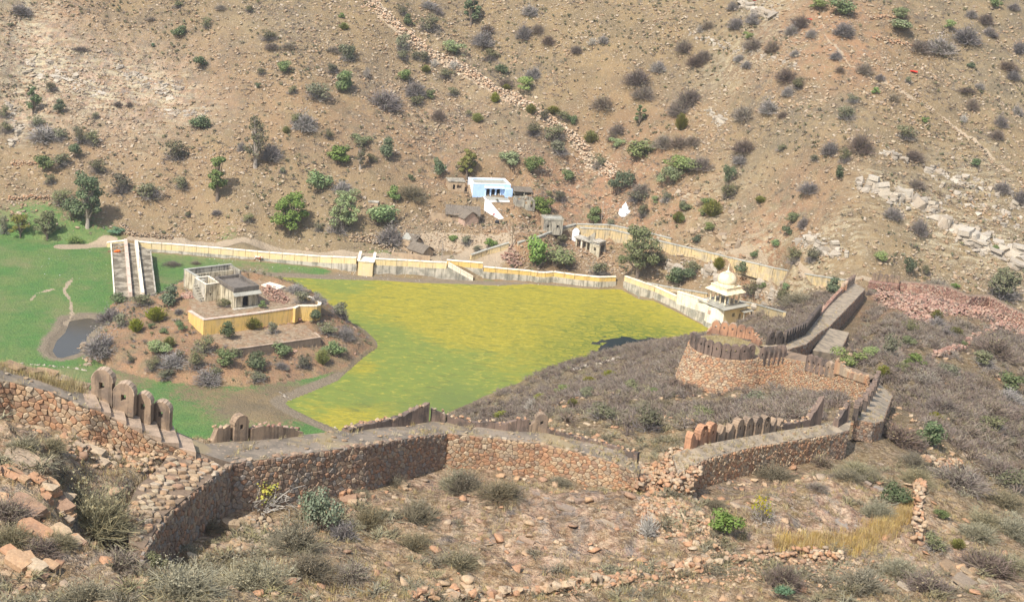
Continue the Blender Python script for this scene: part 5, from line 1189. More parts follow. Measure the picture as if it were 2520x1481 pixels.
def pole(label, x, yb, h, r=.09, lean=.0, mat=None):
    p = hit(x, yb); m = MB(); m.tube([(0, 0, -.3), (lean * h * .5, 0, h * .5), (lean * h, 0, h)], [r, r * .9, r * .75], 8); o = m.build('utility_pole', mat or M['wood']); o.location = p; return tag(o, label, 'pole', kind='thing')
pole('thin dark pole leaning on the causeway', 345, 690, 7.0, .07, -.05)
pole('tall dark utility pole in front of the low hillside walls', 1260, 606, 6.5, .12, -.03)
pole('pale wooden pole beside the thatched shed near the lake wall', 1087, 641, 5.0, .11, -.02, M['bark_pale'])
pole('thin pale pole standing in the bush on the red slope', 1479, 552, 6.0, .09, 0, M['bark_pale'])
pole('short dark post near the tall utility pole', 1268, 602, 2.6, .09)

# ------------------------------------------------------------------ island house, roofless rooms, terrace walls
def walls_quad(mb, q, z0, z1, th, holes=None, mi=0):
    pass
h1 = empty('island_house', Pz(574.6, 760, 8), 0, 'weathered cream house with flat dark roof and arched doorway on the island', 'house')
fl, fr = Pz(574.6, 760, 8), Pz(634, 752, 8); d = (fr - fl).xy; h1.rotation_euler.z = math.atan2(d.y, d.x); Wd = d.length; Dp = 8.6; Hh = 3.75
mb = MB(); cx = Wd / 2
wall_holes(mb, 0, Wd, -.6, Hh, 0, .45, [(cx - .75, cx + .75, .15, 2.75, True)]); mb.build('front_wall', M['cream'], h1)
for a in (.45 + .3, Wd - 1.75 - .0):                       # blind side arches as recessed niches
    pass
for a0 in (.55, Wd - 1.85):
    mb = MB(); n = 10; w_ = 1.3; pts = [(a0 - .12, .3), (a0 + w_ + .12, .3)]
    for i in range(n + 1):
        t = math.pi * i / n; pts.append((a0 + w_ / 2 + math.cos(t) * (w_ / 2 + .12), 2.0 + math.sin(t) * .85))
    inner_ = [(a0, .3), (a0 + w_, .3)] + [(a0 + w_ / 2 + math.cos(math.pi * i / n) * w_ / 2, 2.0 + math.sin(math.pi * i / n) * .7) for i in range(n + 1)]
    m_ = len(pts); vs = [(x, -.07, z) for x, z in pts] + [(x, -.07, z) for x, z in inner_] + [(x, .0, z) for x, z in pts] + [(x, .0, z) for x, z in inner_]
    fs = []
    for i in range(m_):
        j = (i + 1) % m_; fs += [(i, m_ + i, m_ + j, j), (i, j, 2 * m_ + j, 2 * m_ + i), (m_ + i, 3 * m_ + i, 3 * m_ + j, m_ + j)]
    mb.add(vs, fs); mb.build('niche_arch', M['lime_white'], h1)
mb = MB(); wall_holes(mb, 0, Wd, -.6, Hh, Dp - .45, Dp, []); mb.box(0, .4, .46, Dp - .46, -.6, Hh); mb.box(Wd - .4, Wd, .46, Dp - .46, -.6, Hh); mb.build('wall', M['cream'], h1)
mb = MB(); mb.box(-.12, Wd + .12, -.12, Dp + .12, Hh, Hh + .3); mb.build('roof', M['slate'], h1)
for x0, x1, y0, y1 in ((-.12, Wd + .12, -.12, .3), (-.12, Wd + .12, Dp - .3, Dp + .12), (-.12, .3, .31, Dp - .31), (Wd - .3, Wd + .12, .31, Dp - .31)):
    mb = MB(); mb.box(x0, x1, y0, y1, Hh + .302, Hh + .95); mb.build('parapet', M['slate'], h1)
mb = MB(); mb.hexa([(-.35, -1.1, Hh - .75), (Wd + .35, -1.1, Hh - .75), (Wd + .35, -.02, Hh - .3), (-.35, -.02, Hh - .3)], [(-.35, -1.1, Hh - .62), (Wd + .35, -1.1, Hh - .62), (Wd + .35, -.02, Hh - .15), (-.35, -.02, Hh - .15)]); mb.build('eave', M['slab_grey'], h1)
mb = MB(); mb.box(-.3, Wd + .3, -1.0, -.02, -.6, .14); mb.build('step', M['lime_grey'], h1)
mb = MB(); mb.box(.5, Wd - .5, 1.6, 1.75, 0, 3.4); mb.build('inner_wall', M['dark'], h1)  # dark panel behind the doorway, its colour stands in for the room's shade
h2 = empty('roofless_room', Pz(505.6, 743, 8), 0, 'pale plastered roofless room left of the island house', 'ruin')
fl, fr = Pz(505.6, 743, 8), Pz(543, 740, 8); d = (fr - fl).xy; h2.rotation_euler.z = h1.rotation_euler.z; W2, D2_, H2 = d.length, 5.4, 3.9
mb = MB(); wall_holes(mb, 0, W2, -.6, H2, 0, .35, [(W2 * .28, W2 * .44, 1.3, 2.2)]); mb.build('front_wall', M['cream'], h2)
mb = MB(); mb.box(0, .35, .36, D2_ - .36, -.6, H2); mb.build('side_wall', M['lime_grey'], h2); mb = MB(); mb.box(W2 - .35, W2, .36, D2_ - .36, -.6, H2); mb.build('side_wall', M['cream'], h2); mb = MB(); mb.box(0, W2, D2_ - .35, D2_, -.6, H2); mb.build('back_wall', M['lime_grey'], h2)
for x0, x1, y0, y1 in ((-.05, W2 + .05, -.05, .4), (-.05, W2 + .05, D2_ - .4, D2_ + .05), (-.05, .4, .41, D2_ - .41), (W2 - .4, W2 + .05, .41, D2_ - .41)):
    mb = MB(); mb.box(x0, x1, y0, y1, H2 + .002, H2 + .12); mb.build('coping', M['lime_white'], h2)
for k in range(7): mb = MB(); mb.box(-1.0, -.02, .3 + k * .55, .8 + k * .55, -.6, .35 + k * .42); mb.build('stair', M['concrete'], h2)
h3 = empty('ruined_court', Pz(473, 712, 8), 0, 'roofless stained court behind the island house', 'ruin'); h3.rotation_euler.z = h1.rotation_euler.z
Wc = (Pz(592, 700, 8) - Pz(473, 712, 8)).length; Dc, Hc = 4.2, 3.4
mb = MB(); mb.box(0, .5, -5.0, Dc - .5, -1.5, Hc); mb.build('side_wall', M['cream'], h3)
mb = MB(); wall_holes(mb, 0, Wc, -.6, Hc, Dc - .49, Dc, []); mb.build('back_wall', M['concrete'], h3)
mb = MB(); wall_holes(mb, .51, Wc - .5, 0, Hc - .7, Dc - 2.2, Dc - 1.85, [(1.5, 2.3, .6, 1.9), (4.2, 5.2, .1, 2.2, True), (7.2, 8.0, .5, 2.0)] if Wc > 9 else [(1.5, 2.3, .6, 1.9)]); mb.build('inner_wall', M['cream'], h3)
mb = MB(); mb.box(Wc - .5, Wc, -.8, Dc - .5, -.6, Hc - .1); mb.build('side_wall', M['concrete'], h3)
mb = MB(); mb.box(-.06, Wc + .06, Dc - .56, Dc + .06, Hc + .002, Hc + .16); mb.box(-.06, .56, -5.0, Dc - .57, Hc + .002, Hc + .16); mb.build('coping', M['slab_grey'], h3)
mb = MB(); s0 = Pz(643, 703, 8.3); tag(mb.box(0, 4.6, 0, 3.0, -.4, .25).build('stone_slab', M['lime_white']), 'pale flat slab on the red ground behind the island house', 'slab', kind='thing').location = s0; bpy.data.objects['stone_slab'].rotation_euler.z = -.5
def bent_wall(name, label, px, ztop, zbot, th, my, mc, inward=1, cap=.22):
    P = [Pz(x, y, ztop) for x, y in px]; o = empty(name, P[0] - Vector((0, 0, ztop - zbot)), label=label, cat='wall'); loc = o.location; n = len(P); nor = []
    for i in range(n):
        d = (P[min(i + 1, n - 1)] - P[max(i - 1, 0)]); d.normalize(); nor.append(Vector((-d.y, d.x, 0)) * th * inward)
    for i in range(n - 1):
        a, b, na, nb = P[i], P[i + 1], nor[i], nor[i + 1]; lo = lambda p: Vector((p.x, p.y, zbot - .8)) - loc; hi = lambda p, e=0: p - loc - up * (cap if not e else 0)
        mb = MB(); mb.hexa([lo(a), lo(b), lo(b + nb), lo(a + na)], [hi(a), hi(b), hi(b + nb), hi(a + na)]); mb.build('wall_face', my, o)
        mb = MB(); e = -.12; mb.hexa([hi(a + na * e), hi(b + nb * e), hi(b + nb * 1.1), hi(a + na * 1.1)], [p + up * cap for p in (hi(a + na * e), hi(b + nb * e), hi(b + nb * 1.1), hi(a + na * 1.1))]); mb.build('coping', mc, o)
    return o
bent_wall('terrace_wall', 'deep yellow terrace wall with pale coping in front of the island house', [(463, 764), (501, 786), (560, 779), (640, 769), (726, 757)], 8.35, 4.6, .7, M['yellow_deep'], M['lime_pink'])
bent_wall('terrace_wall', 'rounded yellow wall end with white coping at the right of the island terrace', [(727, 757), (738, 752), (760, 752), (780, 752), (788, 750), (791, 745), (787, 740), (780, 736), (766, 730), (752, 725)], 8.7, 6.0, .6, M['yellow_deep'], M['lime_white'])
t2w = bent_wall('terrace_wall', 'low dark rubble wall under the lower island terrace', [(567, 860), (640, 850), (720, 839), (790, 829), (777, 817)], 4.95, 1.6, .5, M['mortar'], M['coping'], cap=.14)
PW = [Pz(x, y, 4.85) for x, y in [(567, 860), (640, 850), (720, 839), (790, 829)]]; lay_stones(t2w, [strip_face([p - Vector((0, .05, 0)) for p in PW], [p - Vector((0, .05, 3.6)) for p in PW])], .55, .4, M['stone_brown'], 301, 120, dmax=.12)
heap('rubble', 'mound of broken red stones right of the island house', [(640, 700), (690, 712), (715, 740), (700, 748), (665, 742), (650, 725)], 420, .5, M['stone_red'], 41, hump=1.2)
heap('rubble', 'pink boulders at the foot of the yellow island wall', [(640, 800), (700, 775), (745, 782), (745, 792), (680, 800), (650, 806)], 90, .9, M['stone_red'], 42)
heap('rubble', 'red boulders to the left of the roofless room', [(445, 725), (470, 718), (478, 735), (450, 742)], 60, .9, M['stone_red'], 43)

# ------------------------------------------------------------------ domed pavilion
pc = Pz(1782, 742, 5.9); ch = empty('domed_pavilion', Vector((pc.x, pc.y, 0)), R_(41), 'cream domed pavilion on a white tower at the lake corner', 'pavilion')
CREAM, DOME = M['cream_clean'], M['dome']
def sq(mb, hw0, z0, hw1, z1, mi=0): mb.hexa([(-hw0, -hw0, z0), (hw0, -hw0, z0), (hw0, hw0, z0), (-hw0, hw0, z0)], [(-hw1, -hw1, z1), (hw1, -hw1, z1), (hw1, hw1, z1), (-hw1, hw1, z1)], mi)
def box_walls(mb, hw0, hw1, z0, z1): sq(mb, hw0, z0, hw1, z1)
mb = MB(); wall_holes(mb, -3.0, 3.0, -1.5, 5.3, -3.0, -2.6, [(-.3, .5, 3.0, 4.0), (1.7, 2.5, 1.6, 3.6, True)]); mb.build('tower_wall', CREAM, ch)
mb = MB(); mb.box(2.6, 3.0, -2.59, 3, -1.5, 5.3); mb.box(-2.59, 2.59, 2.6, 3.0, -1.5, 5.3); mb.build('tower_wall', CREAM, ch)
tl = MB(); n = 14; vs = []                                  # rounded lake-side face
arc = [(-3.0 - math.sin(math.pi * i / n) * 1.1, -3.05 + 6.1 * i / n) for i in range(n + 1)]
for z, k in ((-1.5, 1.25), (1.2, 1.12), (1.25, 1.06), (5.3, 1.0)):
    for x, y in arc: vs.append((-3.0 + (x + 3.0) * k - .35 * (k - 1), y, z))
tl.add(vs, [(j * (n + 1) + i + 1, j * (n + 1) + i, (j + 1) * (n + 1) + i, (j + 1) * (n + 1) + i + 1) for j in range(3) for i in range(n)]); m_ = n + 1
tl.m = [1 if k < 2 * n else 0 for k in range(3 * n)]; tl.build('rounded_wall', [M['lime_white'], M['lime_grey']], ch)
mb = MB(); mb.box(-4.25, -4.05, -.3, .35, 3.4, 4.3); mb.build('window', M['mud_pink'], ch)
wg = MB(); wg.add([(3.0, -3.0, -1.5), (3.0, -2.2, -1.5), (6.2, -2.2, -1.5), (6.2, -3.0, -1.5), (3.0, -3.0, 5.2), (3.0, -2.2, 5.2), (3.9, -2.2, 5.0), (3.9, -3.0, 5.0), (6.2, -3.0, 1.2), (6.2, -2.2, 1.2)],
    [(0, 3, 8, 7, 4), (1, 5, 6, 9, 2), (4, 7, 6, 5), (7, 8, 9, 6), (8, 3, 2, 9)]); wg.build('buttress', M['lime_white'], ch)
for _o in ch.children:
    _o.scale = (1.16, 1.16, 1)
mb = MB(); sq(mb, 4.55, 5.45, 4.6, 5.68); sq(mb, 3.9, 5.3, 4.3, 5.45); mb.build('platform', M['slab_grey'], ch)
mb = MB(); sq(mb, 2.75, 5.68, 2.75, 6.1); mb.build('plinth', M['slab_grey'], ch)
for i in range(4):
    for j in range(4):
        if 0 < i < 3 and 0 < j < 3: continue
        x, y = -2.4 + i * 1.6, -2.4 + j * 1.6; mb = MB()
        mb.lathe([(.24, 6.1), (.24, 6.4), (.15, 6.48), (.19, 6.9), (.15, 8.1), (.21, 8.25), (.13, 8.3), (.32, 8.6), (.34, 8.72)], 8, (x, y, 0)); mb.build('pillar', DOME, ch)
mb = MB()
for (x0, x1, y0, y1) in ((-2.75, 2.75, -2.75, -2.25), (-2.75, 2.75, 2.25, 2.75), (-2.75, -2.25, -2.24, 2.24), (2.25, 2.75, -2.24, 2.24)): mb.box(x0, x1, y0, y1, 8.72, 9.0)
mb.build('beam', DOME, ch)
mb = MB()
for s0, s1, z0, z1 in ((3.6, 2.5, 8.85, 9.72),):
    mb.hexa([(-s0, -s0, z0), (s0, -s0, z0), (s0, s0, z0), (-s0, s0, z0)], [(-s1, -s1, z1), (s1, -s1, z1), (s1, s1, z1), (-s1, s1, z1)])
mb.build('eave', DOME, ch)
mb = MB(); sq(mb, 2.75, 9.55, 2.75, 9.72); sq(mb, 2.6, 9.72, 2.6, 10.1); sq(mb, 2.7, 10.1, 2.7, 10.24); mb.build('cornice', DOME, ch)
mb = MB(); mb.lathe([(2.55, 10.24), (2.55, 10.55), (2.45, 10.6), (2.38, 10.75)], 8); mb.build('drum', DOME, ch)
mb = MB(); mb.lathe([(2.15, 10.75), (2.26, 10.95), (2.34, 11.3), (2.32, 11.8), (2.16, 12.3), (1.84, 12.8), (1.36, 13.15), (.8, 13.4), (.3, 13.52)], 36); mb.build('dome', DOME, ch, True)
mb = MB(); mb.lathe([(.72, 13.38), (.78, 13.45), (.55, 13.6), (.3, 13.75), (.2, 13.95), (.26, 14.05), (.14, 14.2), (.2, 14.35), (.22, 14.45), (.1, 14.6), (.13, 14.8), (.05, 15.0), (.03, 15.7)], 14); mb.build('finial', M['lime_white'], ch, True)
mb = MB(); mb.lathe([(.25, 6.1), (.32, 6.5), (.2, 6.9), (.14, 7.1), (.16, 7.25), (.08, 7.35)], 10, (-.6, -1.9, 0)); tag(mb.build('cloth_bundle', M['white']), 'small white bundle inside the pavilion', 'bundle', kind='thing').matrix_world = ch.matrix_basis.copy()
k = empty('roof_slab', Pz(1835, 765, 4.2), R_(41), 'small grey stone canopy behind the pavilion tower', 'canopy'); mb = MB(); mb.box(-1.6, 1.8, -1.2, 1.2, 0, .16); mb.build('slab', M['slab_grey'], k)
for x in (-1.2, 1.4): mb = MB(); mb.box(x - .15, x + .15, -.9, -.6, -3, 0); mb.build('post', M['concrete'], k)

# ------------------------------------------------------------------ hillside houses
def house(name, label, cat, x, y, rz, dz=0): p = hit(x, y); p.z += dz; return empty(name, p, rz, label, cat)
bh = house('blue_house', 'bright blue and white flat roofed house with three dark arches', 'house', 1163, 486, R_(16), .3)
bw_, bd, bhh = 10.4, 6.8, 3.5
mb = MB(); a0 = 3.7; wall_holes(mb, 0, bw_, -.9, bhh, 0, .4, [(a0 + i * 1.45, a0 + i * 1.45 + 1.0, .25, 2.35, True) for i in range(3)]); mb.build('front_wall', M['blue'], bh)
mb = MB(); mb.box(0, .4, .41, bd - .41, -2.5, bhh); mb.build('side_wall', M['white'], bh); mb = MB(); mb.box(bw_ - .4, bw_, .41, bd - .41, -1.5, bhh); mb.box(0, bw_, bd - .4, bd, -1, bhh); mb.build('back_wall', M['blue_pale'], bh)
mb = MB(); mb.box(.41, bw_ - .41, .41, bd - .41, bhh - .55, bhh - .3); mb.build('roof', M['slab_grey'], bh)
mb = MB(); mb.box(.42, bw_ - .42, 1.8, 2.0, -.5, bhh - .56); mb.build('inner_wall', M['dark'], bh)  # dark panel behind the arches, painted as the shaded interior
for x0, x1, y0, y1 in ((-.06, bw_ + .06, -.06, .46), (-.06, bw_ + .06, bd - .46, bd + .06), (-.06, .46, .47, bd - .47), (bw_ - .46, bw_ + .06, .47, bd - .47)):
    mb = MB(); mb.box(x0, x1, y0, y1, bhh + .002, bhh + .14); mb.build('coping', M['white'], bh)
mb = MB(); mb.hexa([(3.0, -.9, 2.5), (8.6, -.9, 2.5), (8.6, -.01, 2.75), (3.0, -.01, 2.75)], [(3.0, -.9, 2.62), (8.6, -.9, 2.62), (8.6, -.01, 2.95), (3.0, -.01, 2.95)]); mb.build('eave', M['blue_pale'], bh)
for xx in (a0 - .25, a0 + 1.2, a0 + 2.65, a0 + 4.1):
    mb = MB(); mb.lathe([(.2, .2), (.16, .35), (.14, 1.3), (.22, 1.5)], 8, (xx + .02, -.08, 0)); mb.build('pillar', M['blue_pale'], bh)
mb = MB(); mb.box(8.7, bw_ + .3, -1.6, -.02, -1.5, 2.6); mb.build('wing_wall', M['blue'], bh)
mb = MB(); mb.box(3.0, 9.4, -4.2, -.02, -3.0, .1); mb.build('porch_wall', M['white'], bh); mb = MB(); mb.box(3.15, 9.25, -4.05, -.03, .105, .2); mb.build('porch_floor', M['slab_grey'], bh)
mb = MB(); mb.hexa([(2.2, -4.9, -3.5), (6.4, -9.2, -5.5), (6.9, -8.8, -5.5), (3.4, -4.3, -3.5)], [(2.2, -4.9, .2), (6.4, -9.2, -3.6), (6.9, -8.8, -3.6), (3.4, -4.3, .2)]); mb.build('stair_wall', M['white'], bh)
for k in range(6): mb = MB(); mb.box(-.9, -.05, .8 + k * .6, 1.4 + k * .6, -2, .1 + k * .4); mb.build('stair', M['mud'], bh)
sh = house('stone_hut', 'mud coloured ruined hut with flat roof at the left of the blue house', 'hut', 1103, 468, R_(14)); mb = MB(); wall_holes(mb, 0, 4.5, -1, 2.4, 0, .35, [(1.2, 1.9, .2, 1.6), (2.3, 3.6, .6, 1.6)]); mb.box(0, .35, .36, 3.6, -1, 2.4); mb.box(4.15, 4.5, .36, 3.6, -1, 2.4); mb.build('wall', M['mud'], sh); mb = MB(); mb.box(-.2, 4.7, -.2, 3.9, 2.4, 2.6); mb.build('roof', M['concrete'], sh)
def gable(o, x0, x1, y0, y1, ze, zr, mat, over=.35, axis='x'):
    mb = MB(); t = .18
    if axis == 'x':
        ym = (y0 + y1) / 2
        for s_, (ya, yb) in enumerate(((y0 - over, ym), (y1 + over, ym))):
            n_ = 6; vs = []; fs = []
            for i in range(n_ + 1):
                xx = x0 - over + (x1 - x0 + 2 * over) * i / n_; w1 = math.sin(i * 2.2 + s_) * .06
                vs += [(xx, ya, ze - .18 + w1), (xx, (ya + yb) / 2, (ze + zr) / 2 + .12), (xx, yb, zr + w1), (xx, ya, ze - .18 - t), (xx, (ya + yb) / 2, (ze + zr) / 2 - .1), (xx, yb, zr - t)]
            for i in range(n_):
                a, b = i * 6, (i + 1) * 6
                fs += [(a, b, b + 1, a + 1), (a + 1, b + 1, b + 2, a + 2), (a + 3, a + 4, b + 4, b + 3), (a + 4, a + 5, b + 5, b + 4), (a, a + 3, b + 3, b)]
            fs += [(0, 1, 4, 3), (1, 2, 5, 4), (n_ * 6, n_ * 6 + 3, n_ * 6 + 4, n_ * 6 + 1), (n_ * 6 + 1, n_ * 6 + 4, n_ * 6 + 5, n_ * 6 + 2)]
            mb.add(vs, fs)
    return mb.build('thatched_roof', mat, o)
def hut(name, label, x, y, rz, L, Wd, H, ridge, wm, gable_win=True, dz=0):
    o = house(name, label, 'hut', x, y, rz, dz); mb = MB(); wall_holes(mb, 0, L, -.8, H, 0, .3, [(L * .2, L * .2 + .6, 1.0, 1.6)]); mb.build('wall', wm, o)
    mb = MB(); mb.box(0, L, Wd - .3, Wd, -.8, H); mb.build('back_wall', wm, o)
    for xx in (.0, L - .3):
        mb = MB(); mb.add([(xx, .31, -.8), (xx, Wd - .31, -.8), (xx, Wd - .31, H), (xx, Wd / 2, ridge - .15), (xx, .31, H), (xx + .3, .31, -.8), (xx + .3, Wd - .31, -.8), (xx + .3, Wd - .31, H), (xx + .3, Wd / 2, ridge - .15), (xx + .3, .31, H)],
            [(0, 4, 3, 2, 1), (5, 6, 7, 8, 9), (0, 5, 9, 4), (1, 2, 7, 6), (4, 9, 8, 3), (3, 8, 7, 2)]); mb.build('gable_wall', wm, o)
    gable(o, 0, L, 0, Wd, H, ridge, M['thatch']); return o
# long thatched farmhouse below the blue house: ridge runs towards the viewer's right
o = hut('thatched_house', 'thatched hut with pink gable wall below the blue house', 1176, 552, R_(128), 6.0, 4.4, 2.1, 3.7, M['mud_pink'])
lt = house('thatched_shed', 'open fronted thatched shed with dark interior below the blue house', 'shed', 1098, 545, R_(4))
mb = MB(); wall_holes(mb, 0, 3.4, -.8, 2.3, 0, .3, [(1.0, 1.5, 1.1, 1.6)]); mb.box(-4.2, 0, .4, .7, -.8, 1.9); mb.box(-4.2, -3.9, .71, 4, -.8, 2.2); mb.build('wall', M['mud'], lt); mb = MB(); mb.box(0, 9.0, 4.2, 4.5, -.8, 3.2); mb.box(0, .3, .31, 4.19, -.8, 2.3); mb.build('back_wall', M['mud'], lt)
mb = MB(); n_ = 8; vs = []
for i in range(n_ + 1):
    xx = -.4 + 9.4 * i / n_; w1 = math.sin(i * 1.9) * .1; vs += [(xx, -.5, 2.15 + w1), (xx, 2.0, 2.9 + w1 * .6), (xx, 4.8, 3.5), (xx, -.5, 1.97 + w1), (xx, 2.0, 2.7), (xx, 4.8, 3.3)]
fs = []
for i in range(n_): a, b = i * 6, i * 6 + 6; fs += [(a, b, b + 1, a + 1), (a + 1, b + 1, b + 2, a + 2), (a + 3, a + 4, b + 4, b + 3), (a + 4, a + 5, b + 5, b + 4), (a, a + 3, b + 3, b), (a + 2, b + 2, b + 5, a + 5)]
fs += [(0, 1, 4, 3), (1, 2, 5, 4)]; mb.add(vs, fs); mb.build('thatched_roof', M['thatch'], lt)
for xx in (5.8, 8.6): mb = MB(); mb.tube([(xx, -.3, -.5), (xx + .05, -.3, 2.1)], .08); mb.build('post', M['wood'], lt)
hut('thatched_hut', 'small grey thatched hut at the left end of the lakeside group', 1036, 604, R_(140), 5.0, 3.6, 1.5, 2.9, M['mud'])
hut('thatched_hut', 'grey thatched hut closest to the lakeside wall', 1066, 630, R_(140), 5.4, 3.8, 1.5, 3.0, M['mud'])
tn = house('low_shelter', 'low shelter roofed with a pale sheet beside the thatched huts', 'shelter', 985, 597, R_(-20)); mb = MB(); mb.hexa([(0, 0, -.6), (4.2, 0, -.6), (4.2, 3, -.6), (0, 3, -.6)], [(.3, .2, 1.1), (3.9, .2, 1.0), (3.8, 2.8, 1.9), (.4, 2.8, 2.0)]); mb.build('wall', M['mud'], tn); mb = MB(); mb.hexa([(.2, .1, 1.12), (2.6, .1, 1.1), (2.6, 2.8, 1.98), (.3, 2.8, 2.05)], [(.2, .1, 1.2), (2.6, .1, 1.18), (2.6, 2.8, 2.06), (.3, 2.8, 2.13)]); mb.build('roof_sheet', M['slab_grey'], tn); mb = MB(); mb.hexa([(2.62, -.1, 1.0), (4.4, -.1, .9), (4.3, 2.9, 1.9), (2.62, 2.9, 2.0)], [(2.62, -.1, 1.25), (4.4, -.1, 1.15), (4.3, 2.9, 2.1), (2.62, 2.9, 2.2)]); mb.build('thatched_roof', M['thatch'], tn)
yd = house('yard_wall', 'low mud yard wall next to the thatched huts', 'wall', 965, 628, R_(-3))
for x0, x1, y0, y1 in ((-.2, 9.8, 0, .4), (-.2, .2, .41, 5), (4.5, 4.8, .41, 5), (0, 9, 5.01, 5.3)): mb = MB(); mb.box(x0, x1, y0, y1, -.6, .8); mb.build('wall_run', M['mud'], yd)
ct = house('concrete_hut', 'small grey concrete hut with two window holes and flat roof', 'hut', 1337, 569, R_(12), .1); mb = MB(); wall_holes(mb, 0, 5.2, -1, 3.0, 0, .35, [(.9, 1.45, .9, 1.7), (3.5, 4.1, .9, 1.7)]); mb.build('front_wall', M['concrete'], ct); mb = MB(); mb.box(0, .35, .36, 3.9, -1, 3.0); mb.box(4.85, 5.2, .36, 3.9, -1, 3); mb.box(.36, 4.84, 3.6, 3.95, -1, 3); mb.build('wall', M['mud'], ct)
mb = MB(); mb.box(-.1, 5.3, -.1, 4.05, 3.0, 3.15); mb.build('roof', M['slab_grey'], ct)
for x0, x1, y0, y1 in ((-.1, 5.3, -.1, .15), (-.1, 5.3, 3.8, 4.05), (-.1, .15, .16, 3.79), (5.05, 5.3, .16, 3.79)): mb = MB(); mb.box(x0, x1, y0, y1, 3.152, 3.4); mb.build('parapet', M['concrete'], ct)
rc_ = house('roofless_hut', 'roofless grey block walled hut right of the blue house', 'ruin', 1268, 509, R_(12)); mb = MB(); wall_holes(mb, 0, 5.4, -1, 1.9, 0, .3, [(2.6, 3.2, .8, 1.5), (4.1, 4.8, 0, 1.7)]); mb.build('front_wall', M['concrete'], rc_); mb = MB(); mb.box(0, .3, .31, 3.6, -1, 2.1); mb.box(5.1, 5.4, .31, 3.6, -1, 1.7); wall_holes(mb, .31, 5.09, -1, 2.1, 3.3, 3.6, [(1.3, 2.0, .8, 1.6), (3.0, 3.7, .8, 1.6)]); mb.build('wall', M['concrete'], rc_)
ls = house('lean_to', 'dark lean-to roof against the right side of the blue house', 'shed', 1262, 486, R_(12)); mb = MB(); mb.hexa([(0, 0, 1.7), (5.5, 0, 1.5), (5.5, 3, 2.2), (0, 3, 2.4)], [(0, 0, 1.85), (5.5, 0, 1.65), (5.5, 3, 2.35), (0, 3, 2.55)]); mb.build('roof', M['thatch'], ls); mb = MB(); mb.box(0, 5.4, 2.7, 3, -1, 2.2); mb.box(5.1, 5.4, .2, 2.69, -1, 1.5); mb.box(3.0, 3.3, .2, .5, -1, 1.6); mb.build('wall', M['concrete'], ls)
# ruined colonnade with slab roof
rp = house('ruined_colonnade', 'tilted ruined colonnade with broken slab roof above the lake wall', 'ruin', 1412, 606, R_(-38)); L_ = 8.6
mb = MB(); mb.hexa([(0, -.4, 2.5), (L_, -.4, 2.2), (L_, 2.6, 2.2), (0, 2.6, 2.5)], [(0, -.4, 2.8), (L_, -.4, 2.5), (L_, 2.6, 2.5), (0, 2.6, 2.8)]); mb.build('roof_slab', M['lime_grey'], rp)
for i in range(5): xx = .4 + i * 1.75; mb = MB(); mb.box(xx, xx + .5, 0, .5, -1.5, 2.5 - i * .05); mb.build('pillar', M['lime_white'] if i % 2 else M['cream'], rp)
mb = MB(); mb.box(0, L_, 2.2, 2.59, -1.5, 2.2); mb.build('back_wall', M['concrete'], rp); mb = MB(); wall_holes(mb, L_ - 3.0, L_ + .3, -1.5, 2.19, -.6, -.25, [(L_ - 1.6, L_ - .9, .6, 1.5)]); mb.build('end_wall', M['cream'], rp)
mb = MB(); mb.box(L_ - 2.6, L_ + .1, -.5, 2.4, 2.82, 3.3); mb.build('parapet', M['lime_grey'], rp); mb = MB(); mb.add([(3.2, .5, 2.7), (6.0, .5, 2.6), (6.2, .5, 5.0), (3.2, .9, 2.7), (6.0, .9, 2.6), (6.2, .9, 5.0), (5.7, .5, 5.0), (5.7, .9, 5.0)], [(0, 1, 2, 6), (5, 4, 3, 7), (0, 6, 7, 3), (6, 2, 5, 7), (1, 4, 5, 2)]); mb.build('broken_wall', M['concrete'], rp)
wp = house('white_pier', 'short white plastered pier at the end of the old parapet', 'pier', 1416, 588, R_(-10)); mb = MB(); mb.box(-.9, .9, -.7, .7, -1, 2.3); mb.build('pier', M['white'], wp); mb = MB(); mb.lathe([(.75, 2.3), (.7, 2.6), (.4, 2.9), (.1, 3.0)], 12); mb.build('cap', M['white'], wp)
sr = house('shrine', 'tiny whitewashed shrine on the red slope', 'shrine', 1537, 524, R_(20)); mb = MB(); sq(mb, 1.3, -.8, 1.1, .9); mb.build('base', M['white'], sr); mb = MB(); sq(mb, .7, .9, .6, 1.9); mb.build('body', M['white'], sr); mb = MB(); mb.lathe([(.6, 1.9), (.5, 2.3), (.15, 2.7), (.05, 3.1)], 12); mb.build('dome', M['white'], sr)
o = house('wall_stub', 'small pale square block of masonry among scrub left of the houses', 'masonry', 906, 505, 0); mb = MB(); mb.box(0, 2.6, 0, 1.8, -1, .8); mb.build('block', M['mud'], o); mb = MB(); mb.box(-.1, 2.7, -.1, 1.9, .8, .95); mb.build('cap', M['lime_grey'], o)
# drum and bright things by the houses
p = hit(1223, 552); mb = MB(); mb.lathe([(.35, 0), (.55, .35), (.6, .7), (.5, 1.05), (.3, 1.15)], 14); tag(mb.build('water_pot', M['black']), 'round black water pot near the pink gabled hut', 'pot', kind='thing').location = p
p = hit(1217, 530); mb = MB(); V, F = ROCKS[2]; mb.add([(v[0] * 1.1, v[1] * .9, v[2] * .8 + .3) for v in V.tolist()], F.tolist()); tag(mb.build('cloth_bundle', M['red_paint']), 'red cloth bundle on the slope right of the white stair', 'cloth', kind='thing').location = p
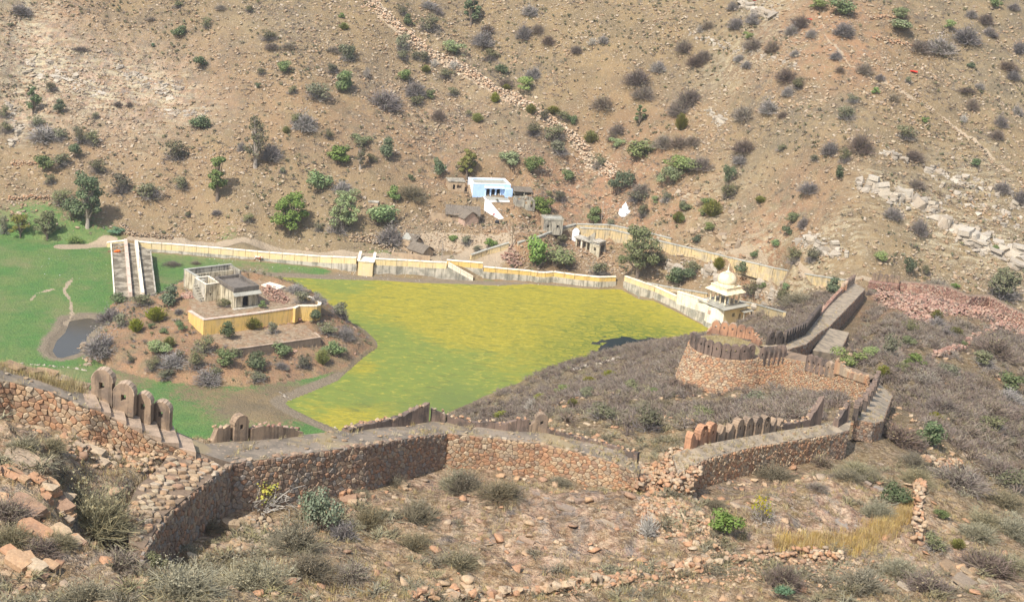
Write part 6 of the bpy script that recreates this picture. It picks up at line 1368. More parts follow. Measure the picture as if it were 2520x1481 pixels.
# cow
cow = empty('cow', hit(633, 643), R_(-15), 'brown and white cow grazing at the foot of the lakeside wall', 'cow')
def brown_white():
    s = NT('cow_hide', .8); return s.out(s.mix(s.rng(s.noise(1.6, 2, .5), .47, .53), (.25, .075, .035), (.62, .55, .47)))
bm = bmesh.new(); sk = bpy.data.meshes.new('cow_body')
V_ = [(0, 0, 1.05), (.45, 0, 1.08), (.8, 0, 1.1), (-.45, 0, 1.05), (-.75, 0, 1.08), (1.08, 0, 1.25), (1.3, 0, 1.22), (1.58, 0, 1.05)]; E_ = [(0, 1), (1, 2), (0, 3), (3, 4), (2, 5), (5, 6), (6, 7)]; Rd = [.36, .34, .3, .35, .27, .17, .15, .09]
for sy in (-.2, .2):
    for x in (.7, -.65):
        b_ = len(V_); back = x < 0
        V_ += [(x, sy, .8), (x + (-.02 if not back else .08), sy, .5), (x + (0 if not back else -.1), sy, .3), (x + (.02 if not back else -.05), sy, .0)]; Rd += [.17, .1, .07, .06]; E_ += [(2 if x > 0 else 4, b_), (b_, b_ + 1), (b_ + 1, b_ + 2), (b_ + 2, b_ + 3)]
b_ = len(V_); V_ += [(-1.0, 0, 1.1), (-1.05, 0, .5)]; Rd += [.04, .03]; E_ += [(4, b_), (b_, b_ + 1)]
for s_ in (-1, 1): V_.append((1.3, s_ * .22, 1.3)); Rd.append(.04); E_.append((6, len(V_) - 1)); V_.append((1.28, s_ * .12, 1.52)); Rd.append(.03); E_.append((6, len(V_) - 1))
sk.from_pydata(V_, E_, []); co_ = link('body', sk, brown_white(), cow); m = co_.modifiers.new('s', 'SKIN')
for v, r_ in zip(sk.skin_vertices[0].data, Rd): v.radius = (r_, r_)
sk.skin_vertices[0].data[0].use_root = True; co_.modifiers.new('d', 'SUBSURF').render_levels = 1
# ------------------------------------------------------------------ plants
def quads_mesh(name, C, N, S, mats, aspect=1.0, up=None):
    """leaf quads: centres C, normals N, sizes S"""
    C = np.asarray(C); N = np.asarray(N); S = np.asarray(S)[:, None]; rs = np.random.RandomState(len(C))
    N = N / (np.linalg.norm(N, axis=1, keepdims=True) + 1e-9)
    A = np.cross(N, rs.normal(size=N.shape)); A /= np.linalg.norm(A, axis=1, keepdims=True) + 1e-9; B = np.cross(N, A) * aspect
    V = np.stack([C - A * S - B * S, C + A * S - B * S * .6, C + A * S * .8 + B * S, C - A * S * .9 + B * S * .8], 1).reshape(-1, 3)
    return V, np.arange(len(V)).reshape(-1, 4)
def crown_pts(n, seed, clumps, flat=1.0, lo=.12, edge=.55):
    rs = np.random.RandomState(seed); out = []; nor = []
    cl = []
    for k in range(clumps):
        a = rs.uniform(0, 6.28); rr = rs.uniform(.0, .34) if k else 0; z = rs.uniform(.3, .74); cl.append((math.cos(a) * rr, math.sin(a) * rr, z, rs.uniform(.14, .26)))
    w_ = np.array([c[3] ** 2 for c in cl]); w_ /= w_.sum(); ks = rs.choice(clumps, n, p=w_)
    for k in ks:
        d = rs.normal(size=3); d /= np.linalg.norm(d); r_ = cl[k][3] * rs.uniform(edge, 1.05); p = np.array(cl[k][:3]) + d * r_ * np.array([1, 1, flat])
        p[2] = max(p[2], lo * rs.uniform(.3, 1)); out.append(p); nor.append(d + rs.normal(size=3) * .55 + np.array([0, 0, .3]))
    return np.array(out), np.array(nor)
def twigs(n, seed, spread=1.0, upr=.6, width=.006, L=.5, base=.05, sub=3):
    """ribbons fanning from the root, forked: returns quads"""
    rs = np.random.RandomState(seed); V = []; F = []
    def rib(a, b, w0, w1):
        d = b - a; s_ = np.cross(d, rs.normal(size=3)); s_ /= np.linalg.norm(s_) + 1e-9; o = len(V)
        V.extend([a - s_ * w0, a + s_ * w0, b + s_ * w1, b - s_ * w1]); F.append((o, o + 1, o + 2, o + 3))
    m = max(6, n // (1 + sub * 2))
    for i in range(m):
        a = rs.uniform(0, 6.283); el = rs.uniform(upr - .5, 1.45); d = np.array([math.cos(a) * math.cos(el) * spread, math.sin(a) * math.cos(el) * spread, math.sin(el)])
        p = np.array([rs.uniform(-base, base), rs.uniform(-base, base), 0.0]); l = L * rs.uniform(.45, .75); q = p + d * l + rs.normal(size=3) * .03
        rib(p, q, width * 1.7, width * 1.2)
        for j in range(sub):
            t = rs.uniform(.45, 1); b0 = p + (q - p) * t; d2 = d + rs.normal(size=3) * .55; d2 /= np.linalg.norm(d2); b1 = b0 + d2 * L * rs.uniform(.25, .5); b1[2] = max(b1[2], .02)
            rib(b0, b1, width, width * .6)
            b2 = b0 + (b1 - b0) * rs.uniform(.3, .7); d3 = d2 + rs.normal(size=3) * .7; d3 /= np.linalg.norm(d3); b3 = b2 + d3 * L * rs.uniform(.15, .35); b3[2] = max(b3[2], .01); rib(b2, b3, width * .7, width * .35)
    return np.array(V), np.array(F)
def join(*gs):
    V = []; F = []; MI = []; o = 0
    for k, (v, f) in enumerate(gs): V.append(v); F.append(f + o); MI += [k] * len(f); o += len(v)
    return np.concatenate(V), np.concatenate(F), MI
PROTO = {}
def proto(kind, i, geo, mats):
    V, F, MI = geo; me = np_mesh(kind, V, F)
    for m in mats: me.materials.append(m)
    me.polygons.foreach_set('material_index', np.array(MI, dtype=np.int32)); PROTO.setdefault(kind, []).append(me)
def leafgeo(n, seed, clumps, size, **k):
    C, N = crown_pts(n, seed, clumps, **k); rs = np.random.RandomState(seed + 1); return quads_mesh('l', C, N, size * rs.uniform(.6, 1.3, len(C)), None)
for i in range(4):
    proto('g', i, join(leafgeo(1500, 10 + i, 9, .020, flat=.7), twigs(90, 30 + i, 1.0, .5, .005, .55)), [M['acacia_l'], M['bark']])
    proto('d', i, join(leafgeo(1300, 40 + i, 8, .024, flat=.85), twigs(60, 50 + i)), [M['green_l'], M['bark']])
    proto('e', i, join(leafgeo(1300, 60 + i, 8, .024, flat=.9), twigs(60, 70 + i)), [M['dark_l'], M['bark']])
    proto('o', i, join(leafgeo(900, 80 + i, 8, .022, flat=.85), twigs(420, 90 + i, .9, .5, .006, .6)), [M['olive_l'], M['twig_l']])
    proto('b', i, join(twigs(1500, 100 + i, .95, .45, .0075, .62, .08, 4), leafgeo(160, 110 + i, 8, .016)), [M['twig_l'], M['twig_l']])
    proto('p', i, join(twigs(1500, 120 + i, 1.05, .45, .0065, .62, .08, 4), leafgeo(120, 130 + i, 8, .014)), [M['twig_p'], M['twig_o']])
    proto('q', i, join(twigs(1900, 220 + i, 1.1, .4, .0048, .62, .10, 4), leafgeo(500, 230 + i, 9, .011)), [M['twig_o'], M['twig_o']])
    proto('w', i, join(twigs(520, 140 + i, .75, .75, .007, .62, .03, 4), leafgeo(20, 150 + i, 8, .01)), [M['twig_w'], M['twig_w']])
    rs = np.random.RandomState(160 + i); V = []; F = []
    for k in range(230):
        a = rs.uniform(0, 6.28); el = rs.uniform(.45, 1.5); d = np.array([math.cos(a) * math.cos(el), math.sin(a) * math.cos(el), math.sin(el)]); p = d * .18 * rs.uniform(.2, 1); q = d * rs.uniform(.35, .52) * np.array([1, 1, 1.75]); s_ = np.cross(d, rs.normal(size=3)); s_ /= np.linalg.norm(s_); s2 = np.cross(d, s_)
        for ss in (s_, s2): o = len(V); V += [p - ss * .011, p + ss * .011, q + ss * .014, q - ss * .014]; F.append((o, o + 1, o + 2, o + 3))
    proto('y', i, join((np.array(V), np.array(F)), leafgeo(420, 170 + i, 7, .018)), [M['yellow_l'], M['yellow_l']])
    proto('s', i, join(leafgeo(1900, 180 + i, 11, .019, flat=1.0), twigs(100, 190 + i)), [M['silver_l'], M['bark']])
    proto('k', i, join(leafgeo(330, 200 + i, 9, .019, edge=.3), twigs(420, 210 + i, .9, .6, .006, .7)), [M['gold_l'], M['twig_w']])
    proto('u', i, join(leafgeo(900, 240 + i, 8, .022, flat=.5), twigs(60, 250 + i)), [M['blue_l'], M['bark']])
NAME = {'g': ('acacia_bush', 'feathery pale green acacia bush', 'bush'), 'd': ('green_bush', 'bright green leafy bush', 'bush'), 'e': ('dark_bush', 'dark green dense bush', 'bush'), 'o': ('olive_bush', 'grey olive scrub bush', 'bush'),
        'b': ('bare_shrub', 'leafless dark grey shrub', 'shrub'), 'p': ('dry_shrub', 'leafless purplish shrub', 'shrub'), 'q': ('dry_bush', 'dry straw grey twiggy bush', 'bush'), 'w': ('dead_shrub', 'pale leafless dead shrub', 'shrub'), 'y': ('spurge_bush', 'yellow green upright spurge bush', 'bush'),
        's': ('silver_bush', 'tall silvery green bush', 'bush'), 'k': ('flowering_bush', 'twiggy bush with yellow leaves', 'bush'), 'u': ('blue_bush', 'low blue green bush', 'bush')}
LAND = [('the blue house', 1200, 455), ('the domed pavilion', 1785, 720), ('the round bastion', 1785, 880), ('the island house', 600, 725), ('the causeway', 330, 660), ('the dark pool', 195, 830), ('the yellow island wall', 640, 790), ('the lower island terrace', 680, 840),
        ('the lakeside wall', 640, 625), ('the jutting wall block', 898, 650), ('the thatched huts', 1060, 600), ('the concrete hut', 1355, 548), ('the ruined colonnade', 1440, 595), ('the white shrine', 1537, 510), ('the upper path wall', 1750, 632), ('the upper path end', 2000, 685),
        ('the gate battlements', 2180, 680), ('the red ruined wall', 2380, 745), ('the descending walkway', 2070, 770), ('the curtain wall', 2020, 930), ('the breach', 1610, 1170), ('the battlements by the breach', 1800, 1070), ('the long near wall', 830, 1160), ('the near stairs', 320, 1040),
        ('the paved ramp', 420, 1230), ('the rubble wall top', 960, 60), ('the rubble wall', 1180, 200), ('the lower rubble wall', 1400, 350), ('the pale cliff', 2200, 490), ('the white rock band', 2420, 590), ('the upper left rocks', 150, 150), ('the top right path', 2090, 130),
        ('the left rock ledges', 70, 1300), ('the golden grass', 2050, 1330), ('the right slope', 2400, 1150), ('the lower right terrace wall', 2250, 1250), ('the slanting rock slabs', 1450, 1280), ('the upper right hillside', 2330, 220), ('the upper middle hillside', 1650, 150), ('the middle hillside', 1900, 380), ('the left hillside', 500, 380), ('the upper left hillside', 520, 120), ('the meadow edge', 90, 590)]
PL = []
def plant(kind, gx, gy, wpx, hpx):
    p = hit(gx, gy); PL.append((kind, gx, gy, wpx, hpx, p))
def rows(tile, txt):
    k = TILES[tile][2]
    for it in txt.split():
        x, y, w_, h, kd = it.split(','); gx, gy = T(tile, float(x), float(y)); plant(kd, gx, gy, float(w_) / k * .61523, float(h) / k * .61523)
rows(1, '''1290,275,125,100,e 1490,205,75,70,o 1935,295,120,75,o 2475,215,85,50,y 1440,490,110,80,e 2040,530,110,100,d 1885,540,60,50,o 2490,440,110,110,e 2395,520,100,60,o 2470,665,125,140,d 2285,710,200,110,o 430,810,100,90,e
370,660,80,70,o 1415,935,150,125,e 2190,930,150,160,b 2130,900,110,90,o 30,850,70,80,o 40,960,90,80,o 330,1010,190,140,b 260,915,110,80,o 430,1010,110,80,o 580,1030,110,110,o 670,1050,100,110,o 540,1140,105,100,e 320,1235,150,130,d 440,1200,140,100,o 700,1245,120,100,o
1265,1150,170,130,o 1950,1150,130,160,b 1740,1090,50,100,b 2430,1175,170,120,d 450,1470,150,110,o 870,1395,140,150,o 1075,1425,190,110,o 1310,1360,120,90,o 2290,1380,180,160,d 2470,1380,120,100,b 1275,60,70,50,o 1790,90,70,50,o 150,100,120,90,b 2460,135,50,40,d
585,360,100,35,p 1590,65,70,40,p 1090,150,60,40,p 2080,345,80,50,p 1960,350,90,50,p 2400,370,80,50,p 850,765,50,50,p 930,765,45,45,p 680,860,60,50,o 2100,680,70,60,o 1850,635,50,40,e 355,1330,80,70,o 2060,960,60,50,y 2360,1000,70,70,o 1100,345,40,35,u 2030,1250,60,50,o''')
rows(2, '''660,60,110,70,b 725,105,60,60,b 495,185,85,80,e 470,110,70,60,o 830,395,170,100,g 660,230,150,110,o 470,370,110,130,o 460,430,110,70,o 1050,320,150,120,b 1085,225,90,70,p 1385,110,100,100,b 1345,280,90,140,b 1440,235,80,90,p 1520,315,80,80,p 1720,380,70,80,p
1830,325,70,80,w 1915,310,70,70,b 1160,525,110,80,e 1410,560,90,100,b 1345,665,140,110,g 1100,440,120,90,o 1210,620,90,80,p 1215,645,70,40,y 475,585,105,90,d 50,670,130,160,d 60,440,110,110,o 340,775,200,170,b 565,690,130,140,b 575,755,110,70,o 665,720,80,70,d 725,860,90,110,p 830,690,90,60,o
1130,740,75,75,y 1005,880,100,65,y 945,840,50,50,o 1390,820,90,70,y 1490,865,70,80,o 2160,610,160,160,p 2205,705,140,120,p 2310,515,100,100,b 2490,360,90,100,p 1910,775,140,120,p 2020,960,110,100,p 1980,1010,70,70,p 2470,800,150,130,p 2350,1060,130,130,p 1400,975,120,90,o 1545,1015,170,110,o 1590,1105,160,100,o 1820,1030,110,90,y
1250,1210,170,130,g 1400,1250,140,130,d 2150,1160,260,180,g 2010,1070,110,80,g 2450,1240,200,130,g 2380,1350,170,150,g 2020,1410,160,170,e 1880,1220,110,110,o 1660,1310,110,100,d 1680,900,70,70,e 1550,820,110,55,y 1630,860,110,60,o 340,1145,150,150,e 170,1050,160,80,g 30,1175,120,120,d 725,1260,110,150,e 535,1310,50,50,e 400,1450,100,110,d 530,1420,180,120,q
250,1170,90,60,o 2190,1380,110,90,p 2360,1460,80,90,o 2150,1450,150,80,o 2280,1470,60,60,g 60,1476,150,120,g 1520,1420,60,50,o 1600,1450,100,80,o 1440,1476,140,60,d 210,560,60,110,w 700,480,70,80,w 840,500,90,100,w 625,440,110,70,o 770,560,130,60,o 635,520,80,50,y 560,430,60,60,o''')
rows(3, '''425,70,80,80,b 445,205,100,110,b 565,165,100,90,b 245,205,70,80,p 185,235,60,80,w 915,195,120,120,p 845,250,90,100,b 990,270,70,80,b 1040,80,140,80,g 1210,115,180,120,d 1220,255,120,130,b 1630,150,140,100,g 1630,225,200,100,g 535,290,80,60,g 570,355,120,110,p 705,375,90,130,p 870,405,65,65,b 1165,425,70,75,b 1370,525,100,100,p
1195,520,60,60,p 1480,575,60,60,b 80,370,120,90,p 150,470,110,100,p 210,440,100,110,p 470,440,70,70,b 525,490,75,70,b 805,580,120,120,p 885,640,90,80,o 820,690,75,90,b 110,750,150,160,p 30,830,110,120,p 680,810,120,125,b 500,855,130,140,p 785,845,70,60,p 45,940,100,120,y 30,1060,120,120,p 130,1040,100,90,p 505,1090,130,130,p 475,1175,100,80,b
200,1210,160,110,p 70,1240,230,130,g 395,1330,90,140,e 1120,1110,110,120,b 1340,1090,150,180,p 1225,1175,85,110,o 1190,1295,85,100,e 975,1385,130,100,b 1010,1160,70,50,o 770,1090,70,50,o 1720,1150,120,100,p 1745,1350,100,85,p 1575,725,75,75,p 1280,740,90,60,o 2100,310,160,160,b 1910,375,180,140,b 1765,370,130,120,p 2140,125,70,70,b
2245,170,90,100,p 2270,260,90,80,b 1985,220,90,70,g 2310,60,90,70,d 2445,70,70,60,b 2480,380,80,110,b 2400,500,110,90,p 2440,570,80,80,b 2125,490,60,50,e 2145,790,80,110,p 2080,880,60,80,w 2350,910,80,110,b 2325,1000,80,100,p 2470,825,60,90,b 1245,860,130,90,o 1660,1000,150,90,o 2170,1200,90,50,e 2360,1380,100,100,b 2490,1460,90,120,b
1450,680,60,50,d 1800,885,60,40,d 1680,600,60,50,o 235,1476,120,60,d 400,1420,130,100,o 620,1460,90,50,y 2200,640,60,60,b 2110,660,110,40,p''')
rows(4, '''30,240,80,130,o 520,150,150,150,e 830,245,150,60,u 540,310,100,50,d 2430,240,150,220,o 1205,765,190,150,e 870,740,130,80,e 1030,760,170,90,o 800,880,170,150,b 880,910,110,110,o 980,950,120,100,y 1120,870,170,100,y 1290,815,60,50,b 730,1100,220,180,b 1305,945,90,70,e 1180,960,70,40,d 1090,925,50,45,e 1120,1110,190,110,g 1220,1060,100,80,y
1240,1190,170,120,b 1470,1100,150,120,o 1650,1000,150,130,e 1820,930,130,90,y 1965,960,90,90,o 1610,1190,190,120,d 1400,1220,130,140,o 1870,1230,170,160,e 1490,1310,160,120,b 1100,1230,110,100,o 940,1170,70,50,o 1190,1280,140,70,o 1850,1300,140,70,o 2040,1120,150,100,d 2260,885,120,100,e 2170,740,130,90,o 2440,840,150,110,o 2490,980,100,100,b 2350,960,150,80,o
2400,1120,150,110,d 2320,1180,130,110,y 2180,1210,120,90,o 2130,660,120,70,b 1890,780,60,60,d 1620,770,110,60,o 2290,740,100,80,b 1240,470,100,40,q 1410,460,60,30,q 1780,160,90,60,o 1350,120,60,40,o 1560,100,70,40,b 2290,230,60,70,o 1560,1260,90,60,o 1700,1130,90,70,o 2030,1210,80,60,b 1300,1130,70,50,o''')
rows(5, '''300,180,230,160,d 370,300,150,150,b 1470,120,150,130,d 830,300,60,50,d 920,320,90,70,o 1100,340,90,70,d 1010,370,60,50,o 1850,170,130,120,d 1965,185,70,50,o 1440,490,220,210,d 1640,490,250,170,g 1600,330,100,80,o 1880,540,140,100,o 2300,460,120,100,o 2430,610,150,120,e 2450,165,100,80,y 2190,130,90,110,o 2480,80,90,80,g 40,860,60,80,b 60,1000,100,100,b
20,1120,80,70,e 1810,1340,120,70,y 2270,1400,60,60,d''')
rows(6, '''270,120,160,120,y 75,80,100,60,g 35,165,80,80,d 205,120,60,60,g 250,240,90,80,g 165,310,80,70,e 320,500,100,90,y 500,540,150,100,e 60,610,150,130,e 130,540,120,100,o 560,690,140,100,o 640,640,60,50,d 770,745,115,120,o 795,645,70,50,d 1130,680,150,120,e 860,460,115,120,o 985,450,100,110,o 735,340,70,60,d 580,420,75,75,e 815,265,70,75,e 850,170,110,90,g 930,200,80,110,b 1570,130,115,110,b 1760,245,105,150,b
1500,450,120,90,g 1700,550,100,130,e 1815,535,70,60,o 1890,635,170,90,p 2360,710,250,210,o 2020,640,60,50,d 2310,375,60,50,d 1890,860,100,70,y 1690,960,110,100,o 1890,920,120,110,b 1970,990,100,90,b 2090,940,130,110,p 1250,1220,230,140,g 1505,1280,130,90,y 1540,1140,150,170,o 1640,1230,100,60,o 2080,1070,60,60,d 2300,1130,250,200,p 1900,1280,150,120,p 2220,1390,180,160,p 2410,1460,160,140,b 1800,1310,200,90,p 1490,800,90,60,p 960,1110,70,40,y 900,760,200,130,q''')
rows('n7', '''1010,470,200,150,e 820,830,170,130,e 780,440,250,150,p 670,920,130,100,q 1090,930,80,60,d 1200,1130,90,60,y 820,1310,180,140,q 1380,1300,250,190,p 1200,720,250,150,p 50,1470,120,100,u 60,1380,160,200,p 560,1400,250,150,q 1000,1430,250,170,p 1560,1040,170,140,q 1330,490,150,100,p 1100,230,200,110,p 1400,260,220,120,p 1590,400,160,110,p 930,700,150,110,q 1450,650,200,120,p 1500,850,180,110,q 540,640,150,100,q 640,680,110,70,q 900,580,130,90,q 1330,1050,160,100,q''')
rows('n4', '''360,560,360,330,k 920,790,300,420,s 1160,880,200,250,b 1440,720,230,200,q 700,950,350,330,q 850,1200,330,240,q 300,1380,500,330,q 1880,680,300,250,q 2300,360,250,230,q 2300,1130,300,200,q 1850,960,250,190,q 1250,1250,250,240,p 1330,420,150,60,q 1700,330,160,110,q''')
rows('n6', '''730,1440,280,220,d 1110,1310,200,250,k 1230,900,300,150,q 1690,770,180,150,p 2250,1270,200,180,q 650,1180,160,100,q 1650,1000,150,90,p 1950,900,200,120,q''')
rows('n5', '''500,1080,330,200,q 150,1020,250,250,q 1950,1460,170,300,w 1800,1030,180,160,q 525,300,200,70,y 790,240,130,220,w 1210,180,110,80,y 1950,420,230,200,o 1090,950,160,90,q''')
rows('n2', '''950,800,480,520,q 1550,1180,180,180,o 1780,1000,240,100,q 1180,1150,300,250,p 850,1480,350,250,q 1800,1400,500,300,q 60,650,300,250,p 130,880,250,200,q 400,1000,250,200,p 2050,780,220,180,q 620,900,180,130,q 300,560,180,120,q''')
rows('n1', '''500,950,200,110,q 230,960,220,110,q''')
for it in '1330,985,40,20,y 1385,965,46,22,g 1440,975,60,28,o 1500,930,44,22,y 1550,960,60,30,o 1590,1010,64,34,q 1480,1030,70,36,o 1640,1000,50,26,q 1730,1030,60,30,o 1850,990,70,30,o 1920,985,60,28,q 2250,900,60,34,d 2330,930,70,40,o 2420,900,80,44,o 2480,960,80,46,d 2300,1040,50,30,y 2440,1060,80,44,o 2230,850,46,30,g 2140,880,60,34,g 2350,830,50,28,y 2480,1200,80,44,o 2420,1290,70,40,q 2300,1350,60,36,o 2480,1400,90,50,q'.split():
    px_, py_, pw_, ph_, pk_ = it.split(','); plant(pk_, float(px_), float(py_), float(pw_) * .85, float(ph_) * .9)
nk = {}
cand = []
ORD = ['', 'second ', 'third ', 'fourth ', 'fifth ', 'sixth ', 'seventh ', 'eighth ', 'ninth ', 'tenth ', 'eleventh ', 'twelfth ']
for kind, gx, gy, wp, hp, p in PL:
    m = mpp(p); w_, h = wp * m * (1.32 if kind in 'bpqwokgd' else 1.22), hp * m * 1.22
    if rng(p) < 165: w_ *= 1.18; h *= 1.15
    if 200 < gx < 940 and 690 < gy < 960: w_ *= .98; h *= .98
    sz = 'large ' if w_ > 5.5 else ('small ' if w_ < 2.6 else '')
    ln = min(LAND, key=lambda l: ((l[1] - gx) / 1.2) ** 2 + ((l[2] - gy)) ** 2); dx, dy = gx - ln[1], gy - ln[2]
    rel = ('right of ' if dx > 0 else 'left of ') if abs(dx) > abs(dy) * 1.3 else ('below ' if dy > 0 else 'above ')
    cand.append((kind, p, w_, h, f'{sz}{NAME[kind][1]} {rel}{ln[0]}', gx))
byl = {}
for c in cand: byl.setdefault(c[4], []).append(c)
for lab, L in byl.items():
    L.sort(key=lambda c: c[5])
    for i, c in enumerate(L):
        kind, p, w_, h, _, gx = c; k = nk[kind] = nk.get(kind, 0) + 1
        lb = lab if len(L) == 1 else f'{lab}, {ORD[min(i, 11)]}from left' if i else f'{lab}, leftmost'
        o = bpy.data.objects.new(NAME[kind][0], PROTO[kind][k % 4]); col.objects.link(o)
        o.location = p - Vector((0, 0, .1)); o.scale = (w_, w_, h); o.rotation_euler = (0, 0, rnd.uniform(0, 6.28)); tag(o, lb, NAME[kind][2], NAME[kind][2] + 's on the slopes: ' + NAME[kind][0].replace('_', ' '), 'thing')

# trees: trunk with limbs, crown of leaf clumps
def tree(label, x, y, hpx, wpx, leaf, seed, bark='bark', clumps=14, n=2200, size=.03, sparse=1.0, tall=1.0):
    p = hit(x, y); m = mpp(p); H = hpx * m * 1.12; Wd = wpx * m * 1.1; r = random.Random(seed); clumps *= 2; n = int(n * 1.5); size *= .74; o = empty('tree', p - Vector((0, 0, .2)), r.uniform(0, 6), label, 'tree', 'trees around the lake')
    mb = MB(); tops = []; k0 = H * .24
    mb.tube([(0, 0, -.4), (r.uniform(-.1, .1), 0, k0 * .5), (0, r.uniform(-.1, .1), k0)], [H * .045, H * .035, H * .028], 8)
    for i in range(clumps):
        a = i * 2.4 + r.uniform(-.3, .3); zz = H * r.uniform(.3, .95); rr = Wd * .5 * r.uniform(.25, .82) * (1 - .55 * max(0, zz / H - .6) / .4); q = Vector((math.cos(a) * rr, math.sin(a) * rr, zz)); tops.append(q)
        s0 = Vector((0, 0, k0 * r.uniform(.5, 1))); mb.tube([s0, s0.lerp(q, .5) + Vector((0, 0, H * .04)), q], [H * .018, H * .011, H * .004], 5)
    mb.build('trunk', M[bark], o)
    rs = np.random.RandomState(seed); ks = rs.randint(0, clumps, int(n * sparse)); T0 = np.array([t[:] for t in tops])[ks]; d = rs.normal(size=(len(ks), 3)); d /= np.linalg.norm(d, axis=1, keepdims=True)
    rad = np.array([r.uniform(.08, .16) for _ in range(clumps)])[ks] * (Wd * .6 + H * .4); C = T0 + d * (rad * rs.uniform(.35, 1.0, len(ks)) ** .6)[:, None] * np.array([1, 1, .75])
    C[:, 2] = np.maximum(C[:, 2], H * .18)
    V, F = quads_mesh('c', C, d + rs.normal(size=d.shape) * .6 + np.array([0, 0, .3]), size * H * rs.uniform(.5, 1.1, len(ks)), None)
    link('crown', np_mesh('crown', V, F), M[leaf], o)
tree('large blue green tree casting shade at the left edge of the meadow', 215, 560, 122, 78, 'dark_l', 1, 'bark_pale', 18, 3200, .022)
tree('rounded acacia tree at the corner of the meadow', 116, 588, 64, 60, 'acacia_l', 2, n=2600, size=.026)
tree('yellow green acacia tree at the far left meadow edge', 50, 584, 52, 52, 'yellow_l', 3, n=2200, size=.026)
tree('slim green tree with a long shadow on the left slope', 535, 492, 102, 48, 'green_l', 4, clumps=10, n=2000, size=.026)
tree('dense dark green tree above the lakeside wall', 712, 575, 92, 88, 'green_l', 5, clumps=20, n=3600, size=.026)
tree('sparse grey green tree on the left slope', 628, 412, 115, 60, 'olive_l', 6, 'bark_pale', 14, 900, .02)
tree('thin dark tree on the upper left rocks', 82, 283, 62, 36, 'dark_l', 7, clumps=8, n=900, size=.03)
tree('tall narrow dark tree at the top middle', 1158, 64, 78, 38, 'dark_l', 8, clumps=10, n=1800, size=.028)
tree('yellow green tree behind the left corner of the blue house', 1148, 441, 75, 44, 'yellow_l', 9, clumps=12, n=2000, size=.028)
tree('sparse crooked tree left of the blue house', 886, 418, 64, 28, 'olive_l', 10, 'bark_pale', 8, 600, .026)
tree('large feathery tree between the colonnade and the pavilion', 1568, 684, 116, 96, 'acacia_l', 11, clumps=20, n=3800, size=.02)
tree('small leafy tree on the middle slope', 1573, 308, 46, 36, 'dark_l', 12, clumps=7, n=700, size=.04)
tree('dark feathery tree beside the right hillside path', 2462, 735, 70, 80, 'olive_l', 13, clumps=14, n=2200, size=.026)
tree('bushy green tree left of the thatched huts', 845, 572, 84, 80, 'acacia_l', 14, clumps=16, n=3000, size=.022)
# ------------------------------------------------------------------ loose rocks, outcrops, rubble wall, brush and grass
def field(n, test, seed):
    """random ground places (in view wedge) weighted by test(x, y, R) -> probability"""
    rs = np.random.RandomState(seed); out = []
    a = rs.uniform(R_(-19.5), R_(19.5), n); u = rs.uniform(0, 1, n)
    return a, u, rs
def place(n, r0, r1, prob, seed, sp=2.0):
    rs = np.random.RandomState(seed); a = rs.uniform(R_(-20), R_(20), n); R = (rs.uniform(r0 ** sp, r1 ** sp, n)) ** (1 / sp)
    ia = np.clip(((a - AZ[0]) / (AZ[1] - AZ[0])).astype(int), 0, NA - 2); ir = np.clip(np.searchsorted(RR, R) - 1, 0, len(RR) - 2)
    fa = (a - AZ[0]) / (AZ[1] - AZ[0]) - ia; fr = np.clip((R - RR[ir]) / (RR[ir + 1] - RR[ir]), 0, 1)
    z = (GZ[ir, ia] * (1 - fa) + GZ[ir, ia + 1] * fa) * (1 - fr) + (GZ[ir + 1, ia] * (1 - fa) + GZ[ir + 1, ia + 1] * fa) * fr
    k = rs.uniform(0, 1, n) < np.clip(prob[ir, ia], 0, 1)
    return np.stack([np.sin(a) * R, np.cos(a) * R, z], 1)[k], rs, (ir[k], ia[k])
wild = sstep(1.5, 5, sdB) * (1 - attr['path'])
pos, rs, _ = place(120000, 330, 530, far * wild * (.25 + .75 * attr['stony'] * sstep(-.3, .25, fbm(GX / 12, GY / 12, 71, 3))), 5, 1.6)
n = len(pos); s_ = .2 + .85 * rs.uniform(0, 1, n) ** 4 + .15 * rs.uniform(0, 1, n); pos[:, 2] += s_ * .1
scatter('loose_stones', ROCKS, pos, np.stack([s_ * 1.2, s_, s_ * .65], 1), rs.uniform(-.6, .6, (n, 3)) * np.array([1, 1, 5]), M['stone_pale'], label='pale loose stones strewn over the far hillsides', cat='stones')
pos, rs, _ = place(24000, 66, 260, (1 - far) * sstep(3, 10, sdB) * (.15 + .85 * sstep(-.1, .35, fbm(GX / 5, GY / 5, 73, 3))), 6, 1.3)
n = len(pos); s_ = .10 + .75 * rs.uniform(0, 1, n) ** 4; pos[:, 2] += s_ * .1
scatter('loose_stones', ROCKS + SLABS, pos, np.stack([s_ * 1.3, s_, s_ * .6], 1), rs.uniform(-.4, .4, (n, 3)) * np.array([1, 1, 7]), M['stone_orange'], label='brown loose stones over the near slopes', cat='stones')
ip = (sdI < -1.5) * (t1 > .5) * (t2 > .5)
pos, rs, _ = place(9000, 270, 370, ip * .9, 8); n = len(pos); s_ = .12 + .6 * rs.uniform(0, 1, n) ** 5
scatter('loose_stones', ROCKS, pos, np.stack([s_ * 1.3, s_, s_ * .6], 1), rs.uniform(-.4, .4, (n, 3)) * np.array([1, 1, 7]), M['stone_red'], label='red loose stones over the island', cat='stones')
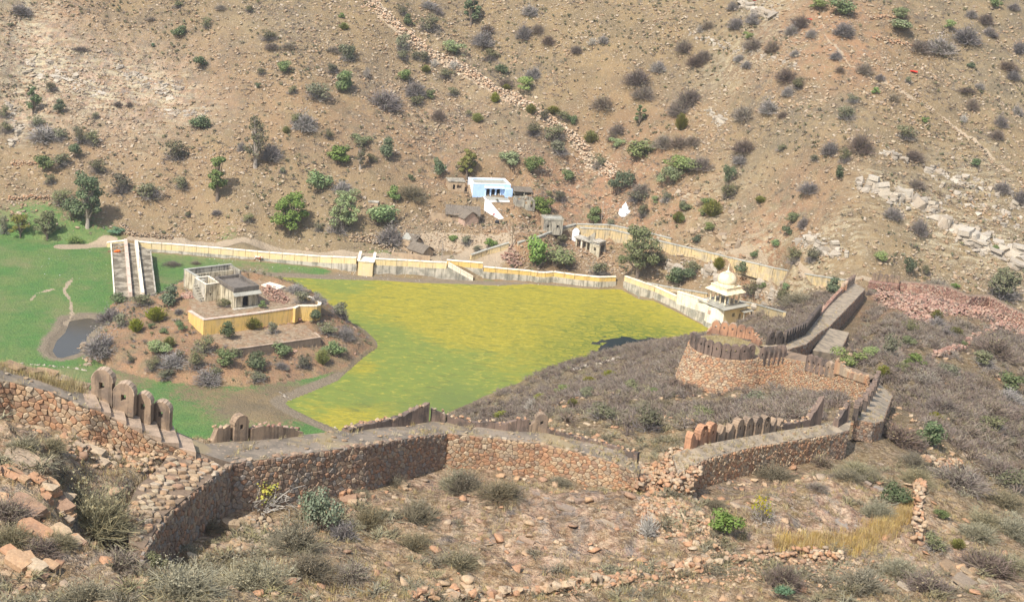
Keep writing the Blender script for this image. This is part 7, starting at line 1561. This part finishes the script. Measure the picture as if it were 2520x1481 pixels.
# low scrub tufts on the far hills and the island
TUFT = []
for i in range(6):
    V, F = twigs(26, 300 + i, 1.1, .4, .03, .6, .08, 2); TUFT.append((V, F))
LT = []
for i in range(5):
    V, F = leafgeo(26, 320 + i, 4, .085, flat=.9); LT.append((V, F))
pos, rs, _ = place(26000, 330, 530, far * wild * (.08 + .75 * attr['scrub'] * sstep(-.15, .3, fbm(GX / 14, GY / 14, 81, 3))), 9, 1.5); n = len(pos); s_ = rs.uniform(.6, 1.7, n)
scatter('low_scrub', TUFT, pos, np.stack([s_ * 1.3, s_ * 1.3, s_ * .8], 1), rs.uniform(0, 1, (n, 3)) * np.array([.1, .1, 6.3]), M['twig_p'], label='low grey dry scrub dotted over the far hillsides', cat='scrub')
pos, rs, _ = place(24000, 330, 530, far * wild * (.06 + .5 * sstep(.0, .35, fbm(GX / 18, GY / 18, 83, 3))), 10, 1.5); n = len(pos); s_ = rs.uniform(.5, 1.5, n)
scatter('low_scrub', LT, pos, np.stack([s_ * 1.3, s_ * 1.3, s_ * .9], 1), rs.uniform(0, 1, (n, 3)) * np.array([.1, .1, 6.3]), M['olive_l'], label='low olive tufts dotted over the far hillsides', cat='scrub')
pos, rs, _ = place(5200, 270, 370, ip * .6, 12); n = len(pos); s_ = rs.uniform(.5, 1.3, n)
scatter('low_scrub', LT + TUFT[:0], pos, np.stack([s_ * 1.3, s_ * 1.3, s_ * .8], 1), rs.uniform(0, 1, (n, 3)) * np.array([.1, .1, 6.3]), M['olive_l'], label='low olive tufts over the red island', cat='scrub')
# thicket of leafless brush on the slope between the walls and the lake and on the right slope
brush = (1 - far) * sstep(1, 8, sdB) * sstep(142, 160, RG)
bp = Pz(1787, 853, 46.6); keepout = np.ones(GX.shape)
for pl, rad in (([bp, bp + Vector((.1, 0, 0))], 6.5), (IC_, 2.5), (L5, 2.2), (R5, 2.0), (LP + RP_, 3.0), (I3, 2.5), (O3, 1.5)):
    for a, b in zip(pl[:-1], pl[1:]):
        e = b - a; L2_ = e.x ** 2 + e.y ** 2 + 1e-9; t = np.clip(((GX - a.x) * e.x + (GY - a.y) * e.y) / L2_, 0, 1); keepout = np.minimum(keepout, sstep(rad, rad + 1.5, np.hypot(GX - a.x - e.x * t, GY - a.y - e.y * t)))
REDP = [hit(x, y) for x, y in [(2135, 690), (2210, 700), (2330, 728), (2440, 745), (2560, 800), (2560, 850), (2420, 800), (2330, 785), (2300, 810), (2250, 800), (2200, 770), (2150, 745)]]
keepout = keepout * (.15 + .85 * sstep(-1, 2, poly_sd(REDP, GX, GY)))
BT = []
for i in range(8): BT.append(twigs(110, 400 + i, 1.05, .55, .013, .62, .1, 3))
dens = brush * keepout * (.13 + .87 * sstep(-.18, .14, fbm(GX / 16, GY / 16, 91, 3)))
left = sstep(-8, 8, -(GX * .8 - (GY - 110) * .33 - 12))
pos, rs, _ = place(36000, 142, 335, dens, 13, 1.6); n = len(pos); s_ = rs.uniform(1.0, 2.5, n)
scatter('dry_thicket', BT, pos, np.stack([s_ * 1.25, s_ * 1.25, s_ * .95], 1), rs.uniform(0, 1, (n, 3)) * np.array([.1, .1, 6.3]), M['twig_p'], label='dense purplish leafless brush covering the slopes around the bastion', cat='brush')
pos, rs, _ = place(4200, 142, 335, dens * .9, 14, 1.6); n = len(pos); s_ = rs.uniform(.9, 2.0, n)
scatter('dry_thicket', BT, pos, np.stack([s_ * 1.25, s_ * 1.25, s_ * .8], 1), rs.uniform(0, 1, (n, 3)) * np.array([.1, .1, 6.3]), M['twig_o'], label='dry olive brush mixed into the thicket on the slopes', cat='brush')
# dry grass and low brush in the foreground
GT = []
for i in range(8):
    rs2 = np.random.RandomState(500 + i); V = []; F = []
    for k in range(13):
        a = rs2.uniform(0, 6.28); b = np.array([rs2.uniform(-.3, .3), rs2.uniform(-.3, .3), 0]); l = rs2.uniform(.4, 1); t = b + np.array([math.cos(a) * .35 * l, math.sin(a) * .35 * l, l]); s_ = np.array([-math.sin(a), math.cos(a), 0]) * .022
        o = len(V); V += [b - s_, b + s_, t]; F.append((o, o + 1, o + 2))
    GT.append((np.array(V), np.array(F)))
fgm = near * keepout * sstep(2, 6, sdB)
ko2 = np.ones(GX.shape)
for pl, rad in ((I2, .6), (o5, 1.5), (inn, .8), (out_, 1.5), (P, 2.0), (RP_, 1)):
    for a, b in zip(pl[:-1], pl[1:]):
        e = b - a; L2_ = e.x ** 2 + e.y ** 2 + 1e-9; t = np.clip(((GX - a.x) * e.x + (GY - a.y) * e.y) / L2_, 0, 1); ko2 = np.minimum(ko2, sstep(rad, rad + 1, np.hypot(GX - a.x - e.x * t, GY - a.y - e.y * t)))
ko2 = ko2 * sstep(-.3, .8, poly_sd(rw, GX, GY))
pos, rs, _ = place(42000, 64, 165, fgm * ko2 * (1 - .8 * RKB) * (.12 + .88 * sstep(-.12, .22, fbm(GX / 6, GY / 6, 95, 3))), 15, 1.4); n = len(pos); s_ = rs.uniform(.22, .6, n)
scatter('dry_grass', GT, pos, np.stack([s_ * 1.1, s_ * 1.1, s_ * .9], 1), rs.uniform(0, 1, (n, 3)) * np.array([.1, .1, 6.3]), M['straw'], label='dry straw grass over the near slope', cat='grass')
pos, rs, _ = place(8500, 64, 165, fgm * ko2 * (1 - .75 * RKB) * (.06 + .94 * sstep(-.05, .3, fbm(GX / 8, GY / 8, 97, 3))), 16, 1.4); n = len(pos); s_ = rs.uniform(.7, 1.9, n)
scatter('dry_thicket', BT, pos, np.stack([s_ * 1.3, s_ * 1.3, s_ * .75], 1), rs.uniform(0, 1, (n, 3)) * np.array([.1, .1, 6.3]), M['twig_o'], label='low dry twiggy brush over the near slope', cat='brush')
# golden grass patch
gp = []; r = random.Random(8)
for (x0, y0, x1, y1, wd) in ((1905, 1338, 2110, 1335, 14), (2110, 1335, 2200, 1290, 22), (2200, 1290, 2240, 1250, 16)):
    for k in range(420):
        t = r.random(); p_ = hit(x0 + (x1 - x0) * t, y0 + (y1 - y0) * t + r.gauss(0, wd * .8)); gp.append(p_[:])
gp = np.array(gp); n = len(gp); rs = np.random.RandomState(3); s_ = rs.uniform(.4, .9, n)
scatter('golden_grass', GT, gp, np.stack([s_, s_, s_], 1), rs.uniform(0, 1, (n, 3)) * np.array([.15, .15, 6.3]), M['gold_straw'], label='patch of tall golden dry grass in the lower right', cat='grass')
gp = []
for k in range(500): t = r.random(); q = Pz(-30 + 240 * t, 892 + 58 * t + r.uniform(-8, 14), 78.8 - 1.7 * t); gp.append((q.x, q.y, q.z - .15))
for k in range(160): t = r.random(); q = Pz(100 + 80 * t, 935 + 40 * t, 77.9 - .9 * t); gp.append((q.x, q.y, q.z - .1))
gp = np.array(gp); n = len(gp); s_ = rs.uniform(.3, .8, n)
scatter('dry_grass', GT, gp, np.stack([s_, s_, s_], 1), rs.uniform(0, 1, (n, 3)) * np.array([.15, .15, 6.3]), M['straw'], label='tall straw grass on top of the left fort wall', cat='grass')
gp = []
for k in range(700):
    a, q = r.uniform(0, 6.28), r.uniform(0, 1) ** .5 * 4.4; gp.append((bc.x + math.cos(a) * q, bc.y + math.sin(a) * q, bc.z))
gp = np.array(gp); n = len(gp); s_ = rs.uniform(.3, .6, n)
scatter('dry_grass', GT, gp, np.stack([s_, s_, s_], 1), rs.uniform(0, 1, (n, 3)) * np.array([.15, .15, 6.3]), M['straw'], label='dry grass on top of the round bastion', cat='grass')
# weeds and stones on the walkways
r = random.Random(19); gp = []; sp = []
for A_, B_, nn in ((I2[5:], o5, 520), (I3, O3, 260), (L5, R5, 200), (RP_, LP, 60), (inn, out_, 160)):
    for k in range(nn):
        i = r.randrange(min(len(A_), len(B_)) - 1); t = r.random(); a = A_[i].lerp(A_[i + 1], t); b = B_[i].lerp(B_[i + 1], t); u = r.random()
        (gp if k % 2 else sp).append(tuple(a.lerp(b, u) + Vector((0, 0, .02))))
gp = np.array(gp); n = len(gp); rs = np.random.RandomState(5); s_ = rs.uniform(.2, .5, n)
scatter('dry_grass', GT, gp, np.stack([s_ * 1.4, s_ * 1.4, s_], 1), rs.uniform(0, 1, (n, 3)) * np.array([.15, .15, 6.3]), M['straw'], label='dry weeds growing on the fort walkways', cat='grass')
sp = np.array(sp); n = len(sp); s_ = .08 + .3 * rs.uniform(0, 1, n) ** 3
scatter('loose_stones', ROCKS, sp, np.stack([s_ * 1.4, s_, s_ * .5], 1), rs.uniform(0, 6, (n, 3)) * np.array([.05, .05, 1]), M['stone_pale'], label='loose stones lying on the fort walkways', cat='stones')
pos, rs, _ = place(3000, 270, 370, ip * .45, 22); n = len(pos); s_ = rs.uniform(.7, 1.8, n)
scatter('dry_thicket', BT, pos, np.stack([s_ * 1.2, s_ * 1.2, s_ * .8], 1), rs.uniform(0, 1, (n, 3)) * np.array([.1, .1, 6.3]), M['twig_l'], label='low dry brush over the island', cat='brush')
# rubble wall down the spur
sp_ = [(895, -8), (940, 35), (1005, 90), (1045, 130), (1130, 165), (1200, 212), (1270, 250), (1340, 290), (1385, 322), (1440, 370), (1490, 415), (1510, 440)]
P5 = [hit(x, y) for x, y in sp_]; rwall = empty('rubble_wall', P5[0], label='collapsed dry stone wall running diagonally down the hillside spur', cat='wall'); r = random.Random(77)
pos = []; scs = []; ros = []; big = 0
for i in range(len(P5) - 1):
    a, b = P5[i], P5[i + 1]; L = (b - a).length; d = (b - a).normalized(); nrm = Vector((d.y, -d.x, 0)).normalized()
    for k in range(int(L * 17)):
        t = r.random(); off = r.gauss(0, 1.2) * (1.0 + .5 * math.sin(i * 2 + t * 5)); q = a.lerp(b, t) + nrm * off; hgt = max(0, 1.5 - off * off * .35) * r.random(); z = ground_z(q.x, q.y) + hgt; s_ = r.uniform(.3, .8)
        if k % 12 == 0 and big < 290:
            s_ *= 1.6; big += 1; rock_part(rwall, Vector((q.x, q.y, z)), (s_ * 1.2, s_, s_ * .7), (r.uniform(-.4, .4), r.uniform(-.4, .4), r.uniform(0, 6)), M['stone_ridge'], r.randrange(10), False, 'stone')
        else: pos.append((q.x - P5[0].x, q.y - P5[0].y, z - P5[0].z)); scs.append((s_ * 1.2, s_, s_ * .7)); ros.append((r.uniform(-.4, .4), r.uniform(-.4, .4), r.uniform(0, 6)))
scatter('rubble_stones', ROCKS, pos, scs, ros, M['stone_ridge'], parent=rwall)
def stone_line(name, label, px, mat, wd, h, size, dens, seed, big=40, cat='wall'):
    PP = [hit(x, y) for x, y in px]; o = empty(name, PP[0], label=label, cat=cat); r = random.Random(seed); pos = []; scs = []; ros = []; nb = 0
    for a, b in zip(PP[:-1], PP[1:]):
        L = (b - a).length; d = (b - a).normalized(); nrm = Vector((d.y, -d.x, 0)).normalized()
        for k in range(int(L * dens)):
            t = r.random(); q = a.lerp(b, t) + nrm * r.uniform(-wd, wd); s_ = size * r.uniform(.6, 1.4); z = ground_z(q.x, q.y) + h * r.random(); e = (r.uniform(-.3, .3), r.uniform(-.3, .3), r.uniform(0, 6))
            if nb < big: nb += 1; rock_part(o, Vector((q.x, q.y, z)), (s_ * 1.5, s_ * 1.1, s_ * .9), e, mat, r.randrange(10), False, 'stone')
            else: pos.append((q.x - PP[0].x, q.y - PP[0].y, z - PP[0].z)); scs.append((s_ * 1.3, s_, s_ * .8)); ros.append(e)
    if pos: scatter('rubble_stones', ROCKS, pos, scs, ros, mat, parent=o)
    return o
stone_line('terrace_wall', 'broken dry stone terrace edge along the bottom of the picture', [(1020, 1478), (1120, 1470), (1230, 1462), (1330, 1462), (1440, 1442), (1540, 1425), (1640, 1420)], M['stone_orange'], .5, .5, .42, 8, 1, 120)
stone_line('terrace_wall', 'tumbled stone terrace below the golden grass', [(1640, 1400), (1760, 1385), (1880, 1375), (1960, 1378), (2060, 1370)], M['stone_orange'], .9, .5, .36, 14, 2, 100)
stone_line('terrace_wall', 'short dry stone wall on the right slope', [(2260, 1190), (2262, 1215), (2256, 1250), (2262, 1300), (2255, 1340)], M['stone_orange'], .35, .8, .42, 12, 3, 60)
stone_line('terrace_wall', 'small stone retaining wall among brush on the right slope', [(2275, 1150), (2320, 1155), (2365, 1150)], M['stone_orange'], .3, 1.0, .4, 16, 4, 50)
stone_line('terrace_wall', 'line of stones running up the right slope', [(2370, 1100), (2300, 1060), (2240, 1040)], M['stone_orange'], .4, .4, .35, 9, 5, 40)
stone_line('terrace_wall', 'red stone footing line on the right hillside', [(2300, 880), (2360, 860), (2420, 825), (2470, 800)], M['stone_red'], .5, .7, .5, 10, 6, 60)
stone_line('stone_row', 'thin row of pale stones crossing the shallow end of the lake', [(688, 966), (720, 990), (760, 1012), (800, 1038), (828, 1056)], M['stone_white'], .25, .15, .3, 4, 7, 60, 'stones')
stone_line('stone_row', 'thin row of pale stones across the meadow by the pool', [(20, 893), (70, 896), (120, 900), (170, 905), (215, 912)], M['stone_white'], .2, .12, .3, 3, 8, 60, 'stones')
stone_line('stone_wall', 'loose stone field wall behind the left end of the lake wall', [(300, 555), (310, 575), (340, 583), (425, 586)], M['stone_pale'], .8, .9, .42, 16, 9, 80)
stone_line('stone_wall', 'stone terrace walls at the left edge of the hillside', [(20, 492), (130, 492)], M['stone_orange'], .5, 1.2, .42, 16, 10, 60)
stone_line('stone_wall', 'upper stone terrace wall at the far left', [(30, 405), (90, 405)], M['stone_orange'], .5, 1.0, .42, 14, 11, 40)
stone_line('stone_wall', 'pale stone terrace line near the top right path', [(2140, 48), (2230, 47)], M['stone_orange'], .5, .8, .5, 8, 12, 40)
stone_line('stone_wall', 'orange stone terrace line on the upper right hillside', [(2150, 95), (2260, 118)], M['stone_orange'], .7, .8, .5, 10, 13, 50)
stone_line('stone_wall', 'long thin stone line on the far right hillside', [(2560, 480), (2440, 400), (2350, 320), (2260, 245), (2150, 190)], M['stone_pale'], .4, .3, .4, 3, 14, 60)
stone_line('stone_wall', 'mound of stones behind the thatched huts', [(860, 590), (930, 596), (960, 612)], M['stone_pale'], 1.5, .9, .5, 14, 15, 60)
stone_line('stone_heap', 'red stone spill beside the low climbing wall', [(1245, 622), (1262, 640), (1280, 655)], M['stone_red'], 2.2, .8, .42, 30, 16, 80, 'stones')
# bands of pale rock on the hills
def outcrop(name, label, px, n, size, mat, seed, spread=1.2, ht=.8, ang=-.35, slab=False):
    PP = [hit(x, y) for x, y in px]; o = empty(name, PP[0], label=label, cat='rocks'); r = random.Random(seed); segs = [(PP[i], PP[i + 1]) for i in range(len(PP) - 1)]; tot = sum((b - a).length for a, b in segs)
    for a, b in segs:
        k = max(1, round(n * (b - a).length / tot))
        for i in range(k):
            q = a.lerp(b, (i + r.uniform(.1, .9)) / k) + Vector((r.uniform(-1, 1) * spread * .5, r.uniform(-1, 1) * spread, 0)); s_ = size * r.uniform(.55, 1.4)
            rock_part(o, Vector((q.x, q.y, ground_z(q.x, q.y) - s_ * .08)), (s_ * r.uniform(.7, 1.2), s_ * r.uniform(.7, 1.1), s_ * ht * r.uniform(.7, 1.4)), (r.uniform(-.25, .25), r.uniform(-.3, .3), ang + r.uniform(-.4, .4)), mat, r.randrange(10), 2 if i % 2 else False, 'rock')
            for _ in range(3): q2 = q + Vector((r.uniform(-1, 1) * s_ * .8, r.uniform(-1, 1) * s_ * .8, 0)); k2 = s_ * r.uniform(.2, .45); rock_part(o, Vector((q2.x, q2.y, ground_z(q2.x, q2.y) + k2 * .1)), (k2, k2 * .8, k2 * .6), (r.uniform(-.4, .4), r.uniform(-.4, .4), r.uniform(0, 6)), mat, r.randrange(10), False, 'rock')
    return o
W_ = M['stone_white']
outcrop('rock_outcrop', 'pale cliff band of tall grey white blocks on the right hillside', [(2110, 455), (2160, 470), (2210, 485), (2260, 500), (2300, 525), (2340, 555), (2380, 590)], 44, 3.2, W_, 1, 1.6, 1.1)
outcrop('rock_outcrop', 'upper row of white blocks on the right hillside', [(2280, 420), (2330, 435), (2400, 455), (2460, 480), (2530, 510)], 42, 1.8, W_, 2, 2.0)
outcrop('rock_outcrop', 'large fractured white rock at the far right', [(2380, 590), (2420, 600), (2470, 615), (2530, 640)], 24, 4.0, W_, 3, 2.5, .7)
outcrop('rock_outcrop', 'scattered white rocks between the two rock bands', [(2300, 470), (2380, 500), (2450, 530), (2520, 560)], 34, 1.5, W_, 4, 3)
outcrop('rock_outcrop', 'pale rock slab at the top of the hill', [(1825, 10), (1850, 20), (1890, 35), (1920, 42)], 14, 3.2, W_, 5, 1.2, .6)
outcrop('rock_outcrop', 'line of small white rocks on the upper middle slope', [(1700, 85), (1760, 108), (1830, 125), (1900, 145), (1960, 165)], 60, 1.1, W_, 6, 1.2)
outcrop('rock_outcrop', 'grey rocks above the end of the upper path', [(1960, 590), (2000, 600), (2040, 615), (2080, 630)], 22, 2.4, W_, 7, 1.4)
outcrop('rock_outcrop', 'brown grey rocks above the pavilion path', [(1660, 470), (1710, 485), (1760, 505), (1800, 525)], 22, 2.2, M['stone_pale'], 8, 1.6)
outcrop('rock_outcrop', 'brown rock ledge above the pavilion', [(1700, 560), (1760, 580), (1820, 605)], 16, 2.2, M['stone_pale'], 9, 1.4)
outcrop('boulder_group', 'big pale boulders behind the pavilion dome', [(1728, 668), (1750, 665), (1770, 670)], 7, 2.6, W_, 10, .8, .9)
outcrop('boulder_group', 'grey boulders between the pavilion and the path', [(1640, 655), (1665, 660), (1690, 665)], 9, 2.2, W_, 11, 1.0)
outcrop('boulder_group', 'pale rocks on the slope right of the pavilion', [(1850, 670), (1880, 690), (1920, 705), (1860, 735), (1905, 735)], 16, 2.0, W_, 12, 1.5)
outcrop('rock_outcrop', 'yellowish slanting rock strata at the upper left', [(60, 150), (120, 175), (190, 205), (250, 230)], 40, 2.4, M['stone_white'], 13, 3.0, .4, -.5)
outcrop('rock_outcrop', 'second band of yellowish rock on the upper left slope', [(290, 165), (340, 195), (390, 215), (440, 235)], 34, 2.0, M['stone_white'], 14, 2.5, .45, -.5)
outcrop('rock_outcrop', 'pale rocks on the left hillside', [(390, 275), (430, 278), (480, 282), (510, 272)], 18, 1.8, M['stone_white'], 15, 2.0, .5)
outcrop('rock_outcrop', 'dark rocky gully at the upper left edge', [(20, 250), (30, 290), (50, 330), (20, 360)], 26, 1.8, M['stone_white'], 16, 2.0, .7)
outcrop('rock_outcrop', 'small pale rocks on the middle hillside', [(1740, 280), (1765, 290), (1780, 305)], 8, 2.2, W_, 17, 1.0)
outcrop('rock_outcrop', 'white rocks at the right edge of the middle hillside', [(2165, 375), (2195, 380), (2225, 388)], 12, 1.8, W_, 18, 1.2)
outcrop('boulder_group', 'pale rocks at the waterline below the bastion', [(1410, 912), (1425, 906), (1450, 902), (1500, 888), (1530, 882)], 14, 1.5, W_, 19, .8)
outcrop('boulder_group', 'grey rocks on the meadow side of the island', [(200, 850), (212, 862), (220, 875), (215, 905)], 12, 1.4, M['stone_pale'], 20, .6)
# foreground slabs and ledges
S_ = M['stone_brown']
def slabs(label, items, mat, seed):
    r = random.Random(seed); o = None
    for (x, y, sx_, sy_, sz_, rz, rx, ry) in items:
        p = hit(x, y)
        if o is None: o = empty('rock_ledge', p, label=label, cat='rocks')
        rock_part(o, p + Vector((0, 0, -sz_ * .25)), (sx_ * .62, sy_ * .62, sz_), (rx, ry, rz), mat, r.randrange(6), 2, 'slab')
        for _ in range(4):
            q = p + Vector((r.uniform(-.6, .6) * sx_, r.uniform(-.6, .6) * sy_, 0)); k = r.uniform(.18, .42); q.z = ground_z(q.x, q.y) - .02; rock_part(o, q, (sx_ * k, sy_ * k, sz_ * k * 1.2), (rx, ry, rz + r.uniform(-.6, .6)), mat, r.randrange(6), 2 if r.random() < .6 else False, 'slab')
slabs('stepped rock ledges with dark undercuts at the left edge', [(60, 1130, 4, 2.6, 1.6, -.5, .1, .2), (110, 1180, 3.6, 2.4, 1.8, -.6, .1, .2), (100, 1210, 2.4, 1.8, 2.0, -.5, .1, .15), (60, 1250, 4.5, 2.4, 1.4, -.5, .1, .2), (150, 1240, 3, 2, 1.2, -.6, .1, .2), (80, 1300, 4.0, 2.2, 1.5, -.4, .1, .2), (150, 1310, 2.6, 1.6, .9, -.5, .1, .2), (40, 1390, 3.2, 2.2, 1.6, -.5, .1, .15), (90, 1400, 2.2, 1.6, 1.3, -.3, .1, .2), (180, 1330, 1.8, 1.2, .7, -.5, .1, .2), (20, 1170, 3, 2, 1.2, -.5, .1, .2), (225, 1115, 3.4, 1.6, 1.2, -.3, .1, .1), (250, 1140, 2.6, 1.4, 1.0, -.3, .1, .1)], M['stone_orange'], 1)
slabs('broken rocks under the corner of the near wall', [(560, 1300, 2.4, 1.8, 1.6, .3, .1, .1), (600, 1310, 2.0, 1.5, 1.5, -.3, .1, .1), (640, 1320, 2.2, 1.6, 1.3, .2, .1, .1), (620, 1350, 2.6, 1.5, .9, .1, .1, .1), (690, 1350, 1.9, 1.4, 1.0, .5, .1, .1), (465, 1370, 1.4, .9, .8, .2, .3, .3), (560, 1340, 1.8, 1.3, .8, .4, .1, .1)], M['stone_pale'], 2)
slabs('split boulder below the middle of the near wall', [(862, 1232, 2.2, 1.8, 2.4, .2, .1, -.1), (838, 1215, 1.2, 1.0, 2.2, -.2, .2, .1), (885, 1222, 1.6, 1.2, 1.4, .6, .1, .1), (965, 1220, 1.8, 1.0, .8, .3, .1, .1), (990, 1200, 1.2, .9, .9, .3, .1, .1)], M['stone_orange'], 3)
slabs('dark edged rock step in the slanting slabs of the lower middle', [(1395, 1250, 2.6, 1.3, 1.0, -.3, 0, .1), (1425, 1235, 1.6, 1.0, 1.0, .6, 0, .1), (1330, 1215, 2.4, 1.2, .5, -.3, 0, .1), (1240, 1210, 2.2, 1.2, .5, -.3, 0, .1), (1290, 1330, 2.6, 1.2, .45, -.4, 0, .15), (1500, 1290, 2.6, 1.4, .5, -.4, 0, .15), (1180, 1330, 2.0, 1.0, .4, -.3, 0, .1)], M['stone_brown'], 4)
slabs('broken rock steps above the golden grass', [(1835, 1250, 1.8, 1.2, .7, .4, 0, .2), (1905, 1225, 2.2, 1.2, .6, -.5, 0, .2), (2000, 1270, 2.6, 1.2, .5, -.6, 0, .25), (2075, 1290, 2.4, 1.3, .8, -.6, 0, .25), (2160, 1205, 2.2, 1.4, 1.4, -.3, 0, .1), (1960, 1205, 2.4, 1.1, .5, -.5, 0, .2)], M['stone_brown'], 5)
slabs('grey rock faces at the lower right corner', [(2340, 1400, 4.5, 3.5, 1.2, -.6, -.1, .3), (2380, 1440, 5, 3.5, 1.0, -.6, -.1, .3), (2300, 1460, 4, 2.6, .9, -.6, -.1, .3), (2340, 1300, 2.6, 1.8, .8, -.5, -.1, .3), (2390, 1170, 3, 2, .9, -.5, -.1, .3)], M['stone_pale'], 6)
slabs('loose orange boulder at the foot of the stair wall', [(405, 1165, 1.7, 1.2, 1.2, .2, .1, .1), (380, 1150, .9, .7, .6, .5, .1, .1)], M['stone_orange'], 7)
heap('rubble', 'stones strewn around the houses on the slope', [(960, 560), (1080, 520), (1130, 490), (1260, 520), (1330, 560), (1300, 600), (1180, 600), (1000, 600)], 1800, .45, M['stone_pale'], 81)
heap('rubble', 'pale stones between the ruined colonnade and the lake wall', [(1280, 600), (1400, 600), (1520, 620), (1560, 660), (1400, 660), (1250, 640)], 900, .5, M['stone_pale'], 82)
heap('rubble', 'orange stones littering the foot of the stair wall', [(150, 1085), (300, 1085), (420, 1115), (440, 1150), (380, 1180), (300, 1160), (180, 1130)], 700, .36, M['stone_orange'], 83)
heap('rubble', 'broken stones on the rock below the near wall corner', [(540, 1280), (640, 1270), (720, 1310), (700, 1360), (580, 1350)], 260, .5, M['stone_pale'], 84)
heap('rubble', 'scattered stones on the terrace at the bottom edge', [(1000, 1440), (1500, 1400), (1900, 1370), (2200, 1380), (2200, 1440), (1700, 1450), (1100, 1480)], 1500, .3, M['stone_orange'], 85)
# litter: white scraps on the shore and by the houses
r = random.Random(9); pos = []
for (x, y, w_, h, n) in ((960, 690, 120, 8, 34), (860, 675, 60, 12, 30), (620, 665, 60, 8, 26), (700, 660, 120, 10, 30), (960, 620, 60, 8, 30), (1010, 680, 60, 5, 30), (540, 640, 80, 14, 30), (1200, 560, 40, 10, 16), (440, 830, 60, 20, 14), (1300, 700, 80, 4, 10), (200, 650, 150, 40, 40)):
    for k in range(n): q = hit(x + r.gauss(0, w_ * .5), y + r.gauss(0, h * .5)); pos.append((q.x, q.y, q.z + .04))
n = len(pos); rs = np.random.RandomState(2); s_ = rs.uniform(.08, .3, n) ** 1.2
scatter('litter', SLABS, pos, np.stack([s_, s_ * .8, s_ * .4], 1), rs.uniform(0, 6, (n, 3)) * np.array([.1, .1, 1]), M['litter'], label='white scraps of litter scattered on the shore', cat='litter')
# red painted rocks
for lb, x, y, sx_ in (('white rock daubed with red paint on the far right hillside', 2247, 178, 1.8), ('small rock painted red on the upper right slope', 1992, 50, 1.3), ('red painted stone at the top edge of the hill', 1855, 3, 1.0)):
    p = hit(x, y); o = rock_part(None, p + Vector((0, 0, .3)), (sx_ * 1.3, sx_, sx_ * .6), (0, .1, .4), M['red_paint'], 3, True, 'painted_rock'); tag(o, lb, 'rock', kind='thing')

# ------------------------------------------------------------------ air
hm = bpy.data.materials.new('haze_air'); hm.use_nodes = True; hn = hm.node_tree; hn.nodes.clear(); po = hn.nodes.new('ShaderNodeOutputMaterial'); pv = hn.nodes.new('ShaderNodeVolumePrincipled')
pv.inputs['Color'].default_value = (.94, .96, 1, 1); pv.inputs['Density'].default_value = .00013; pv.inputs['Anisotropy'].default_value = .2; hn.links.new(pv.outputs[0], po.inputs['Volume'])
ho = MB().box(-620, 620, -60, 1340, -8, 345).build('haze', hm); tag(ho, 'thin pale haze filling the valley', 'haze', kind='stuff')
